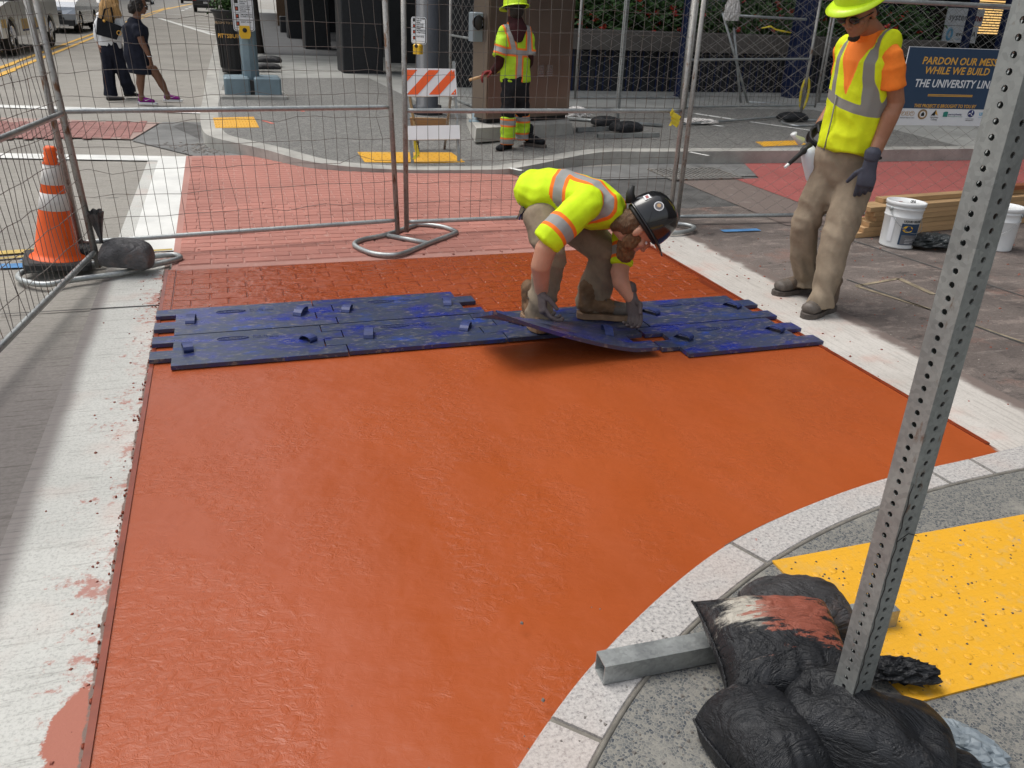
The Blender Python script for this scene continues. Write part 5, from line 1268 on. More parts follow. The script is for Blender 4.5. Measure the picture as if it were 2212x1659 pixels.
# signal pole with push-button sign
def ped_sign(t, w_, h_, y, x=0, z=0, rows=4):
    def rr(w__, h__, r, yy, mat, name):
        m = MB(); pts = []
        for cx_, cy_, a0 in ((w__ / 2 - r, h__ / 2 - r, 0), (-w__ / 2 + r, h__ / 2 - r, 90), (-w__ / 2 + r, -h__ / 2 + r, 180), (w__ / 2 - r, -h__ / 2 + r, 270)):
            for k in range(5): a = R(a0 + 22.5 * k); pts.append(Vector((x + cx_ + r * math.cos(a), yy, z + cy_ + r * math.sin(a))))
        m.extrude(pts, (0, .003, 0)); return part(name, m, mat, t)
    p = rr(w_, h_, .04 * w_ / .3, y, 'sign_white', 'sign_plate'); rr(w_ * .93, h_ * .955, .033 * w_ / .3, y - .004, 'ink', 'sign_border'); rr(w_ * .88, h_ * .93, .03 * w_ / .3, y - .008, 'sign_white', 'sign_face')
    for k in range(rows):
        zc = z + h_ * (.38 - .22 * k)
        if k < rows: box_part('divider', t, x - w_ * .42, x + w_ * .42, y - .0095, y - .008, zc - h_ * .115, zc - h_ * .108, 'ink')
        ic = box_part('symbol', t, x - w_ * .36, x - w_ * .20, y - .0095, y - .008, zc - h_ * .06, zc + h_ * .07, 'ink')
        if 0 < k: box_part('symbol', t, x - w_ * .32, x - w_ * .24, y - .0105, y - .0095, zc - h_ * .03, zc + h_ * .04, 'orange_ink')
    for k, s_ in enumerate(('START CROSSING\nWatch For\nVehicles', "DON'T START\nFinish Crossing\nIf Started", 'TIME REMAINING\nTo Finish Crossing', "DON'T CROSS")[:rows]):
        zc = z + h_ * (.38 - .22 * k); lettering(s_, w_ * .085, 'ink', t, Matrix.Translation((x - w_ * .13, y - .0095, zc + h_ * .035)) @ FRONT, bold=.0004, width=.9)
sp = P(542, 215, FZ); pl0 = Vector((sp.x, 14.0, FZ)); pl0.x = Q(545, 200, 14.0).x
sg1 = thing('signal_pole', 'blue-grey signal pole with a crossing sign and yellow button on the far corner', 'signal pole', pl0)
wpx = 14.6 / 1800
box_part('concrete_base', sg1, -.47, .50, -.36, .40, -.05, .06, 'kerb_concrete', .02)
for s in (0, 1): box_part('base_cover', sg1, (-.40, .03)[s], (-.03, .42)[s], -.30, .20, .06, .31, 'blue_grey', .025)
box_part('anchor', sg1, -.03, .03, -.26, .2, .06, .26, 'ink')
m = MB(); m.tube([(0, 0, .2), (0, 0, 5.5)], [.125, .105], 8, smooth=False); part('shaft', m, 'blue_grey', sg1)
sz_ = Q(525, 31, 13.8)
ped_sign(sg1, .30, .455, -.20, sz_.x - pl0.x + .0, sz_.z - FZ)
by_ = Q(529, 70, 13.8); m = MB(); bx_, bz_ = by_.x - pl0.x, by_.z - FZ; m.extrude([(bx_ - .07, -.22, bz_ + .09), (bx_ - .085, -.22, bz_ - .03), (bx_ - .06, -.22, bz_ - .085), (bx_ + .06, -.22, bz_ - .085), (bx_ + .085, -.22, bz_ - .03), (bx_ + .07, -.22, bz_ + .09)], (0, .07, 0)); part('push_button_box', m, 'yellow_plastic', sg1)
m = MB(); m.sphere((bx_, -.225, bz_ + .03), (.032, .015, .032), 14, 8); part('button', m, 'ink', sg1)
# litter bin with planting
tb = P(505, 163, FZ); tbl = Vector((Q(507, 150, 18.1).x, 18.1, FZ)); bn_ = thing('litter_bin', 'black slatted litter bin with gold lettering beside the signal pole', 'litter bin', tbl)
m = MB(); m.lathe([(0, .03), (.235, .03), (.235, .10), (.245, .12), (.285, 1.0), (.31, 1.08), (.36, 1.13), (.34, 1.14), (.26, 1.05), (0, 1.04)], 32); part('drum', m, 'black_metal', bn_)
sl = MB(); sl.hexa([Vector((-.018, -.255, .12)), Vector((.018, -.255, .12)), Vector((.018, -.245, .12)), Vector((-.018, -.245, .12))], [Vector((-.02, -.292, .88)), Vector((.02, -.292, .88)), Vector((.02, -.282, .88)), Vector((-.02, -.282, .88))]); sm = sl.mesh('slat'); sm.materials.append(M['black_metal'])
for k in range(22): o = bpy.data.objects.new('slat', sm); COL.objects.link(o); o.parent = bn_; o.rotation_euler = (0, 0, 2 * PI * k / 22)
def wrap_on(t, s, size, mat, r, a_mid, z, **k):
    me = text_mesh(s, size, align='CENTER', **k)
    for v in me.vertices: a = a_mid + v.co.x / r; v.co = Vector(((r + v.co.z) * math.cos(a), (r + v.co.z) * math.sin(a), z + v.co.y))
    part('lettering', me, mat, t)
wrap_on(bn_, 'WELCOME TO DOWNTOWN', .055, 'tan_print', .296, -PI / 2 - .0, .90)
wrap_on(bn_, 'PITTSBURGH', .10, 'sign_gold', .300, -PI / 2, .66, bold=.002)
def foliage(mb, c, r, n, s=.03, rnd_=random):
    for i in range(n):
        p = Vector((rnd_.gauss(0, .45), rnd_.gauss(0, .45), rnd_.gauss(0, .42))); p = Vector((c[0] + p.x * r[0], c[1] + p.y * r[1], c[2] + p.z * r[2])); a = Vector((rnd_.gauss(0, 1), rnd_.gauss(0, 1), rnd_.gauss(0, 1))).normalized(); b = a.orthogonal().normalized(); k = s * rnd_.uniform(.6, 1.3)
        mb.add([p - a * k, p + b * k * .5, p + a * k, p - b * k * .5], [(0, 1, 2, 3)])
def planted(label, c, r, n, fl=0, name='shrub', s=.03, cat='plant'):
    t = thing(name, label, cat, c); m = MB(); foliage(m, (0, 0, r[2] * .5), r, n, s); part('foliage', m, 'leaf', t, kind='stuff'); m = MB()
    for k in range(4): a = random.random() * 6.28; m.tube([(0, 0, -.1), (math.cos(a) * r[0] * .3, math.sin(a) * r[1] * .3, r[2] * .5)], .006, 4)
    part('stem', m, 'bark', t)
    if fl:
        m = MB()
        for k in range(fl):
            p = Vector((random.gauss(0, .5) * r[0], -abs(random.gauss(0, .5)) * r[1], r[2] * .5 + random.gauss(0, .35) * r[2])); foliage(m, p, (.05, .05, .05), 14, s * .8)
        part('flowers', m, 'flower', t, kind='stuff')
    return t
planted('green planting with yellow flowers on top of the litter bin', (tbl.x, tbl.y, FZ + 1.15), (.30, .30, .34), 1500, 3, s=.035)
# leaning trunk behind the bin, sandbags at its foot
b0 = Q(560, 116, 24.5); tr = thing('tree_trunk', 'thin dark tree trunk leaning left behind the signal pole', 'tree', (b0.x, 24.5, FZ)); m = MB(); top_ = Q(547, 0, 24.5)
m.tube([(0, 0, 0), ((top_.x - b0.x) * .5, 0, (top_.z - FZ) * .5), ((top_.x - b0.x) * 1.1, 0, (top_.z - FZ) * 1.1), ((top_.x - b0.x) * 2.2, 0, 4.0)], [.14, .115, .105, .09], 10); part('trunk', m, 'bark', tr)
m = MB(); foliage(m, ((top_.x - b0.x) * 2.4, 0, 5.6), (2.2, 2.2, 1.4), 9000, .09); part('crown', m, 'leaf', tr, kind='stuff')
sandbag('dark sandbag behind the signal pole base, upper one', P(582, 131, FZ + .12), (.30, .18, .10), R(-8), 0, 0, 21, 'bag', seam=False)
sandbag('dark sandbag behind the signal pole base, lower one', P(578, 146, FZ + .08), (.30, .18, .08), R(4), 0, 0, 22, 'bag', seam=False)
# dark signal pole with the narrow sign
dp = P(925, 255, FZ); dpl = Vector((Q(923, 240, 12.0).x, 12.0, FZ)); dk = thing('signal_pole', 'dark round signal pole with a narrow crossing sign behind the barricade', 'signal pole', dpl)
m = MB(); m.tube([(0, 0, 0), (0, 0, .12), (0, 0, .13), (0, 0, 6)], [.22, .20, .155, .150], 12); part('shaft', m, 'dark_pole', dk)
s2 = Q(904.5, 66, 11.75)
st_ = thing('crossing_sign', 'narrow black and white crossing sign on the dark signal pole', 'sign', (s2.x, 11.75, s2.z), R(-52)); ped_sign(st_, .26, Q(904, 37, 11.75).z - Q(904, 95.5, 11.75).z, 0, rows=4)
s3 = Q(903, 106, 11.75); yb = thing('push_button', 'yellow push button box below the narrow crossing sign', 'push button', s3, R(-40)); hh = .5 * (Q(903, 96, 11.75).z - Q(903, 118, 11.75).z); m = MB(); m.bevbox(-.055, .055, -.05, .05, -hh, hh, .015); part('housing', m, 'yellow_plastic', yb); m = MB(); m.sphere((0, -.052, .04), (.025, .012, .025), 12, 6); part('button', m, 'ink', yb)
# steel cabinet on its concrete pad, meter box
pad = thing('concrete_pad', 'raised concrete pad under the steel cabinet', 'concrete pad', (0, 0, 0)); m = MB()
q = [P(1029, 277, .26), P(1235, 266, .26), P(1215, 246, .26), P(1008, 246, .26)]; qb = [Vector((v.x, v.y, FZ - .03)) for v in q]; qb[0] += Vector((-.02, -.03, 0)); qb[1] += Vector((.03, -.02, 0))
m.hexa(qb, q); part('slab', m, 'kerb_concrete', pad)
c0, c1 = P(1049, 267, .265), P(1228, 257, .265); dirc = (c1 - c0); dirc.z = 0; wc = dirc.length; angc = math.atan2(dirc.y, dirc.x)
cb = thing('steel_cabinet', 'tall brushed steel utility cabinet behind the worker in the lime hard hat', 'cabinet', c0, angc)
box_part('body', cb, 0, wc, 0, .30, .05, 1.75, 'cabinet', .006); box_part('plinth', cb, .03, wc - .03, .03, .27, 0, .05, 'ink')
box_part('door', cb, .015, wc * .40 - .004, -.012, 0, .10, 1.60, 'cabinet', .003); box_part('door', cb, wc * .40 + .004, wc - .015, -.012, 0, .10, 1.60, 'cabinet', .003)
box_part('roof', cb, -.03, wc + .03, -.04, .34, 1.72, 1.80, 'cabinet', .01)
hm = MB(); hm.tube([(wc * .43, -.015, .82), (wc * .43, -.05, .84), (wc * .43, -.05, 1.04), (wc * .43, -.015, 1.06)], .012, 8); part('door_handle', hm, 'black_metal', cb)
for k in (0, 1):
    v_ = box_part('louvre', cb, (.565, .672)[k] * wc, (.650, .757)[k] * wc, -.018, -.012, .515, .665, 'cabinet'); mm = MB()
    for j in range(6): mm.box((.572, .679)[k] * wc, (.643, .750)[k] * wc, -.024, -.018, .53 + .022 * j, .542 + .022 * j)
    part('louvre_slats', mm, 'chrome', v_)
box_part('maker_plate', cb, wc * .60, wc * .66, -.015, -.012, 1.45, 1.48, 'sign_white')
gd = P(1033, 261, .262); YM = gd.y; mp = Vector((gd.x - .02, YM, .26)); mb_ = thing('meter_box', 'grey electric meter box on a round conduit left of the steel cabinet', 'meter box', mp)
m = MB(); m.tube([(0, 0, -.02), (0, 0, Q(1034, 90, YM).z - .26)], .052, 12); part('conduit', m, 'blue_grey', mb_); m = MB(); m.lathe([(.10, -.01), (.10, .01), (.055, .02), (.06, .10), (.052, .10)], 14); part('flange', m, 'blue_grey', mb_)
zl, zh = Q(1033, 89, YM).z - .26, Q(1033, 26, YM).z - .26; xw = (Q(1053, 60, YM).x - Q(1013, 60, YM).x)
mx = MB(); mx.bevbox(-xw * .5, xw * .5, -.17, .04, zl, zh, .012); part('box', mx, 'grey_metal', mb_)
m = MB(); m.lathe([(0, 0), (.062, 0), (.070, .006), (.074, .012), (.074, .03)], 22, M4=Matrix.Translation((-xw * .24, -.172, (zl + zh) / 2 + .05)) @ Matrix.Rotation(PI / 2, 4, 'X')); part('meter_ring', m, 'chrome', mb_)
m = MB(); m.sphere((-xw * .24, -.185, (zl + zh) / 2 + .05), (.052, .02, .085), 18, 10); part('meter_glass', m, 'ink', mb_)
box_part('warning_label', mb_, .02, .07, -.173, -.170, zh - .07, zh - .03, 'yellow_plastic'); box_part('label', mb_, -.0, .09, -.173, -.170, zh - .10, zh - .085, 'sign_white')
m = MB(); m.tube([Vector((.06 + .045 * math.cos(a), -.172, zl + .08 + .045 * math.sin(a))) for a in [2 * PI * k / 16 for k in range(16)]], .002, 4, closed=True); part('knockout', m, 'blue_grey', mb_)
# far perforated post with its tubes and bags
pb = P(1330, 268, FZ); perforated_post('sign_post', 'perforated steel sign post standing among flat tubes on the far pavement', (Q(1332, 260, 11.5).x, 11.5, FZ), .052, 2.6, pitch=.0508, hole=.008, rz=R(20), mat='galv')
def tube_px(label, a, b, z, s=.05, Y=None): return square_tube('base_tube', label, P(*a, z), P(*b, z), s)
tube_px('short square tube left of the far perforated post', (1246, 280), (1345, 277), FZ + .03); tube_px('square tube lying nearest the kerb on the far pavement', (1291, 294), (1423, 291), FZ + .03)
rp = thing('steel_pipe', 'long round pipe lying on the far pavement beside the cabinet', 'steel pipe', P(1226, 256, FZ + .03)); m = MB(); m.tube([(0, 0, 0), P(1432, 271, FZ + .03) - P(1226, 256, FZ + .03)], .025, 8); part('pipe', m, 'galv', rp)
sandbag('black sandbag left of the foot of the far perforated post', P(1308, 264, FZ + .06), (.22, .15, .08), R(-8), 0, 0, 23, seam=False); sandbag('black sandbag right of the foot of the far perforated post', P(1352, 277, FZ + .07), (.24, .15, .09), R(5), 0, 0, 24, seam=False)
crumpled('crumpled white paper and debris at the right foot of the steel cabinet', P(1247, 247, FZ + .05), (.17, .12, .09), 'dirty_white', 5, 'paper_litter', 'litter')
crumpled('pale rag on the pavement behind the chain-link joint', P(1508, 262, FZ + .03), (.25, .2, .03), 'dirty_white', 7, 'paper_litter', 'litter')

# ================================================================== PLAZA AND BUILDINGS
tower = thing('office_tower', 'dark office tower with an arcade of polished piers beyond the far corner', 'building', (2.4, 18.6, 0))
def tb_(name, x0, x1, y0, y1, z0, z1, mat, bev=0): return box_part(name, tower, x0 - 2.4, x1 - 2.4, y0 - 18.6, y1 - 18.6, z0, z1, mat, bev)
for k, y in enumerate((18.6, 26.8, 33.1)): tb_('pier', 2.42, 3.25 - .1 * (k > 0), y, y + 1.0, .13, 4.9, 'dark_stone', .02)
tb_('soffit', 1.9, 40, 15.2, 75, 4.9, 5.3, 'facade_dark'); tb_('glass_wall', 5.2, 5.4, 26, 75, .13, 4.9, 'dark_stone'); tb_('glass_wall', 3.3, 5.3, 40, 40.3, .13, 4.9, 'dark_stone'); tb_('glass_wall', 4.0, 22, 22.3, 22.6, .13, 4.9, 'dark_stone')
tb_('tower_wall', 1.9, 40, 15.2, 75, 5.3, 48, 'facade_dark')
for z in range(12):
    for i in range(9): tb_('window', 3.2 + i * 4.0, 6.2 + i * 4.0, 15.17, 15.2, 7 + z * 3.4, 9 + z * 3.4, 'glass_dark')
tb_('pier', 3.95, 4.7, 15.9, 17.6, .13, 4.9, 'dark_stone', .02); tb_('door_frame', 4.0, 5.6, 21.9, 22.2, .13, 3.2, 'dark_wall')
a_ = P(569, 118, .135); sheet('shaded_plaza_floor', [(a_.x, a_.y), (30, a_.y - 1.2), (30, 75), (a_.x + .4, 75)], 'shaded_plaza_floor', .1405)  # dark floor sheet, the overhang's shade painted into its colour
bw = thing('brown_wall', 'brown timber wall at the top edge right of the leaning trunk', 'wall', (Q(598, 20, 46).x, 46, .13)); box_part('boards', bw, 0, Q(650, 20, 46).x - Q(598, 20, 46).x, 0, .3, 0, 3.5, 'brown_wall')
bx = thing('planter_box', 'grey planter box on the pavement in front of the brown timber wall', 'planter', (Q(606, 50, 38).x, 38, .13)); box_part('box', bx, 0, .75, 0, .6, 0, .62, 'dark_wall', .02)
ps = Q(660, 70, 33.6); pst = thing('person', 'person in jeans seated at the top edge beside the dark piers', 'person', (ps.x, 33.4, .135)); m = MB()
chain_mb(m, [((.0, 0, .50), .17, .13, (1, 0, 0)), ((-.02, .0, .60), .16, .12, (1, 0, 0))])
for s in (-1, 1): chain_mb(m, [((.0, s * .09, .52), .09, .09), ((-.40, s * .10, .52), .075, .075), ((-.44, s * .10, .08), .055, .055)])
organic('trousers', m, 'denim', pst, voxel=.02, smooth=2); m = MB(); chain_mb(m, [((-.02, 0, .62), .16, .12, (0, 1, 0)), ((-.06, 0, .95), .20, .13, (0, 1, 0)), ((-.08, 0, 1.08), .10, .09, (0, 1, 0))]); 
for s in (-1, 1): chain_mb(m, [((-.06, s * .2, .98), .06, .06), ((-.12, s * .24, .72), .05, .05), ((-.34, s * .12, .66), .04, .04)])
organic('shirt', m, 'grey_metal', pst, voxel=.02, smooth=2); make_head(pst, (-.12, 0, 1.28), V3(-1, 0, -.3), V3(-.2, 0, 1), 'skin2', neck=(-.08, 0, 1.08)); m = MB(); m.box(-.17, .2, -.2, .2, 0, .44); part('seat_block', m, 'dark_stone', thing('stool', 'dark stool under the seated person', 'stool', (ps.x, 33.4, .135)))
op = thing('unseen_street_block', 'pale building block lining the left side of the street, outside the picture', 'building', (-13, 0, 0))  # unseen block, put in mainly for the slab's reflections and the light
box_part('wall', op, -14, 0, 30, 190, 0, 22, 'facade_pale')
rb = thing('unseen_street_block', 'dark building block on the right of the work area, outside the picture', 'building', (15, 0, 0)); box_part('wall', rb, 0, 14, -14, 9, 0, 30, 'facade_dark')  # unseen mass, added to keep the right-hand reflections dark
# raised planter along the plaza
w0, w1 = P(1238, 199, FZ), P(1790, 200, FZ); yw = (w0.y + w1.y) / 2; zt0 = Q(1500, 112, yw).z; zt1 = Q(1500, 70, yw).z; x0w, x1w = w0.x - .3, 14.6
pw = thing('planter_wall', 'long dark planter wall with a taupe stone ledge behind the cabinet', 'planter', (x0w, yw, FZ)); LL = x1w - x0w
box_part('wall', pw, 0, LL, .1, 1.5, -.02, zt0 - FZ, 'dark_wall'); box_part('ledge', pw, -.1, LL + .1, -.15, 1.6, zt0 - FZ, zt1 - FZ, 'taupe', .02)
bar_mb = MB(); bar_mb.box(-.012, .012, .06, .085, 0, zt0 - FZ - .02); bar_me = bar_mb.mesh('bar'); bar_me.materials.append(M['navy_steel'])
for k in range(int(LL / .16)): lay(pw, bar_me, .05 + k * .16, 0, 0, tilt=0, name='bar')
for k in range(11):
    x = x0w + .4 + k * (LL - 1) / 10; planted(['bushy green planting with red flowers', 'green planting with few flowers'][k % 3 == 1] + ' in the planter, %s from the left' % ('first', 'second', 'third', 'fourth', 'fifth', 'sixth', 'seventh', 'eighth', 'ninth', 'tenth', 'eleventh')[k], (x, yw + .45, zt1), (.62, .40, .50), 1700, 16 if k % 3 != 1 else 4, s=.055)
# tall stone pier and navy posts of the pergola
for k, (xa, xb, y) in enumerate(((1545, 1600, 17.2), (1395, 1430, 19.5), (1640, 1690, 20.5))):
    a, b = Q(xa, 60, y), Q(xb, 60, y); t = thing('stone_pier', 'pale grey stone pier behind the planter, %s' % ('middle one', 'left one', 'right one')[k], 'pier', (a.x, y, FZ)); box_part('shaft', t, 0, b.x - a.x, 0, .5, 0, 4.6, 'grey_metal', .01)
for k, (x, yb_, wd) in enumerate(((1466, 222, .16), (1708, 224, .30), (1905, 110, .14), (2090, 110, .14), (2165, 110, .14))):
    Y = 14.6 if k < 2 else 16.0; c = Q(x, yb_ - 5 if k < 2 else 70, Y); t = thing('navy_post', 'navy blue steel post, %s' % ('at the left of the chain-link gate', 'broad one at the right of the chain-link gate', 'behind the standing worker shoulder', 'between the two shop signs', 'right of the two shop signs')[k], 'post', (c.x, Y, FZ)); box_part('shaft', t, -wd / 2, wd / 2, -wd / 2, wd / 2, 0, 4.4, 'navy_steel', .01)
# shop signs on the glass and a warm lit window behind
ys = 17.5; gw = thing('shop', 'dark shop front with a warm lit window at the top right', 'shop', (11.0, ys + .3, 0)); box_part('glass', gw, 0, 14, 0, .2, FZ, 4.6, 'glass_dark')
a, b = Q(2085, 74, ys + .25), Q(2170, 10, ys + .25); box_part('lit_window', gw, a.x - 11.0, b.x - 11.0 + .3, -.03, 0, a.z, b.z + .4, 'lit')
bl_ = MB()
for k in range(16): z = a.z + .06 * k; bl_.box(a.x - 11.0, b.x - 11.0, -.06, -.035, z, z + .028)
part('blinds', bl_, 'dark_wall', gw)
def shop_sign(label, px, words):
    (xa, ya), (xb, yb_) = px; a, b = Q(xa, yb_, ys - .1), Q(xb, ya, ys - .1); t = thing('shop_sign', label, 'sign', (a.x, ys - .1, a.z), R(-4)); W = b.x - a.x; H = b.z - a.z; box_part('board', t, 0, W, 0, .03, 0, H, 'sign_white'); words(t, W, H)
def w_a(t, W, H):
    lettering('system', H * .58, 'grey_print', t, Matrix.Translation((W * .05, -.006, H * .30)) @ FRONT, bold=.002, shear=.1); lettering('one', H * .58, 'red_print', t, Matrix.Translation((W * .65, -.006, H * .30)) @ FRONT, bold=.006, shear=.1); box_part('rule', t, W * .595, W * .605, -.004, 0, H * .15, H * .85, 'grey_print')
def w_b(t, W, H):
    m = MB(); m.tube([Vector((W * .17 + W * .07 * math.cos(a), -.006, H * .5 + H * .32 * math.sin(a))) for a in [2 * PI * k / 20 for k in range(20)]], .03, 5, closed=True); part('drop_mark', m, 'sky_print', t); lettering('evoQUA', H * .42, 'ink', t, Matrix.Translation((W * .36, -.006, H * .40)) @ FRONT, bold=.002); lettering('WATER TECHNOLOGIES', H * .10, 'sky_print', t, Matrix.Translation((W * .36, -.006, H * .18)) @ FRONT)
shop_sign('white shop sign reading system one behind the fence', ((2041, 20), (2124, 54)), w_a); shop_sign('white shop sign with a light blue ring under the other shop sign', ((2034, 58), (2110, 91)), w_b)
# chain-link panels of the plaza side
fence_panel('chain-link fence along the planter wall on the far pavement', P(1242, 214, FZ) + Vector((0, 0, 0)), P(1470, 214, FZ), H=1.85, z0=.16, mid=0, kind='chain', sx=.155, sz=.16, wr=.0035, tube=.022)
fence_panel('chain-link gate panel with a middle rail beyond the joint of the front fences', P(1466, 275, FZ), P(1728, 254, FZ), H=1.9, z0=.17, mid=1.0, kind='chain', sx=.20, sz=.19, wr=.0032, tube=.022)
fence_panel('welded mesh panel behind the chain-link gate', P(1480, 236, FZ), P(1760, 232, FZ), H=1.9, z0=.17, mid=0, kind='weld', sx=.09, sz=.16, wr=.0026, dent=.3)
fence_panel('chain-link panel left of the steel cabinet', P(972, 214, FZ), P(1035, 240, FZ), H=1.9, z0=.17, mid=1.1, kind='chain', sx=.14, sz=.15, wr=.0032, tube=.024)
fence_panel('chain-link panel right of the navy posts', P(1768, 222, FZ), P(2150, 206, FZ), H=1.9, z0=.17, mid=0, kind='chain', sx=.15, sz=.16, wr=.0032, tube=.024)
# leaning tube frame with a rag
lf = thing('leaning_tubes', 'leaning tube frame with a pale rag inside the fenced plaza', 'tubes', (0, 0, 0)); 
for a, b in (((1561, 28), (1616, 224)), ((1585, 60), (1600, 222)), ((1562, 32), (1742, 42)), ((1616, 221), (1720, 226))):
    m = MB(); m.tube([Q(*a, 13.6), Q(*b, 13.6)], .022, 8); part('tube', m, 'galv', lf)
cr = crumpled('pale blue rag tied on the leaning tube frame', Q(1580, 34, 13.5), (.12, .07, .26), 'dirty_white', 9, 'rag', 'rag')
m_t = thing('caution_tape', 'yellow caution tape loop hanging right of the chain-link gate', 'caution tape', Q(1738, 202, 12.0)); m = MB(); m.tube([Vector((.07 * math.cos(a), 0, .24 * math.sin(a))) for a in [2 * PI * k / 14 for k in range(14)]], [.02] * 14, 4, closed=True); part('ribbon', m, 'yellow_tape', m_t)
m_t = thing('caution_tape', 'thin yellow caution tape strip tied in the middle of the chain-link gate', 'caution tape', Q(1675, 62, 12.2)); m = MB(); m.tube([(-.25, 0, 0), (-.1, 0, .03), (.0, 0, -.01), (.12, 0, -.03), (.3, 0, -.05)], [.008, .02, .012, .02, .01], 4); part('ribbon', m, 'yellow_tape', m_t)
foot('bent tube fence foot at the right end of the gate panel', [P(x, y, FZ + .02) for x, y in ((1690, 262), (1760, 260), (1800, 263), (1790, 268), (1720, 272))])
sandbag('black sandbag at the right end of the gate panel', P(1712, 254, FZ + .06), (.26, .16, .08), R(4), 0, 0, 31, seam=False)

# ================================================================== PEOPLE
def limb_band(lines, planes=()):
    """distance to the nearest tape centre. planes: (point, normal, centre, radius) rings round a limb"""
    def f(p):
        d = 9.0
        for (o, n, c, r) in planes:
            if (p - c).length < r: d = min(d, abs((p - o).dot(n)))
        for (fn) in lines: d = min(d, fn(p))
        return d
    return f
def V(*a): return Vector(a)
# ---------------------------------------------------------------- the bent worker
W1 = thing('person', 'bearded person in lime orange-striped shirt and black hard hat bending over the mats', 'person', (1.62, 4.02, 0))
o1 = Vector(W1.location); q = lambda x, y, Y: Q(x, y, Y) - o1
hipc = q(1172, 432, 4.10); hipR = q(1168, 462, 3.98); hipL = q(1215, 455, 4.18)
kR = q(1192, 545, 3.86); aR = P(1166, 690, .12) - o1; aR = q(1166, 672, 3.92)
kL = q(1308, 545, 3.97); aL = q(1279, 650, 4.05)
tr_ = MB(); fr1 = (kR - hipR)
chain_mb(tr_, [(q(1158, 425, 4.12), .115, .095, (0, 1, 0)), (q(1172, 446, 4.10), .150, .115, (0, 1, 0)), (q(1205, 455, 4.08), .13, .10, (0, 1, 0))])
chain_mb(tr_, [(hipR + V(0.01, 0, -.02), .105, .095), (hipR.lerp(kR, .5), .098, .095), (kR, .080, .080), (kR.lerp(aR, .5), .078, .078), (aR + V(0, 0, .02), .076, .078), (aR - V(0, 0, .045), .080, .086, None, .2)])
chain_mb(tr_, [(hipL + V(0, 0, -.03), .105, .10), (hipL.lerp(kL, .5), .108, .100), (kL, .094, .090), (kL.lerp(aL, .5), .090, .088), (aL + V(0, 0, .02), .090, .092), (aL - V(0, 0, .03), .092, .098, None, .2)])
def fw(p):
    k = math.exp(-((p.z - .17) / .12) ** 2) + .8 * math.exp(-((p.z - .45) / .10) ** 2) + .25
    n = noise.noise(Vector((p.x * 8 + 5, p.y * 7, p.z * 10 + p.x * 9))); n2 = noise.noise(Vector((p.x * 5, p.y * 6, p.z * 2.5 + 7)))
    return k * .012 * (1 - abs(n) * 2.6 - .35) + .008 * n2
organic('trousers', tr_, 'khaki', W1, voxel=.010, smooth=3, wrinkle=fw)
tc = q(1245, 432, 3.98); tn = q(1318, 455, 3.82); neck = q(1338, 462, 3.78)
axis = (tn - hipc).normalized(); sh = MB()
shR = q(1268, 438, 3.72); shL = q(1352, 492, 3.93)
side = (shL - shR).normalized()
chain_mb(sh, [(q(1150, 408, 4.14), .155, .100, (0, 1, .1)), (q(1178, 414, 4.10), .175, .125, (0, 1, .1)), (q(1212, 420, 4.03), .165, .130, side), (tc, .175, .135, side), (q(1290, 445, 3.86), .185, .125, side), (tn, .14, .095, side)])
chain_mb(sh, [(shR + V(.03, .05, .01), .075, .075), (shR, .080, .078), (q(1225, 478, 3.66), .078, .082), (q(1190, 512, 3.64), .076, .080), (q(1180, 524, 3.64), .075, .080, None, .15)])
chain_mb(sh, [(shL, .075, .070), (q(1350, 525, 3.90), .066, .070), (q(1345, 552, 3.86), .060, .064), (q(1342, 570, 3.84), .060, .063, None, .15)])
# tapes: round the body, along the back over both shoulders, round both sleeves
beltc = q(1232, 420, 4.0); baxis = (q(1300, 425, 3.86) - q(1180, 418, 4.08)).normalized()
def strap(off):
    def f(p):
        r = p - beltc
        if r.dot(baxis) < 0: return 9.0
        return abs(r.dot(side) - off)
    return f
slR = (q(1185, 520, 3.64) - q(1240, 465, 3.69)).normalized(); cR = q(1203, 497, 3.655); slL = (q(1344, 565, 3.84) - q(1352, 510, 3.91)).normalized(); cL = q(1348, 546, 3.87)
backn = baxis.cross(side)
def body_only(fn):
    def g(p):
        if (p - cR).length < .13 or (p - cL).length < .11 or (p - shR).dot(slR) > .05: return 9.0
        return fn(p)
    return g
band1 = limb_band([body_only(strap(-.085)), body_only(strap(.105)), body_only(lambda p: abs((p - beltc).dot(baxis)))], [(cR, slR, cR, .15), (cL, slL, cL, .12)])
organic('shirt', sh, 'hv1', W1, voxel=.009, smooth=4, wrinkle=folds(.007, 5, 7, 1.0), attr=band1)
def arm(parent, pts, mat, name='arm'):
    m = MB(); chain_mb(m, pts); return organic(name, m, mat, parent, voxel=.008, smooth=3)
wR = q(1170, 628, 3.70); arm(W1, [(q(1205, 500, 3.66), .050, .050), (q(1178, 540, 3.64), .054, .052), (q(1168, 575, 3.64), .050, .048), (wR, .034, .030)], 'skin1')
wL = q(1364, 645, 3.76); arm(W1, [(q(1346, 555, 3.86), .044, .044), (q(1338, 588, 3.83), .050, .050), (q(1342, 612, 3.80), .046, .044), (wL, .032, .028)], 'skin1')
make_hand(W1, wR + V(0, 0, -.005), (q(1173, 665, 3.66) - wR), (.55, -.2, -.3), 'glove_grey', curl=.95, side=1, scale=1.12, cuff='glove_grey')
make_hand(W1, wL, (q(1374, 688, 3.70) - wL), (-.4, -.5, -.25), 'glove_grey', curl=.80, side=-1, scale=1.12, cuff='glove_grey')
F1 = q(1376, 497, 3.70); up1 = V(.80, -.22, .56).normalized(); fw1 = V(.50, -.22, -.83)
h1, M1 = make_head(W1, F1, fw1, up1, 'skin1', neck=q(1330, 470, 3.80))
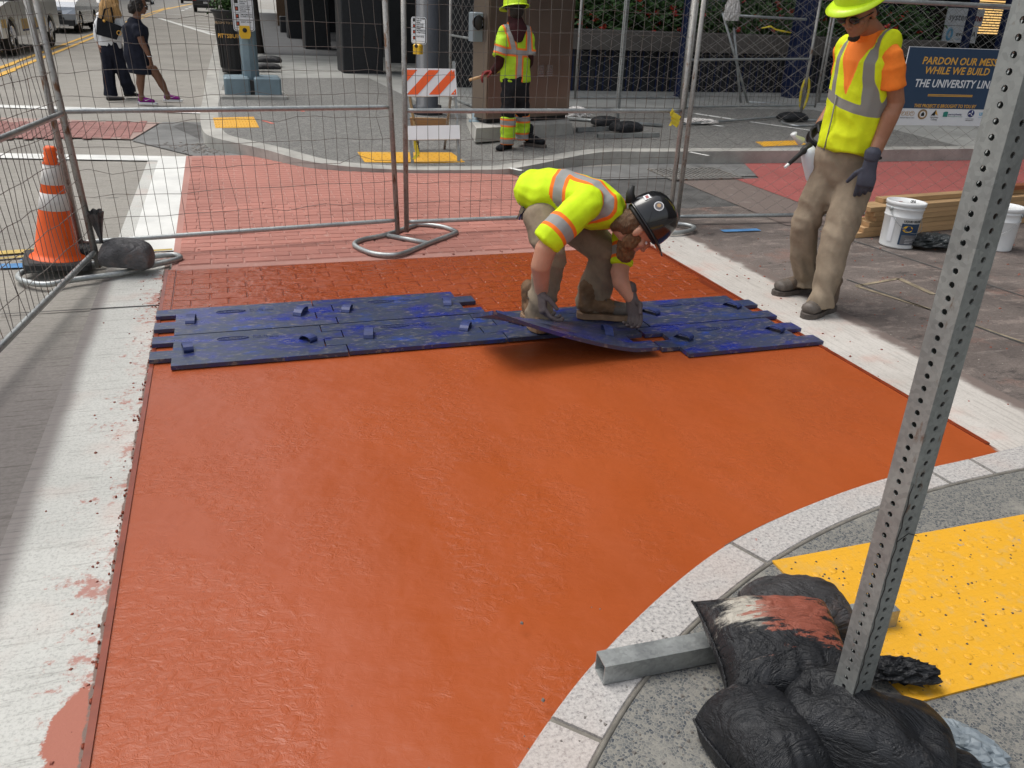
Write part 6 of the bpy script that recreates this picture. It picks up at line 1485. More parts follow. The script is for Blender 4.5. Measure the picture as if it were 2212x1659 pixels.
bd_ = MB(); bd_.sphere((0, .045, -.085), (.052, .048, .048), M4=M1); bd_.sphere((0, .075, -.105), (.040, .045, .045), M4=M1)
for s in (-1, 1): bd_.sphere((s * .052, .020, -.050), (.020, .042, .050), M4=M1)
organic('beard', bd_, 'beard', W1, voxel=.006, smooth=2, wrinkle=lambda p: .007 * noise.noise(p * 60) + .004 * noise.noise(p * 130))
hr = MB(); hr.sphere((0, -.050, -.005), (.078, .070, .085), M4=M1); hr.sphere((0, -.075, -.055), (.052, .040, .055), M4=M1); organic('hair', hr, 'hair_brown', W1, voxel=.006, smooth=2, wrinkle=lambda p: .006 * noise.noise(p * 55))
def hard_hat(parent, M4, mat, brim='full', sc=1.0, ribs=True, liner=True):
    """dome, brim and sweatband; the hat's up is local z, its peak local y"""
    m = MB(); n = 36; prof = [(1.0, .0), (1.01, .018), (.985, .05), (.93, .085), (.83, .118), (.66, .145), (.42, .160), (.18, .166), (0, .167)]
    vs = []
    for k in range(n):
        a = 2 * PI * k / n
        for r, z in prof: vs.append(M4 @ (Vector((.108 * r * math.cos(a), .132 * r * math.sin(a), z)) * sc))
    N = len(prof); m.add(vs, [(k * N + i, ((k + 1) % n) * N + i, ((k + 1) % n) * N + i + 1, k * N + i + 1) for k in range(n) for i in range(N - 1)], True)
    hat = part('hard_hat', m, mat, parent); b = MB(); vs = []
    for k in range(n):
        a = 2 * PI * k / n; fy = max(0, math.sin(a))
        if brim == 'full': w_ = .030 + .030 * fy ** 2; dz = -.012 - .012 * fy
        else: w_ = .004 + .055 * (fy ** 1.6 if fy > .25 else 0); dz = -.004 - .014 * fy ** 2
        c, s = math.cos(a), math.sin(a)
        vs += [M4 @ (Vector((.107 * c, .131 * s, .008)) * sc), M4 @ (Vector(((.109 + w_) * c, (.133 + w_) * s, .004 + dz)) * sc), M4 @ (Vector(((.108 + w_) * c, (.132 + w_) * s, -.001 + dz)) * sc), M4 @ (Vector((.100 * c, .124 * s, .0)) * sc)]
    b.add(vs, [(k * 4 + i, ((k + 1) % n) * 4 + i, ((k + 1) % n) * 4 + (i + 1) % 4, k * 4 + (i + 1) % 4) for k in range(n) for i in range(4)], True); part('brim', b, mat, hat)
    if ribs:
        for off in (-.028, 0, .028):
            r = MB(); pts = []
            for k in range(13): t = -1 + 2 * k / 12; an = t * 1.15; pts.append(M4 @ (Vector((off, .126 * math.sin(an), .168 * math.cos(an) ** .8 if math.cos(an) > 0 else .0)) * sc))
            r.tube(pts, .0045 * sc if off else .006 * sc, 6); part('rib', r, mat, hat)
    if liner:
        l = MB(); l.tube([M4 @ (Vector((.088 * math.cos(a), .108 * math.sin(a), -.012)) * sc) for a in [2 * PI * k / 24 for k in range(24)]], .012 * sc, 6, closed=True); part('sweatband', l, 'ink', hat)
    return hat
HM = M1 @ Matrix.Translation((0, -.012, .048)) @ Matrix.Rotation(R(4), 4, 'X')
hat1 = hard_hat(W1, HM, 'helmet_black', 'cap', 1.0, ribs=False)
def sticker(hat, M4, a, el, r, mat, k=1.0, n=14, sq=False):
    m = MB(); pts = []
    for i in range(n):
        t = 2 * PI * i / n; u = r * math.cos(t); v = r * math.sin(t) * k
        if sq: u = max(-r * .75, min(r * .75, u * 1.4)); v = max(-r * k * .7, min(r * k * .7, v * 1.4))
        aa = a + u / .115; ee = el + v / .13; x = .1115 * math.cos(aa) * math.cos(ee) ** .75; y = .1355 * math.sin(aa) * math.cos(ee) ** .75; z = .02 + .1515 * math.sin(ee); pts.append(M4 @ Vector((x, y, z)))
    m.add(pts, [tuple(range(n))]); part('sticker', m, mat, hat)
for a_, el_, r_, mt_, k_, sq_ in ((R(-25), .55, .024, 'sign_white', 1.0, False), (R(-25), .55, .019, 'grey_print', 1.0, False), (R(-26), .56, .010, 'tan_print', 1.0, False), (R(-62), .38, .022, 'sign_white', .9, True), (R(-62), .38, .015, 'red_print', .6, True), (R(-100), .75, .022, 'sign_white', 1.0, True), (R(-100), .75, .013, 'ink', .8, True)):
    sticker(hat1, HM, a_, el_, r_, mt_, k_, sq=sq_)
pk = MB(); pk.tube([HM @ V(0, -.125, .0), HM @ V(0, -.165, .02), HM @ V(.0, -.190, .05)], [.03, .022, .012], 8); part('strap', pk, 'ink', hat1)
make_boot(W1, Vector((1.475, 4.10, .032)) - o1, V(-.02, -1, 0), 'boot', 'sole', None, .29, .14); 
make_boot(W1, P(1250, 688, .032) - o1 + V(0, .03, 0), (P(1352, 692, .032) - P(1250, 688, .032)), 'boot', 'sole', 'toe_cap', .31, .14)
ky = thing('key_ring', 'bunch of keys hanging from the belt of the bent worker', 'keys', Q(1120, 435, 4.06)); m = MB(); m.tube([(.06, .0, .11), (.03, 0, .04), (.02, 0, .0)], .005, 6); m.tube([(.02 + .015 * math.cos(a), 0, -.01 + .015 * math.sin(a)) for a in [2 * PI * k / 12 for k in range(12)]], .002, 5, closed=True); part('clip', m, 'chrome', ky)
for k in range(5):
    m = MB(); a = R(-28 + 14 * k); M4 = Matrix.Translation((.02, -.004 * k, -.03)) @ Matrix.Rotation(a, 4, 'Y'); m.box(-.010, .010, -.002, .002, -.030, 0, M4); m.box(-.004, .004, -.002, .002, -.065, -.03, M4); part('key', m, ('chrome', 'galv', 'ink', 'navy_print', 'chrome')[k], ky)

# ---------------------------------------------------------------- the standing worker
W3 = thing('person', 'person standing in yellow vest, orange T-shirt and lime hard hat, looking down', 'person', (3.25, 4.0, 0)); o3 = Vector(W3.location); q = lambda x, y, Y: Q(x, y, Y) - o3
fR = q(1738, 612, 4.22); fL = q(1772, 655, 3.86)       # ankles
kR = q(1735, 500, 4.16); kL = q(1805, 520, 3.92); hR = q(1790, 375, 4.15); hL = q(1850, 385, 4.02); pel = q(1823, 340, 4.09)
s3 = (hL - hR).normalized(); m = MB()
chain_mb(m, [(q(1828, 315, 4.09), .165, .115, s3), (pel, .178, .130, s3), (q(1822, 372, 4.09), .175, .130, s3)])
chain_mb(m, [(hR, .100, .108), (hR.lerp(kR, .45), .097, .100), (kR + V(0, 0, .03), .080, .083), (kR.lerp(fR, .35), .078, .081), (kR.lerp(fR, .7), .072, .076), (fR + V(0, 0, .04), .070, .076), (fR - V(0, 0, .01), .078, .084, None, .2)])
chain_mb(m, [(hL, .108, .112), (hL.lerp(kL, .45), .102, .103), (kL, .086, .089), (kL.lerp(fL, .35), .081, .084), (kL.lerp(fL, .7), .074, .078), (fL + V(0, 0, .04), .072, .078), (fL - V(0, 0, .01), .080, .086, None, .2)])
def f3(p):
    k = math.exp(-((p.z - .16) / .13) ** 2) + .8 * math.exp(-((p.z - .50) / .09) ** 2) + .5 * math.exp(-((p.z - .86) / .06) ** 2) + .18
    n = noise.noise(Vector((p.x * 7 + 2, p.y * 7, p.z * 9 + p.x * 13))); n2 = noise.noise(Vector((p.x * 5 - p.z * 3, p.y * 6, p.z * 2.5 + 7)))
    return k * .012 * (1 - abs(n) * 2.6 - .35) + .008 * n2 + .003 * noise.noise(p * 17)
organic('trousers', m, 'khaki2', W3, voxel=.010, smooth=3, wrinkle=f3)
make_boot(W3, P(1752, 627, .0) - o3 + V(.03, .02, -.008), (P(1658, 640, 0) - P(1752, 628, 0)), 'boot_dusty', 'sole_dark', 'toe_cap', .33, .15)
make_boot(W3, P(1806, 668, .0) - o3 + V(.0, .03, -.008), (P(1720, 692, 0) - P(1802, 664, 0)), 'boot_dusty', 'sole_dark', 'toe_cap', .32, .15)
ch = q(1862, 180, 4.08); ab = q(1843, 262, 4.08); hem = q(1826, 325, 4.08); nk = q(1884, 62, 4.06); sR = q(1826, 112, 4.27); sL = q(1928, 104, 3.90); ss = (sL - sR); ss.normalize()
dn = (hem - nk).normalized(); fwd3 = dn.cross(ss); fwd3 = fwd3 if fwd3.x < 0 else -fwd3; fwd3.normalize()
tors = [(hem + V(0, 0, .005), .175, .135, ss, .15), (ab, .172, .135, ss), (ch, .186, .138, ss), (q(1872, 128, 4.07), .195, .125, ss), (q(1879, 100, 4.07), .165, .098, ss), (q(1883, 84, 4.06), .095, .078, ss)]
m = MB(); chain_mb(m, [(p[0] + (V(0, 0, .06) if i_ == 0 else V(0, 0, 0)), p[1] - .014, p[2] - .014, ss) for i_, p in enumerate(tors)])
eL = q(1934, 222, 3.90); wrL = q(1882, 350, 3.84)
chain_mb(m, [(sL - ss * .06, .060, .065), (sL + V(0, 0, -.04), .066, .070), (q(1927, 160, 3.89), .070, .070), (q(1927, 188, 3.89), .074, .072, None, .12)])
chain_mb(m, [(sR + ss * .05, .080, .080), (sR, .070, .070), (q(1822, 160, 4.30), .066, .066), (q(1820, 188, 4.32), .068, .068, None, .12)])
chain_mb(m, [(q(1880, 88, 4.06), .080, .074, ss), (q(1880, 68, 4.055), .068, .066, ss, .15)])
organic('shirt', m, 'orange_shirt', W3, voxel=.009, smooth=4, wrinkle=folds(.006, 6, 8, 2.0))
m = MB(); chain_mb(m, [(p[0], p[1] + .010, p[2] + .011, ss) + tuple(p[4:]) for p in tors])
for s_ in (sL, sR): chain_mb(m, [(nk.lerp(s_, .30) + V(0, 0, -.058), .045, .090, fwd3), (s_ - (s_ - nk).normalized() * .018 + V(0, 0, -.012), .080, .100, fwd3, .35)])
bel = ch.lerp(ab, .45); vb = bel + V(0, 0, .03); DV = (vb - nk).dot(dn)
def vneck(p):                              # > 0 inside the V opening of the vest
    r = p - nk; d = r.dot(dn); l = abs(r.dot(ss)); f_ = (r - dn * d).dot(fwd3)
    if f_ > -.01: return .112 * (1 - max(0, d) / DV) - l
    return .085 - l - max(0, d - .03) * 3
def vest_w(p):
    x = vneck(p); k = max(0.0, min(1.0, x / .012)); t = max(0, min(1, (p - ch).dot(dn) * 4 + .3))
    return .010 * t * (1 - abs(noise.noise(Vector((p.x * 4.5, p.y * 4.5, p.z * 8 + p.x * 8 + 4)))) * 2.2 - .4) + .003 * noise.noise(p * 16) - .010 * k
nb = (dn - ss * .22).normalized()
def b3(p):
    d = abs((p - bel).dot(nb)); r = p - nk; l = abs(r.dot(ss))
    if (p - bel).dot(nb) < 0: d = min(d, abs(l - .106 - .012 * max(0, 1 - r.dot(dn) / .25)))
    return d if vneck(p) < -.004 else 9.0
vest = organic('vest', m, 'hv3', W3, voxel=.008, smooth=4, wrinkle=vest_w, attr=b3)
at = vest.data.attributes.new('open', 'FLOAT', 'POINT'); at.data.foreach_set('value', [vneck(v.co) for v in vest.data.vertices])
m = MB(); c0 = vb + fwd3 * .150; m.tube([vb + fwd3 * .152, ab + fwd3 * .150, hem + fwd3 * .148], .004, 6); part('zip', m, 'hv3', W3)
arm(W3, [(q(1929, 180, 3.89), .052, .052), (eL, .050, .050), (q(1922, 252, 3.88), .049, .046), (q(1902, 300, 3.88), .042, .038), (wrL, .033, .028)], 'skin2')
m = MB(); m.tube([wrL.lerp(q(1902, 300, 3.88), .18) + (fwd3 * math.cos(a) + ss * math.sin(a)) * .038 for a in [2 * PI * k / 16 for k in range(16)]], .010, 6, closed=True); part('wristband', m, 'ink', W3)
hl = make_hand(W3, wrL + (wrL - q(1902, 300, 3.88)).normalized() * .02, (q(1866, 415, 3.84) - wrL), (.62, .78, .1), 'glove_blue', curl=.72, side=-1, scale=1.20, spread=.03, cuff='glove_blue', thumb_in=.1)
wrR = q(1772, 270, 4.34); arm(W3, [(q(1820, 175, 4.31), .048, .048), (q(1812, 215, 4.36), .048, .048), (wrR, .032, .030)], 'skin2')
gr_ = q(1738, 305, 4.28); make_hand(W3, wrR + (gr_ - wrR) * .15, (gr_ - wrR), (.25, -.8, -.4), 'glove_black', curl=.9, side=1, scale=1.12, cuff='glove_blue')
HF = V(-.86, -.30, -.52); HU = V(-.46, -.14, .86); hc3 = q(1856, 28, 4.02)
h3, M3 = make_head(W3, hc3, HF, HU, 'skin2', neck=q(1886, 72, 4.06), scale=1.04)
m = MB(); m.sphere((0, .062, -.096), (.030, .030, .022), M4=M3)
organic('beard', m, 'hair_black', W3, voxel=.006, smooth=2, wrinkle=lambda p: .003 * noise.noise(p * 80))
m = MB(); m.sphere((0, -.040, .012), (.077, .066, .080), M4=M3); organic('hair', m, 'hair_black', W3, voxel=.007, smooth=2)
gl = MB()
for s in (-1, 1):
    gl.sphere((s * .034, .092, .010), (.031, .010, .020), 14, 8, M4=M3); gl.tube([M3 @ V(s * .060, .088, .014), M3 @ V(s * .080, .04, .012), M3 @ V(s * .082, -.01, .006)], .0035, 5)
part('safety_glasses', gl, 'glass_dark', W3)
H3 = M3 @ Matrix.Translation((0, -.014, .072)) @ Matrix.Rotation(R(7), 4, 'X'); hat3 = hard_hat(W3, H3, 'helmet_lime', 'full', 1.0)
for a_, el_, r_, mt_ in ((R(-35), .42, .026, 'sign_white'), (R(-35), .42, .018, 'grey_print'), (R(60), .60, .030, 'ink')): sticker(hat3, H3, a_, el_, r_, mt_, .8)
m = MB(); m.tube([H3 @ V(.02, -.14, -.01), H3 @ V(.03, -.175, -.02), H3 @ V(.02, -.20, -.045)], [.008, .016, .006], 6); part('knob_cloth', m, 'helmet_lime', hat3)
# spray bottle in his gloved hand
sb = thing('spray_bottle', 'white spray bottle with black nozzle held in the black glove', 'spray bottle', Q(1745, 318, 4.22)); m = MB(); bd3 = (Q(1752, 372, 4.22) - Q(1740, 318, 4.22)); bd3.normalize(); Mb = Matrix.Translation((0, 0, 0)) @ bd3.to_track_quat('Z', 'Y').to_matrix().to_4x4()
m.lathe([(0, .0), (.030, .0), (.046, .03), (.050, .07), (.050, .19), (.044, .21), (0, .21)], 20, M4=Mb); part('bottle', m, 'clear_plastic', sb)
m = MB(); hd = (Q(1688, 356, 4.20) - Q(1738, 312, 4.22)); L_h = hd.length; hd.normalize(); m.tube([hd * -.02, hd * .04, hd * .05, hd * (L_h - .03)], [.022, .022, .014, .011], 10); part('nozzle_tube', m, 'ink', sb); m = MB(); m.tube([hd * (L_h - .035), hd * L_h], [.010, .008], 8); part('nozzle_tip', m, 'white_plastic', sb)
m = MB(); c_ = Q(1716, 300, 4.20) - Vector(sb.location); m.tube([c_ + V(.05, 0, -.015), c_ + V(.0, 0, .012), c_ + V(-.012, 0, .030)], [.026, .012, .020], 10); part('pump_head', m, 'white_plastic', sb)

# ---------------------------------------------------------------- the worker seen from behind
W2 = thing('person', 'person seen from behind in green hi-vis shirt, gaiters and lime hard hat', 'person', (3.1, 9.35, .10)); o2 = Vector(W2.location); YW = 9.35; q = lambda x, y, Y=YW: Q(x, y, Y) - o2
m = MB(); SX = V(1, 0, 0)
chain_mb(m, [(q(1113, 150), .155, .115, SX), (q(1113, 175), .175, .125, SX), (q(1113, 195), .17, .12, SX)])
chain_mb(m, [(q(1097, 200), .088, .095), (q(1098, 235), .088, .092), (q(1099, 262), .070, .074), (q(1098, 305, 9.32), .05, .055)])
chain_mb(m, [(q(1127, 200), .095, .10), (q(1128, 232, 9.4), .085, .09), (q(1129, 255, 9.42), .068, .072), (q(1128, 295, 9.45), .05, .055)])
organic('trousers', m, 'black_cloth', W2, voxel=.013, smooth=3, wrinkle=folds(.012, 4, 9, 5.))
for (xa, ya, xb, yb_, Y_) in ((1098, 255, 1096, 311, 9.31), (1129, 247, 1128, 300, 9.44)):
    m = MB(); A_, B_ = q(xa, ya, Y_), q(xb, yb_, Y_); chain_mb(m, [(A_, .088, .090, SX, .15), (A_.lerp(B_, .5), .085, .088, SX), (B_, .084, .086, SX, .15)]); dz = (B_ - A_); Lz = dz.length; dz.normalize()
    def bnd(p, A_=A_, dz=dz, Lz=Lz): t = (p - A_).dot(dz); return min(abs(t - Lz * .16), abs(t - Lz * .88))
    organic('gaiter', m, 'hv2', W2, voxel=.010, smooth=2, wrinkle=folds(.010, 6, 12, 8.), attr=bnd)
make_boot(W2, q(1098, 326, 9.42) * 1.0 + V(.03, 0, 0), V(-.75, -.65, 0), 'black_cloth', 'sole_dark', None, .31, .16)
bz = kz(3.1, 9.2) + .004 - .10
for o_ in [c for c in W2.children if c.name.startswith('boot')]: pass
m = MB(); nk2 = q(1113, 45); chain_mb(m, [(q(1113, 176), .180, .130, SX, .12), (q(1113, 140), .168, .128, SX), (q(1113, 105), .178, .130, SX), (q(1113, 78), .195, .125, SX), (q(1113, 62), .165, .105, SX), (q(1113, 52), .09, .085, SX)])
elb = q(1086, 118, 9.28); chain_mb(m, [(q(1093, 68), .08, .08), (q(1088, 82), .082, .082), (q(1083, 100, 9.30), .080, .080), (q(1080, 122, 9.27), .082, .082, None, .12)])
chain_mb(m, [(q(1133, 68), .08, .08), (q(1140, 85), .078, .08), (q(1143, 105, 9.32), .075, .078), (q(1143, 120, 9.3), .076, .078, None, .12)])
bc2 = q(1113, 112); vc = q(1113, 112)
def b2f(p):
    sl_ = q(1082, 108, 9.28)
    if p.x < q(1090, 0).x and (p - sl_).length < .16: return abs((p - sl_).dot(V(.28, 0, 1).normalized()))
    d = abs((p - bc2).dot(V(.06, 0, 1).normalized())); x = p.x - bc2.x; z = p.z - bc2.z
    if z > 0: d = min(d, abs(x - (-.045 - (z) * .30) ), abs(x - (.125 - .02 * z)))
    else: d = min(d, abs(x - .015))
    return d
organic('shirt', m, 'hv2', W2, voxel=.011, smooth=3, wrinkle=folds(.008, 5, 8, 6.), attr=b2f)
m = MB(); chain_mb(m, [(q(1080, 115, 9.27), .058, .058), (q(1079, 138, 9.34), .055, .055), (q(1066, 154, 9.46), .040, .040)]); chain_mb(m, [(q(1143, 115, 9.3), .055, .055), (q(1143, 136, 9.42), .048, .048), (q(1134, 150, 9.6), .036, .036)]); organic('sleeves', m, 'maroon', W2, voxel=.011, smooth=3)
make_hand(W2, q(1063, 155, 9.48), V(-.9, -.2, -.1), V(.1, -.2, -.9), 'red_glove', curl=.9, side=1, scale=1.15); make_hand(W2, q(1130, 152, 9.66), V(-.5, -.6, -.4), V(-.2, 0, -.9), 'red_glove', curl=.8, side=-1, scale=1.1)
m = MB(); chain_mb(m, [(q(1120, 84, 9.22), .055, .045, SX), (q(1120, 62, 9.25), .10, .075, SX), (q(1113, 46), .085, .085, SX), (q(1112, 36), .070, .075, SX)]); organic('hood', m, 'maroon', W2, voxel=.010, smooth=3)
h2, M2 = make_head(W2, q(1112, 22, 9.33), V(-.25, .92, -.18), V(0, .1, 1), 'skin3', neck=q(1113, 48))
m = MB(); m.sphere((0, -.03, -.0), (.082, .085, .10), M4=M2); organic('hair', m, 'hair_black', W2, voxel=.008, smooth=2)
hat2 = hard_hat(W2, M2 @ Matrix.Translation((0, -.012, .040)), 'helmet_lime', 'full', 1.1)
pm = thing('wooden_stick', 'wooden stick held out by the worker in front of the meter box', 'stick', Q(1014, 173, 9.5)); m = MB(); m.tube([(0, 0, 0), Q(1078, 154, 9.5) - Q(1014, 173, 9.5)], .016, 8); part('shaft', m, 'pine', pm)
make_boot(W2, q(1128, 312, 9.50) + V(.03, 0, 0), V(.55, -.80, 0), 'black_cloth', 'sole_dark', None, .31, .16)

# ---------------------------------------------------------------- two people crossing the street
PA = thing('person', 'long-haired blonde person walking in white blouse and wide black trousers', 'person', (-1.7, 15.1, 0)); oa = Vector(PA.location); q = lambda x, y, Y=15.1: Q(x, y, Y) - oa
m = MB(); chain_mb(m, [(q(240, 80), .14, .11, SX), (q(240, 100), .165, .125, SX), (q(241, 116), .165, .12, SX)])
chain_mb(m, [(q(231, 110), .10, .11), (q(234, 150), .088, .095), (q(236, 180), .092, .10), (q(239, 206), .105, .11, None, .15)]); chain_mb(m, [(q(250, 110), .10, .11), (q(261, 145), .088, .09), (q(272, 175), .088, .09), (q(281, 197, 15.2), .10, .10, None, .15)])
organic('trousers', m, 'navy_cloth', PA, voxel=.014, smooth=3, wrinkle=folds(.010, 9, 3, 2.))
for (hx, hy, tx, ty) in ((234, 212, 266, 213), (272, 203, 297, 205)):
    m = MB(); a_, b_ = P(hx, hy, .04) - oa, P(tx, ty, .03) - oa; chain_mb(m, [(a_, .045, .04), (a_.lerp(b_, .5), .045, .035), (b_, .035, .025)]); part('shoe', m, 'ink', PA)
m = MB(); chain_mb(m, [(q(238, 100), .17, .12, SX, .12), (q(238, 80), .17, .13, SX), (q(236, 52), .165, .125, SX), (q(236, 36), .185, .12, SX), (q(237, 26), .10, .09, SX)])
chain_mb(m, [(q(219, 40), .07, .075), (q(212, 58), .068, .07), (q(211, 78), .055, .06), (q(213, 88), .05, .052, None, .12)]); chain_mb(m, [(q(256, 40), .07, .075), (q(266, 62), .065, .07), (q(272, 80), .055, .06, None, .12)])
organic('blouse', m, 'white_cloth', PA, voxel=.012, smooth=3, wrinkle=folds(.010, 4, 6, 3.))
arm(PA, [(q(212, 82), .036, .036), (q(213, 92), .030, .028)], 'skin4'); make_hand(PA, q(213, 93), V(.03, 0, -1), V(.9, 0, 0), 'skin4', curl=.5, side=1); arm(PA, [(q(272, 76), .036, .036), (q(282, 92), .028, .026)], 'skin4'); make_hand(PA, q(282, 92), V(.3, 0, -1), V(-.9, 0, 0), 'skin4', curl=.5, side=-1)
ha, MA = make_head(PA, q(238, -2), V(.15, .97, -.1), V(0, .05, 1), 'skin4', neck=q(237, 26), scale=.98)
m = MB(); m.sphere((0, -.02, .02), (.098, .11, .12), M4=MA); chain_mb(m, [(q(238, 0, 15.05), .115, .09, SX), (q(234, 20, 15.0), .135, .07, SX), (q(228, 42, 15.0), .11, .05, SX), (q(222, 56, 15.0), .06, .04, SX, .6)]); chain_mb(m, [(q(246, 14, 15.0), .08, .06, SX), (q(256, 34, 15.02), .05, .04, SX)])
organic('hair', m, 'hair_blonde', PA, voxel=.010, smooth=2, wrinkle=lambda p: .014 * noise.noise(Vector((p.x * 34, p.y * 30, p.z * 3))))
tb2 = thing('handbag', 'black tote bag slung over the back of the blonde walker', 'handbag', Q(238, 56, 14.93), R(6)); 
def tl_pt(x, y): return Q(x, y, 14.93) - Vector(tb2.location)
pts = [tl_pt(208, 62 + 12), tl_pt(210, 37), tl_pt(264, 58), tl_pt(252, 86)]; m = MB(); m.extrude([p + V(0, -.03, 0) for p in pts], (0, .12, 0)); part('body', m, 'black_cloth', tb2); m = MB(); m.tube([tl_pt(221, 42), tl_pt(226, 20), tl_pt(240, 16), tl_pt(246, 50)], .012, 6); part('strap', m, 'black_cloth', tb2); m = MB(); m.sphere(tl_pt(225, 45) + V(0, -.04, 0), (.02, .01, .02), 8, 5); m2 = m; part('clasp', m, 'sign_gold', tb2); m = MB(); m.tube([tl_pt(257, 71) + V(.03 * math.cos(a), -.04, .03 * math.sin(a)) for a in [2 * PI * k / 12 for k in range(12)]], .006, 5, closed=True); part('ring', m, 'sign_gold', tb2)
PB_ = thing('person', 'person walking in a black dress and bright purple sneakers', 'person', (-1.0, 14.25, 0)); ob = Vector(PB_.location); q = lambda x, y, Y=14.25: Q(x, y, Y) - ob
m = MB(); chain_mb(m, [(q(304, 158), .17, .15, SX, .12), (q(303, 140), .185, .16, SX), (q(297, 118), .195, .165, SX), (q(294, 92), .165, .14, SX), (q(293, 72), .18, .14, SX), (q(292, 58), .175, .12, SX), (q(291, 48), .10, .09, SX)]); chain_mb(m, [(q(296, 62, 14.15), .075, .08), (q(302, 80, 14.1), .07, .072, None, .12)])
organic('dress', m, 'navy_cloth', PB_, voxel=.013, smooth=3, wrinkle=folds(.007, 6, 4, 3.))
m = MB(); chain_mb(m, [(q(304, 150), .075, .08), (q(304, 168), .060, .065), (q(303, 182), .060, .062), (q(305, 200), .036, .038), (q(306, 214), .040, .042)]); part_ = organic('leg', m, 'skin3', PB_, voxel=.010, smooth=3)
m = MB(); chain_mb(m, [(q(330, 150), .075, .08), (q(341, 166), .060, .065), (q(350, 182), .060, .062), (q(359, 200), .036, .038), (q(363, 211), .040, .042)]); organic('leg', m, 'skin3', PB_, voxel=.010, smooth=3)
arm(PB_, [(q(300, 70, 14.12), .052, .052), (q(307, 92, 14.08), .046, .046), (q(318, 112, 14.05), .036, .034), (q(324, 126, 14.05), .028, .026)], 'skin3'); make_hand(PB_, q(324, 126, 14.05), V(.12, 0, -1), V(-.9, .3, 0), 'skin3', curl=.9, side=1)
m = MB(); m.tube([q(323, 121, 14.05) + V(.036 * math.cos(a), .036 * math.sin(a), .006 * math.sin(a)) for a in [2 * PI * k / 12 for k in range(12)]], .005, 5, closed=True); part('bracelet', m, 'chrome', PB_)
hb_, MBm = make_head(PB_, q(302, 12), V(.9, .1, -.22), V(.1, 0, 1), 'skin3', neck=q(294, 48)); m = MB(); m.sphere((0, -.035, .01), (.095, .10, .12), M4=MBm); m.sphere((0, -.09, -.06), (.07, .07, .08), M4=MBm); organic('hair', m, 'hair_black', PB_, voxel=.010, smooth=2, wrinkle=lambda p: .012 * noise.noise(p * 40))
m = MB(); m.box(-.07, .07, .085, .105, -.005, .022, MBm); part('sunglasses', m, 'glass_dark', PB_)
for (hx, hy, tx, ty) in ((299, 226, 324, 227), (354, 220, 387, 221)):
    a_, b_ = P(hx, hy - 2, .0) - ob, P(tx, ty - 2, .0) - ob; d_ = (b_ - a_); d_.normalize(); sh_ = MB(); chain_mb(sh_, [(a_ + V(0, 0, .06) + d_ * .04, .038, .042), (a_ + d_ * .13 + V(0, 0, .06), .042, .036), (a_ + d_ * .23 + V(0, 0, .045), .038, .026)]); chain_mb(sh_, [(a_ + V(0, 0, .07) + d_ * .06, .040, .042), (a_ + V(0, 0, .12) + d_ * .06, .042, .045)]); s_o = organic('sneaker', sh_, 'purple', PB_, voxel=.009, smooth=2); so_ = MB(); sd_ = d_.cross(V(0, 0, 1)); so_.hexa([a_ - sd_ * .04, a_ + d_ * .28 - sd_ * .03, a_ + d_ * .28 + sd_ * .03, a_ + sd_ * .04], [a_ - sd_ * .042 + V(0, 0, .028), a_ + d_ * .285 - sd_ * .03 + V(0, 0, .026), a_ + d_ * .285 + sd_ * .03 + V(0, 0, .026), a_ + sd_ * .042 + V(0, 0, .028)]); part('sole', so_, 'sign_white', s_o)
    sw = MB(); c1 = a_ + d_ * .14 - V(0, .045, 0) + V(0, 0, .062); sw.add([c1 - d_ * .04 + V(0, 0, .005), c1 - d_ * .02 - V(0, 0, .012), c1 + d_ * .06 + V(0, 0, .022), c1 - d_ * .015 + V(0, 0, .0)], [(0, 1, 2, 3)]); part('side_mark', sw, 'sign_white', s_o)

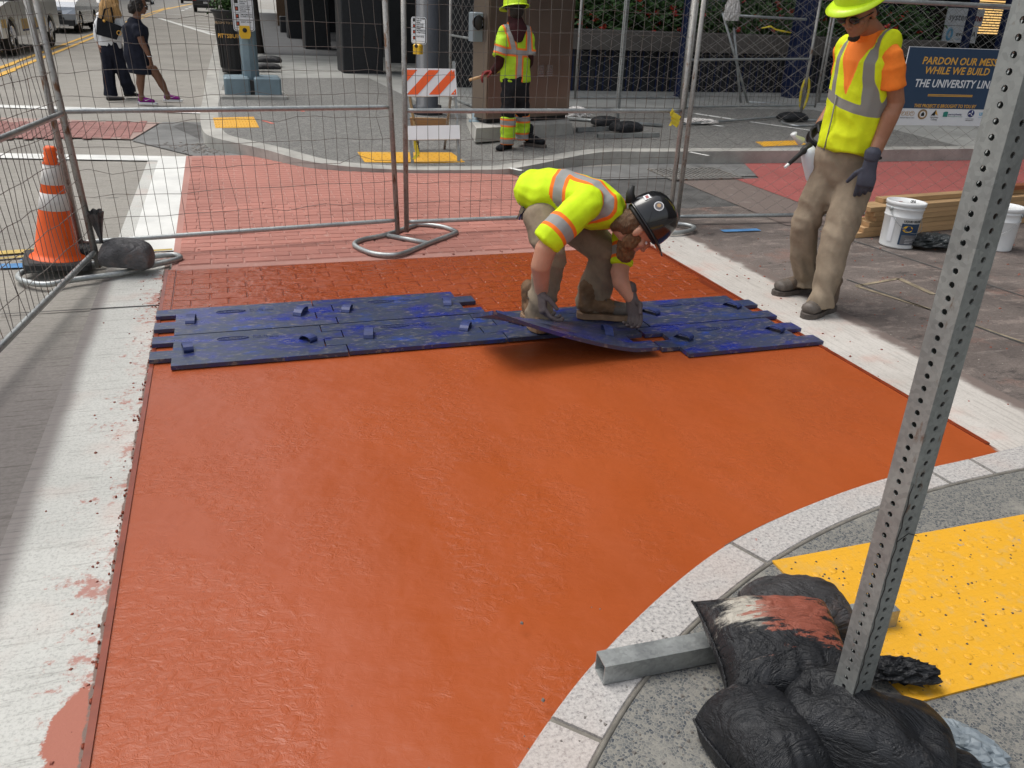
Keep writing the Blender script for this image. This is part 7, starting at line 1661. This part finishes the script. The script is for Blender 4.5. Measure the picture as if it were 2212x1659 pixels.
# ================================================================== VEHICLES
def car(label, loc, rz, paint, L=4.7, W=1.9, kind='suv', front_detail=True, cat='car', group=None, zs=1.0):
    """local: front towards -y, z up. loc = middle of the front edge on the ground"""
    t = thing('parked_car' if cat == 'car' else 'pickup_truck', label, cat, loc, rz, group); h = W / 2; n = 12
    if kind == 'suv': prof = [(0, .30), (-.0, .62), (.10, .86), (.45, 1.02), (1.15, 1.10), (1.25, 1.12), (L - .15, 1.08), (L, .85), (L, .35)]; roof = [(1.15, 1.10), (1.75, 1.62), (2.4, 1.70), (L - .9, 1.66), (L - .25, 1.08)]
    elif kind == 'sedan': prof = [(0, .28), (0, .55), (.12, .72), (1.15, .90), (L - .9, .95), (L - .05, .92), (L, .70), (L, .32)]; roof = [(1.15, .90), (1.9, 1.38), (2.9, 1.42), (3.6, 1.32), (L - .8, .95)]
    else: prof = [(0, .40), (0, .80), (.10, 1.05), (.8, 1.16), (1.2, 1.18), (L, 1.18), (L, .45)]; roof = [(1.2, 1.18), (1.7, 1.85), (3.1, 1.90), (3.4, 1.18)]
    wr = .34 if kind != 'truck' else .40; ax1, ax2 = .88, L - .95
    low = [(ax2 + wr + .07, prof[-1][1])]
    for cx_ in (ax2, ax1):
        for k in range(9): a = PI * k / 8; low.append((cx_ + (wr + .06) * math.cos(a), wr + (wr + .06) * math.sin(a)))
        if cx_ == ax2: low += [(ax2 - wr - .06, prof[0][1]), (ax1 + wr + .06, prof[0][1])]
    outline = prof + [p for p in low]
    m = MB(); outs = []
    stations = ((-h + .0, .0), (-h + .06, .035), (h - .06, .035), (h, .0))
    def ring(x, infl): return [Vector((x, y + (0.05 if abs(x) > h - .01 and y < .3 else 0) * (1 if y < 1 else 0), z)) for y, z in outline]
    bm = bmesh.new(); vs = [bm.verts.new((-h, y, z)) for y, z in outline]; f_ = bm.faces.new(vs); r_ = bmesh.ops.extrude_face_region(bm, geom=[f_]); bmesh.ops.translate(bm, verts=[v for v in r_['geom'] if isinstance(v, bmesh.types.BMVert)], vec=(W, 0, 0)); bmesh.ops.bevel(bm, geom=[e for e in bm.edges if e.calc_length() > .04], offset=.035, segments=2, affect='EDGES', clamp_overlap=True); bmesh.ops.triangulate(bm, faces=[f for f in bm.faces if len(f.verts) > 4]); bmesh.ops.recalc_face_normals(bm, faces=bm.faces[:]); me = bpy.data.meshes.new('body'); bm.to_mesh(me); bm.free(); part('body', me, paint, t)
    def gh(inset, dz, mat, name):
        m = MB(); b = [Vector((s * (h - .06 - inset * 0), y, z)) for s in (-1, 1) for y, z in roof]; k = len(roof); vs = []
        for s in (-1, 1):
            for y, z in roof: tz = (z - roof[0][1]) / .7; vs.append(Vector((s * (h - .07 - .16 * max(0, tz) - inset), y, z + dz)))
        m.add(vs, [tuple(range(k - 1, -1, -1)), tuple(range(k, 2 * k))] + [(i, i + 1, k + i + 1, k + i) for i in range(k - 1)]); return part(name, m, mat, t)
    gh(0, 0, 'glass_dark', 'windows'); rf = MB(); k = len(roof); (ya, za_), (yb_, zb_) = roof[1], roof[-2]; rf.bevbox(-(h - .22), h - .22, ya - .03, yb_ + .05, za_ + .0, max(za_, zb_) + .06, .03); part('roof', rf, paint, t)
    for s in (-1, 1):
        for y in (ax1, ax2):
            wm = MB(); M4 = Matrix.Translation((s * (h - .13), y, wr)) @ Matrix.Rotation(PI / 2, 4, 'Y'); wm.lathe([(.0, -.1), (wr * .62, -.11), (wr * .9, -.11), (wr, -.08), (wr, .08), (wr * .9, .11), (wr * .62, .11)], 24, M4=M4); w_ = part('wheel', wm, 'tyre', t)
            rm = MB(); M5 = M4 if s > 0 else M4 @ Matrix.Rotation(PI, 4, 'X'); rm.lathe([(0, .105), (.05, .11), (.06, .09), (wr * .55, .085), (wr * .64, .115)], 20, M4=M5)
            for j in range(5): a = 2 * PI * j / 5; rm.box(-.02, .02, .03, wr * .6, .085, .105, M5 @ Matrix.Rotation(a, 4, 'Z'))
            part('rim', rm, 'chrome', w_)
    box_part('bumper', t, -h + .05, h - .05, -.05, .1, prof[0][1] - .06, prof[0][1] + .16, 'black_metal', .03)
    zt = prof[1][1]
    box_part('grille', t, -h * .52, h * .52, -.02, .05, zt - .14, zt + .12, 'ink', .01); box_part('grille_bar', t, -h * .52, h * .52, -.03, .0, zt + .06, zt + .085, 'chrome')
    box_part('lower_intake', t, -h * .6, h * .6, -.03, .04, prof[0][1] + .12, prof[0][1] + .22, 'ink', .01)
    box_part('skid_strip', t, -h * .72, h * .72, -.06, .02, prof[0][1] - .07, prof[0][1] - .02, 'chrome')
    for s in (-1, 1):
        m = MB(); x0_, x1_ = sorted((s * h * .56, s * h * .99)); m.hexa([(x0_, -.02, zt + .00), (x1_, .06 if s > 0 else -.02, zt + .02), (x1_, .18, zt + .02), (x0_, .18, zt)], [(x0_, .0, zt + .12), (x1_, .08 if s > 0 else 0, zt + .17), (x1_, .2, zt + .17), (x0_, .2, zt + .12)]); part('headlight', m, 'lamp_glass', t)
        box_part('mirror', t, *sorted((s * h, s * (h + .18))), 1.45, 1.6, roof[0][1] + .02, roof[0][1] + .18, paint, .03)
        box_part('tail_light', t, *sorted((s * h * .70, s * h * .99)), L - .06, L + .02, .82 if kind != 'truck' else .9, .98 if kind != 'truck' else 1.12, 'tail_red', .01)
    box_part('number_plate', t, -.16, .16, L, L + .02, .62, .76, 'sign_white'); box_part('rear_bumper', t, -h + .05, h - .05, L - .08, L + .05, .32, .55, 'black_metal', .03)
    return t
a = P(169, 73, 0); car('silver and black sports utility car facing the camera at the top left', (a.x - .97, a.y + .3, 0), R(-3), 'car_silver')
a = P(197, 62, 0); car('black car following the silver sports utility car', (a.x - .95, a.y + 3.2, 0), R(-3), 'car_black', kind='sedan')
a = P(40, 118, 0); tk_ = car('white pickup truck with a gold band at the top left corner', (a.x - 1.05, a.y - .95, 0), R(-4), 'car_white', L=5.6, W=2.0, kind='truck', cat='truck')
box_part('gold_band', tk_, 1.0, 1.012, 1.75, 4.0, .55, .78, 'gold_paint'); box_part('gold_band', tk_, 1.0, 1.012, .1, .42, .62, .80, 'gold_paint'); box_part('blue_band', tk_, 1.0, 1.013, 1.75, 4.0, .50, .54, 'navy_print')
a = P(446, 27, 0); car('distant black car seen from behind beside the hatched markings', (a.x, a.y + 4.7, 0), R(180) * 0 + PI * 0, 'car_black', W=1.9) if False else None
def away(label, px, W, paint, kind='suv'):
    a = P(px[0], px[1], 0); t = car(label, (a.x, a.y + 4.7, 0), PI, paint, W=W, kind=kind); t.rotation_euler = (0, 0, PI); t.location = (a.x, a.y + 4.7, 0); return t
away('distant black car seen from behind beside the hatched markings', (446, 27), 1.9, 'car_black'); away('far-off dark red car seen from behind near the horizon', (409, 8), 2.0, 'car_red')
a = P(330, 10, 0); car('far-off pale car at the top edge left of the red car', (a.x - 1, a.y, 0), 0, 'car_white', kind='sedan')
bpy.data.scenes.remove(WORK)
S.render.engine = 'CYCLES'
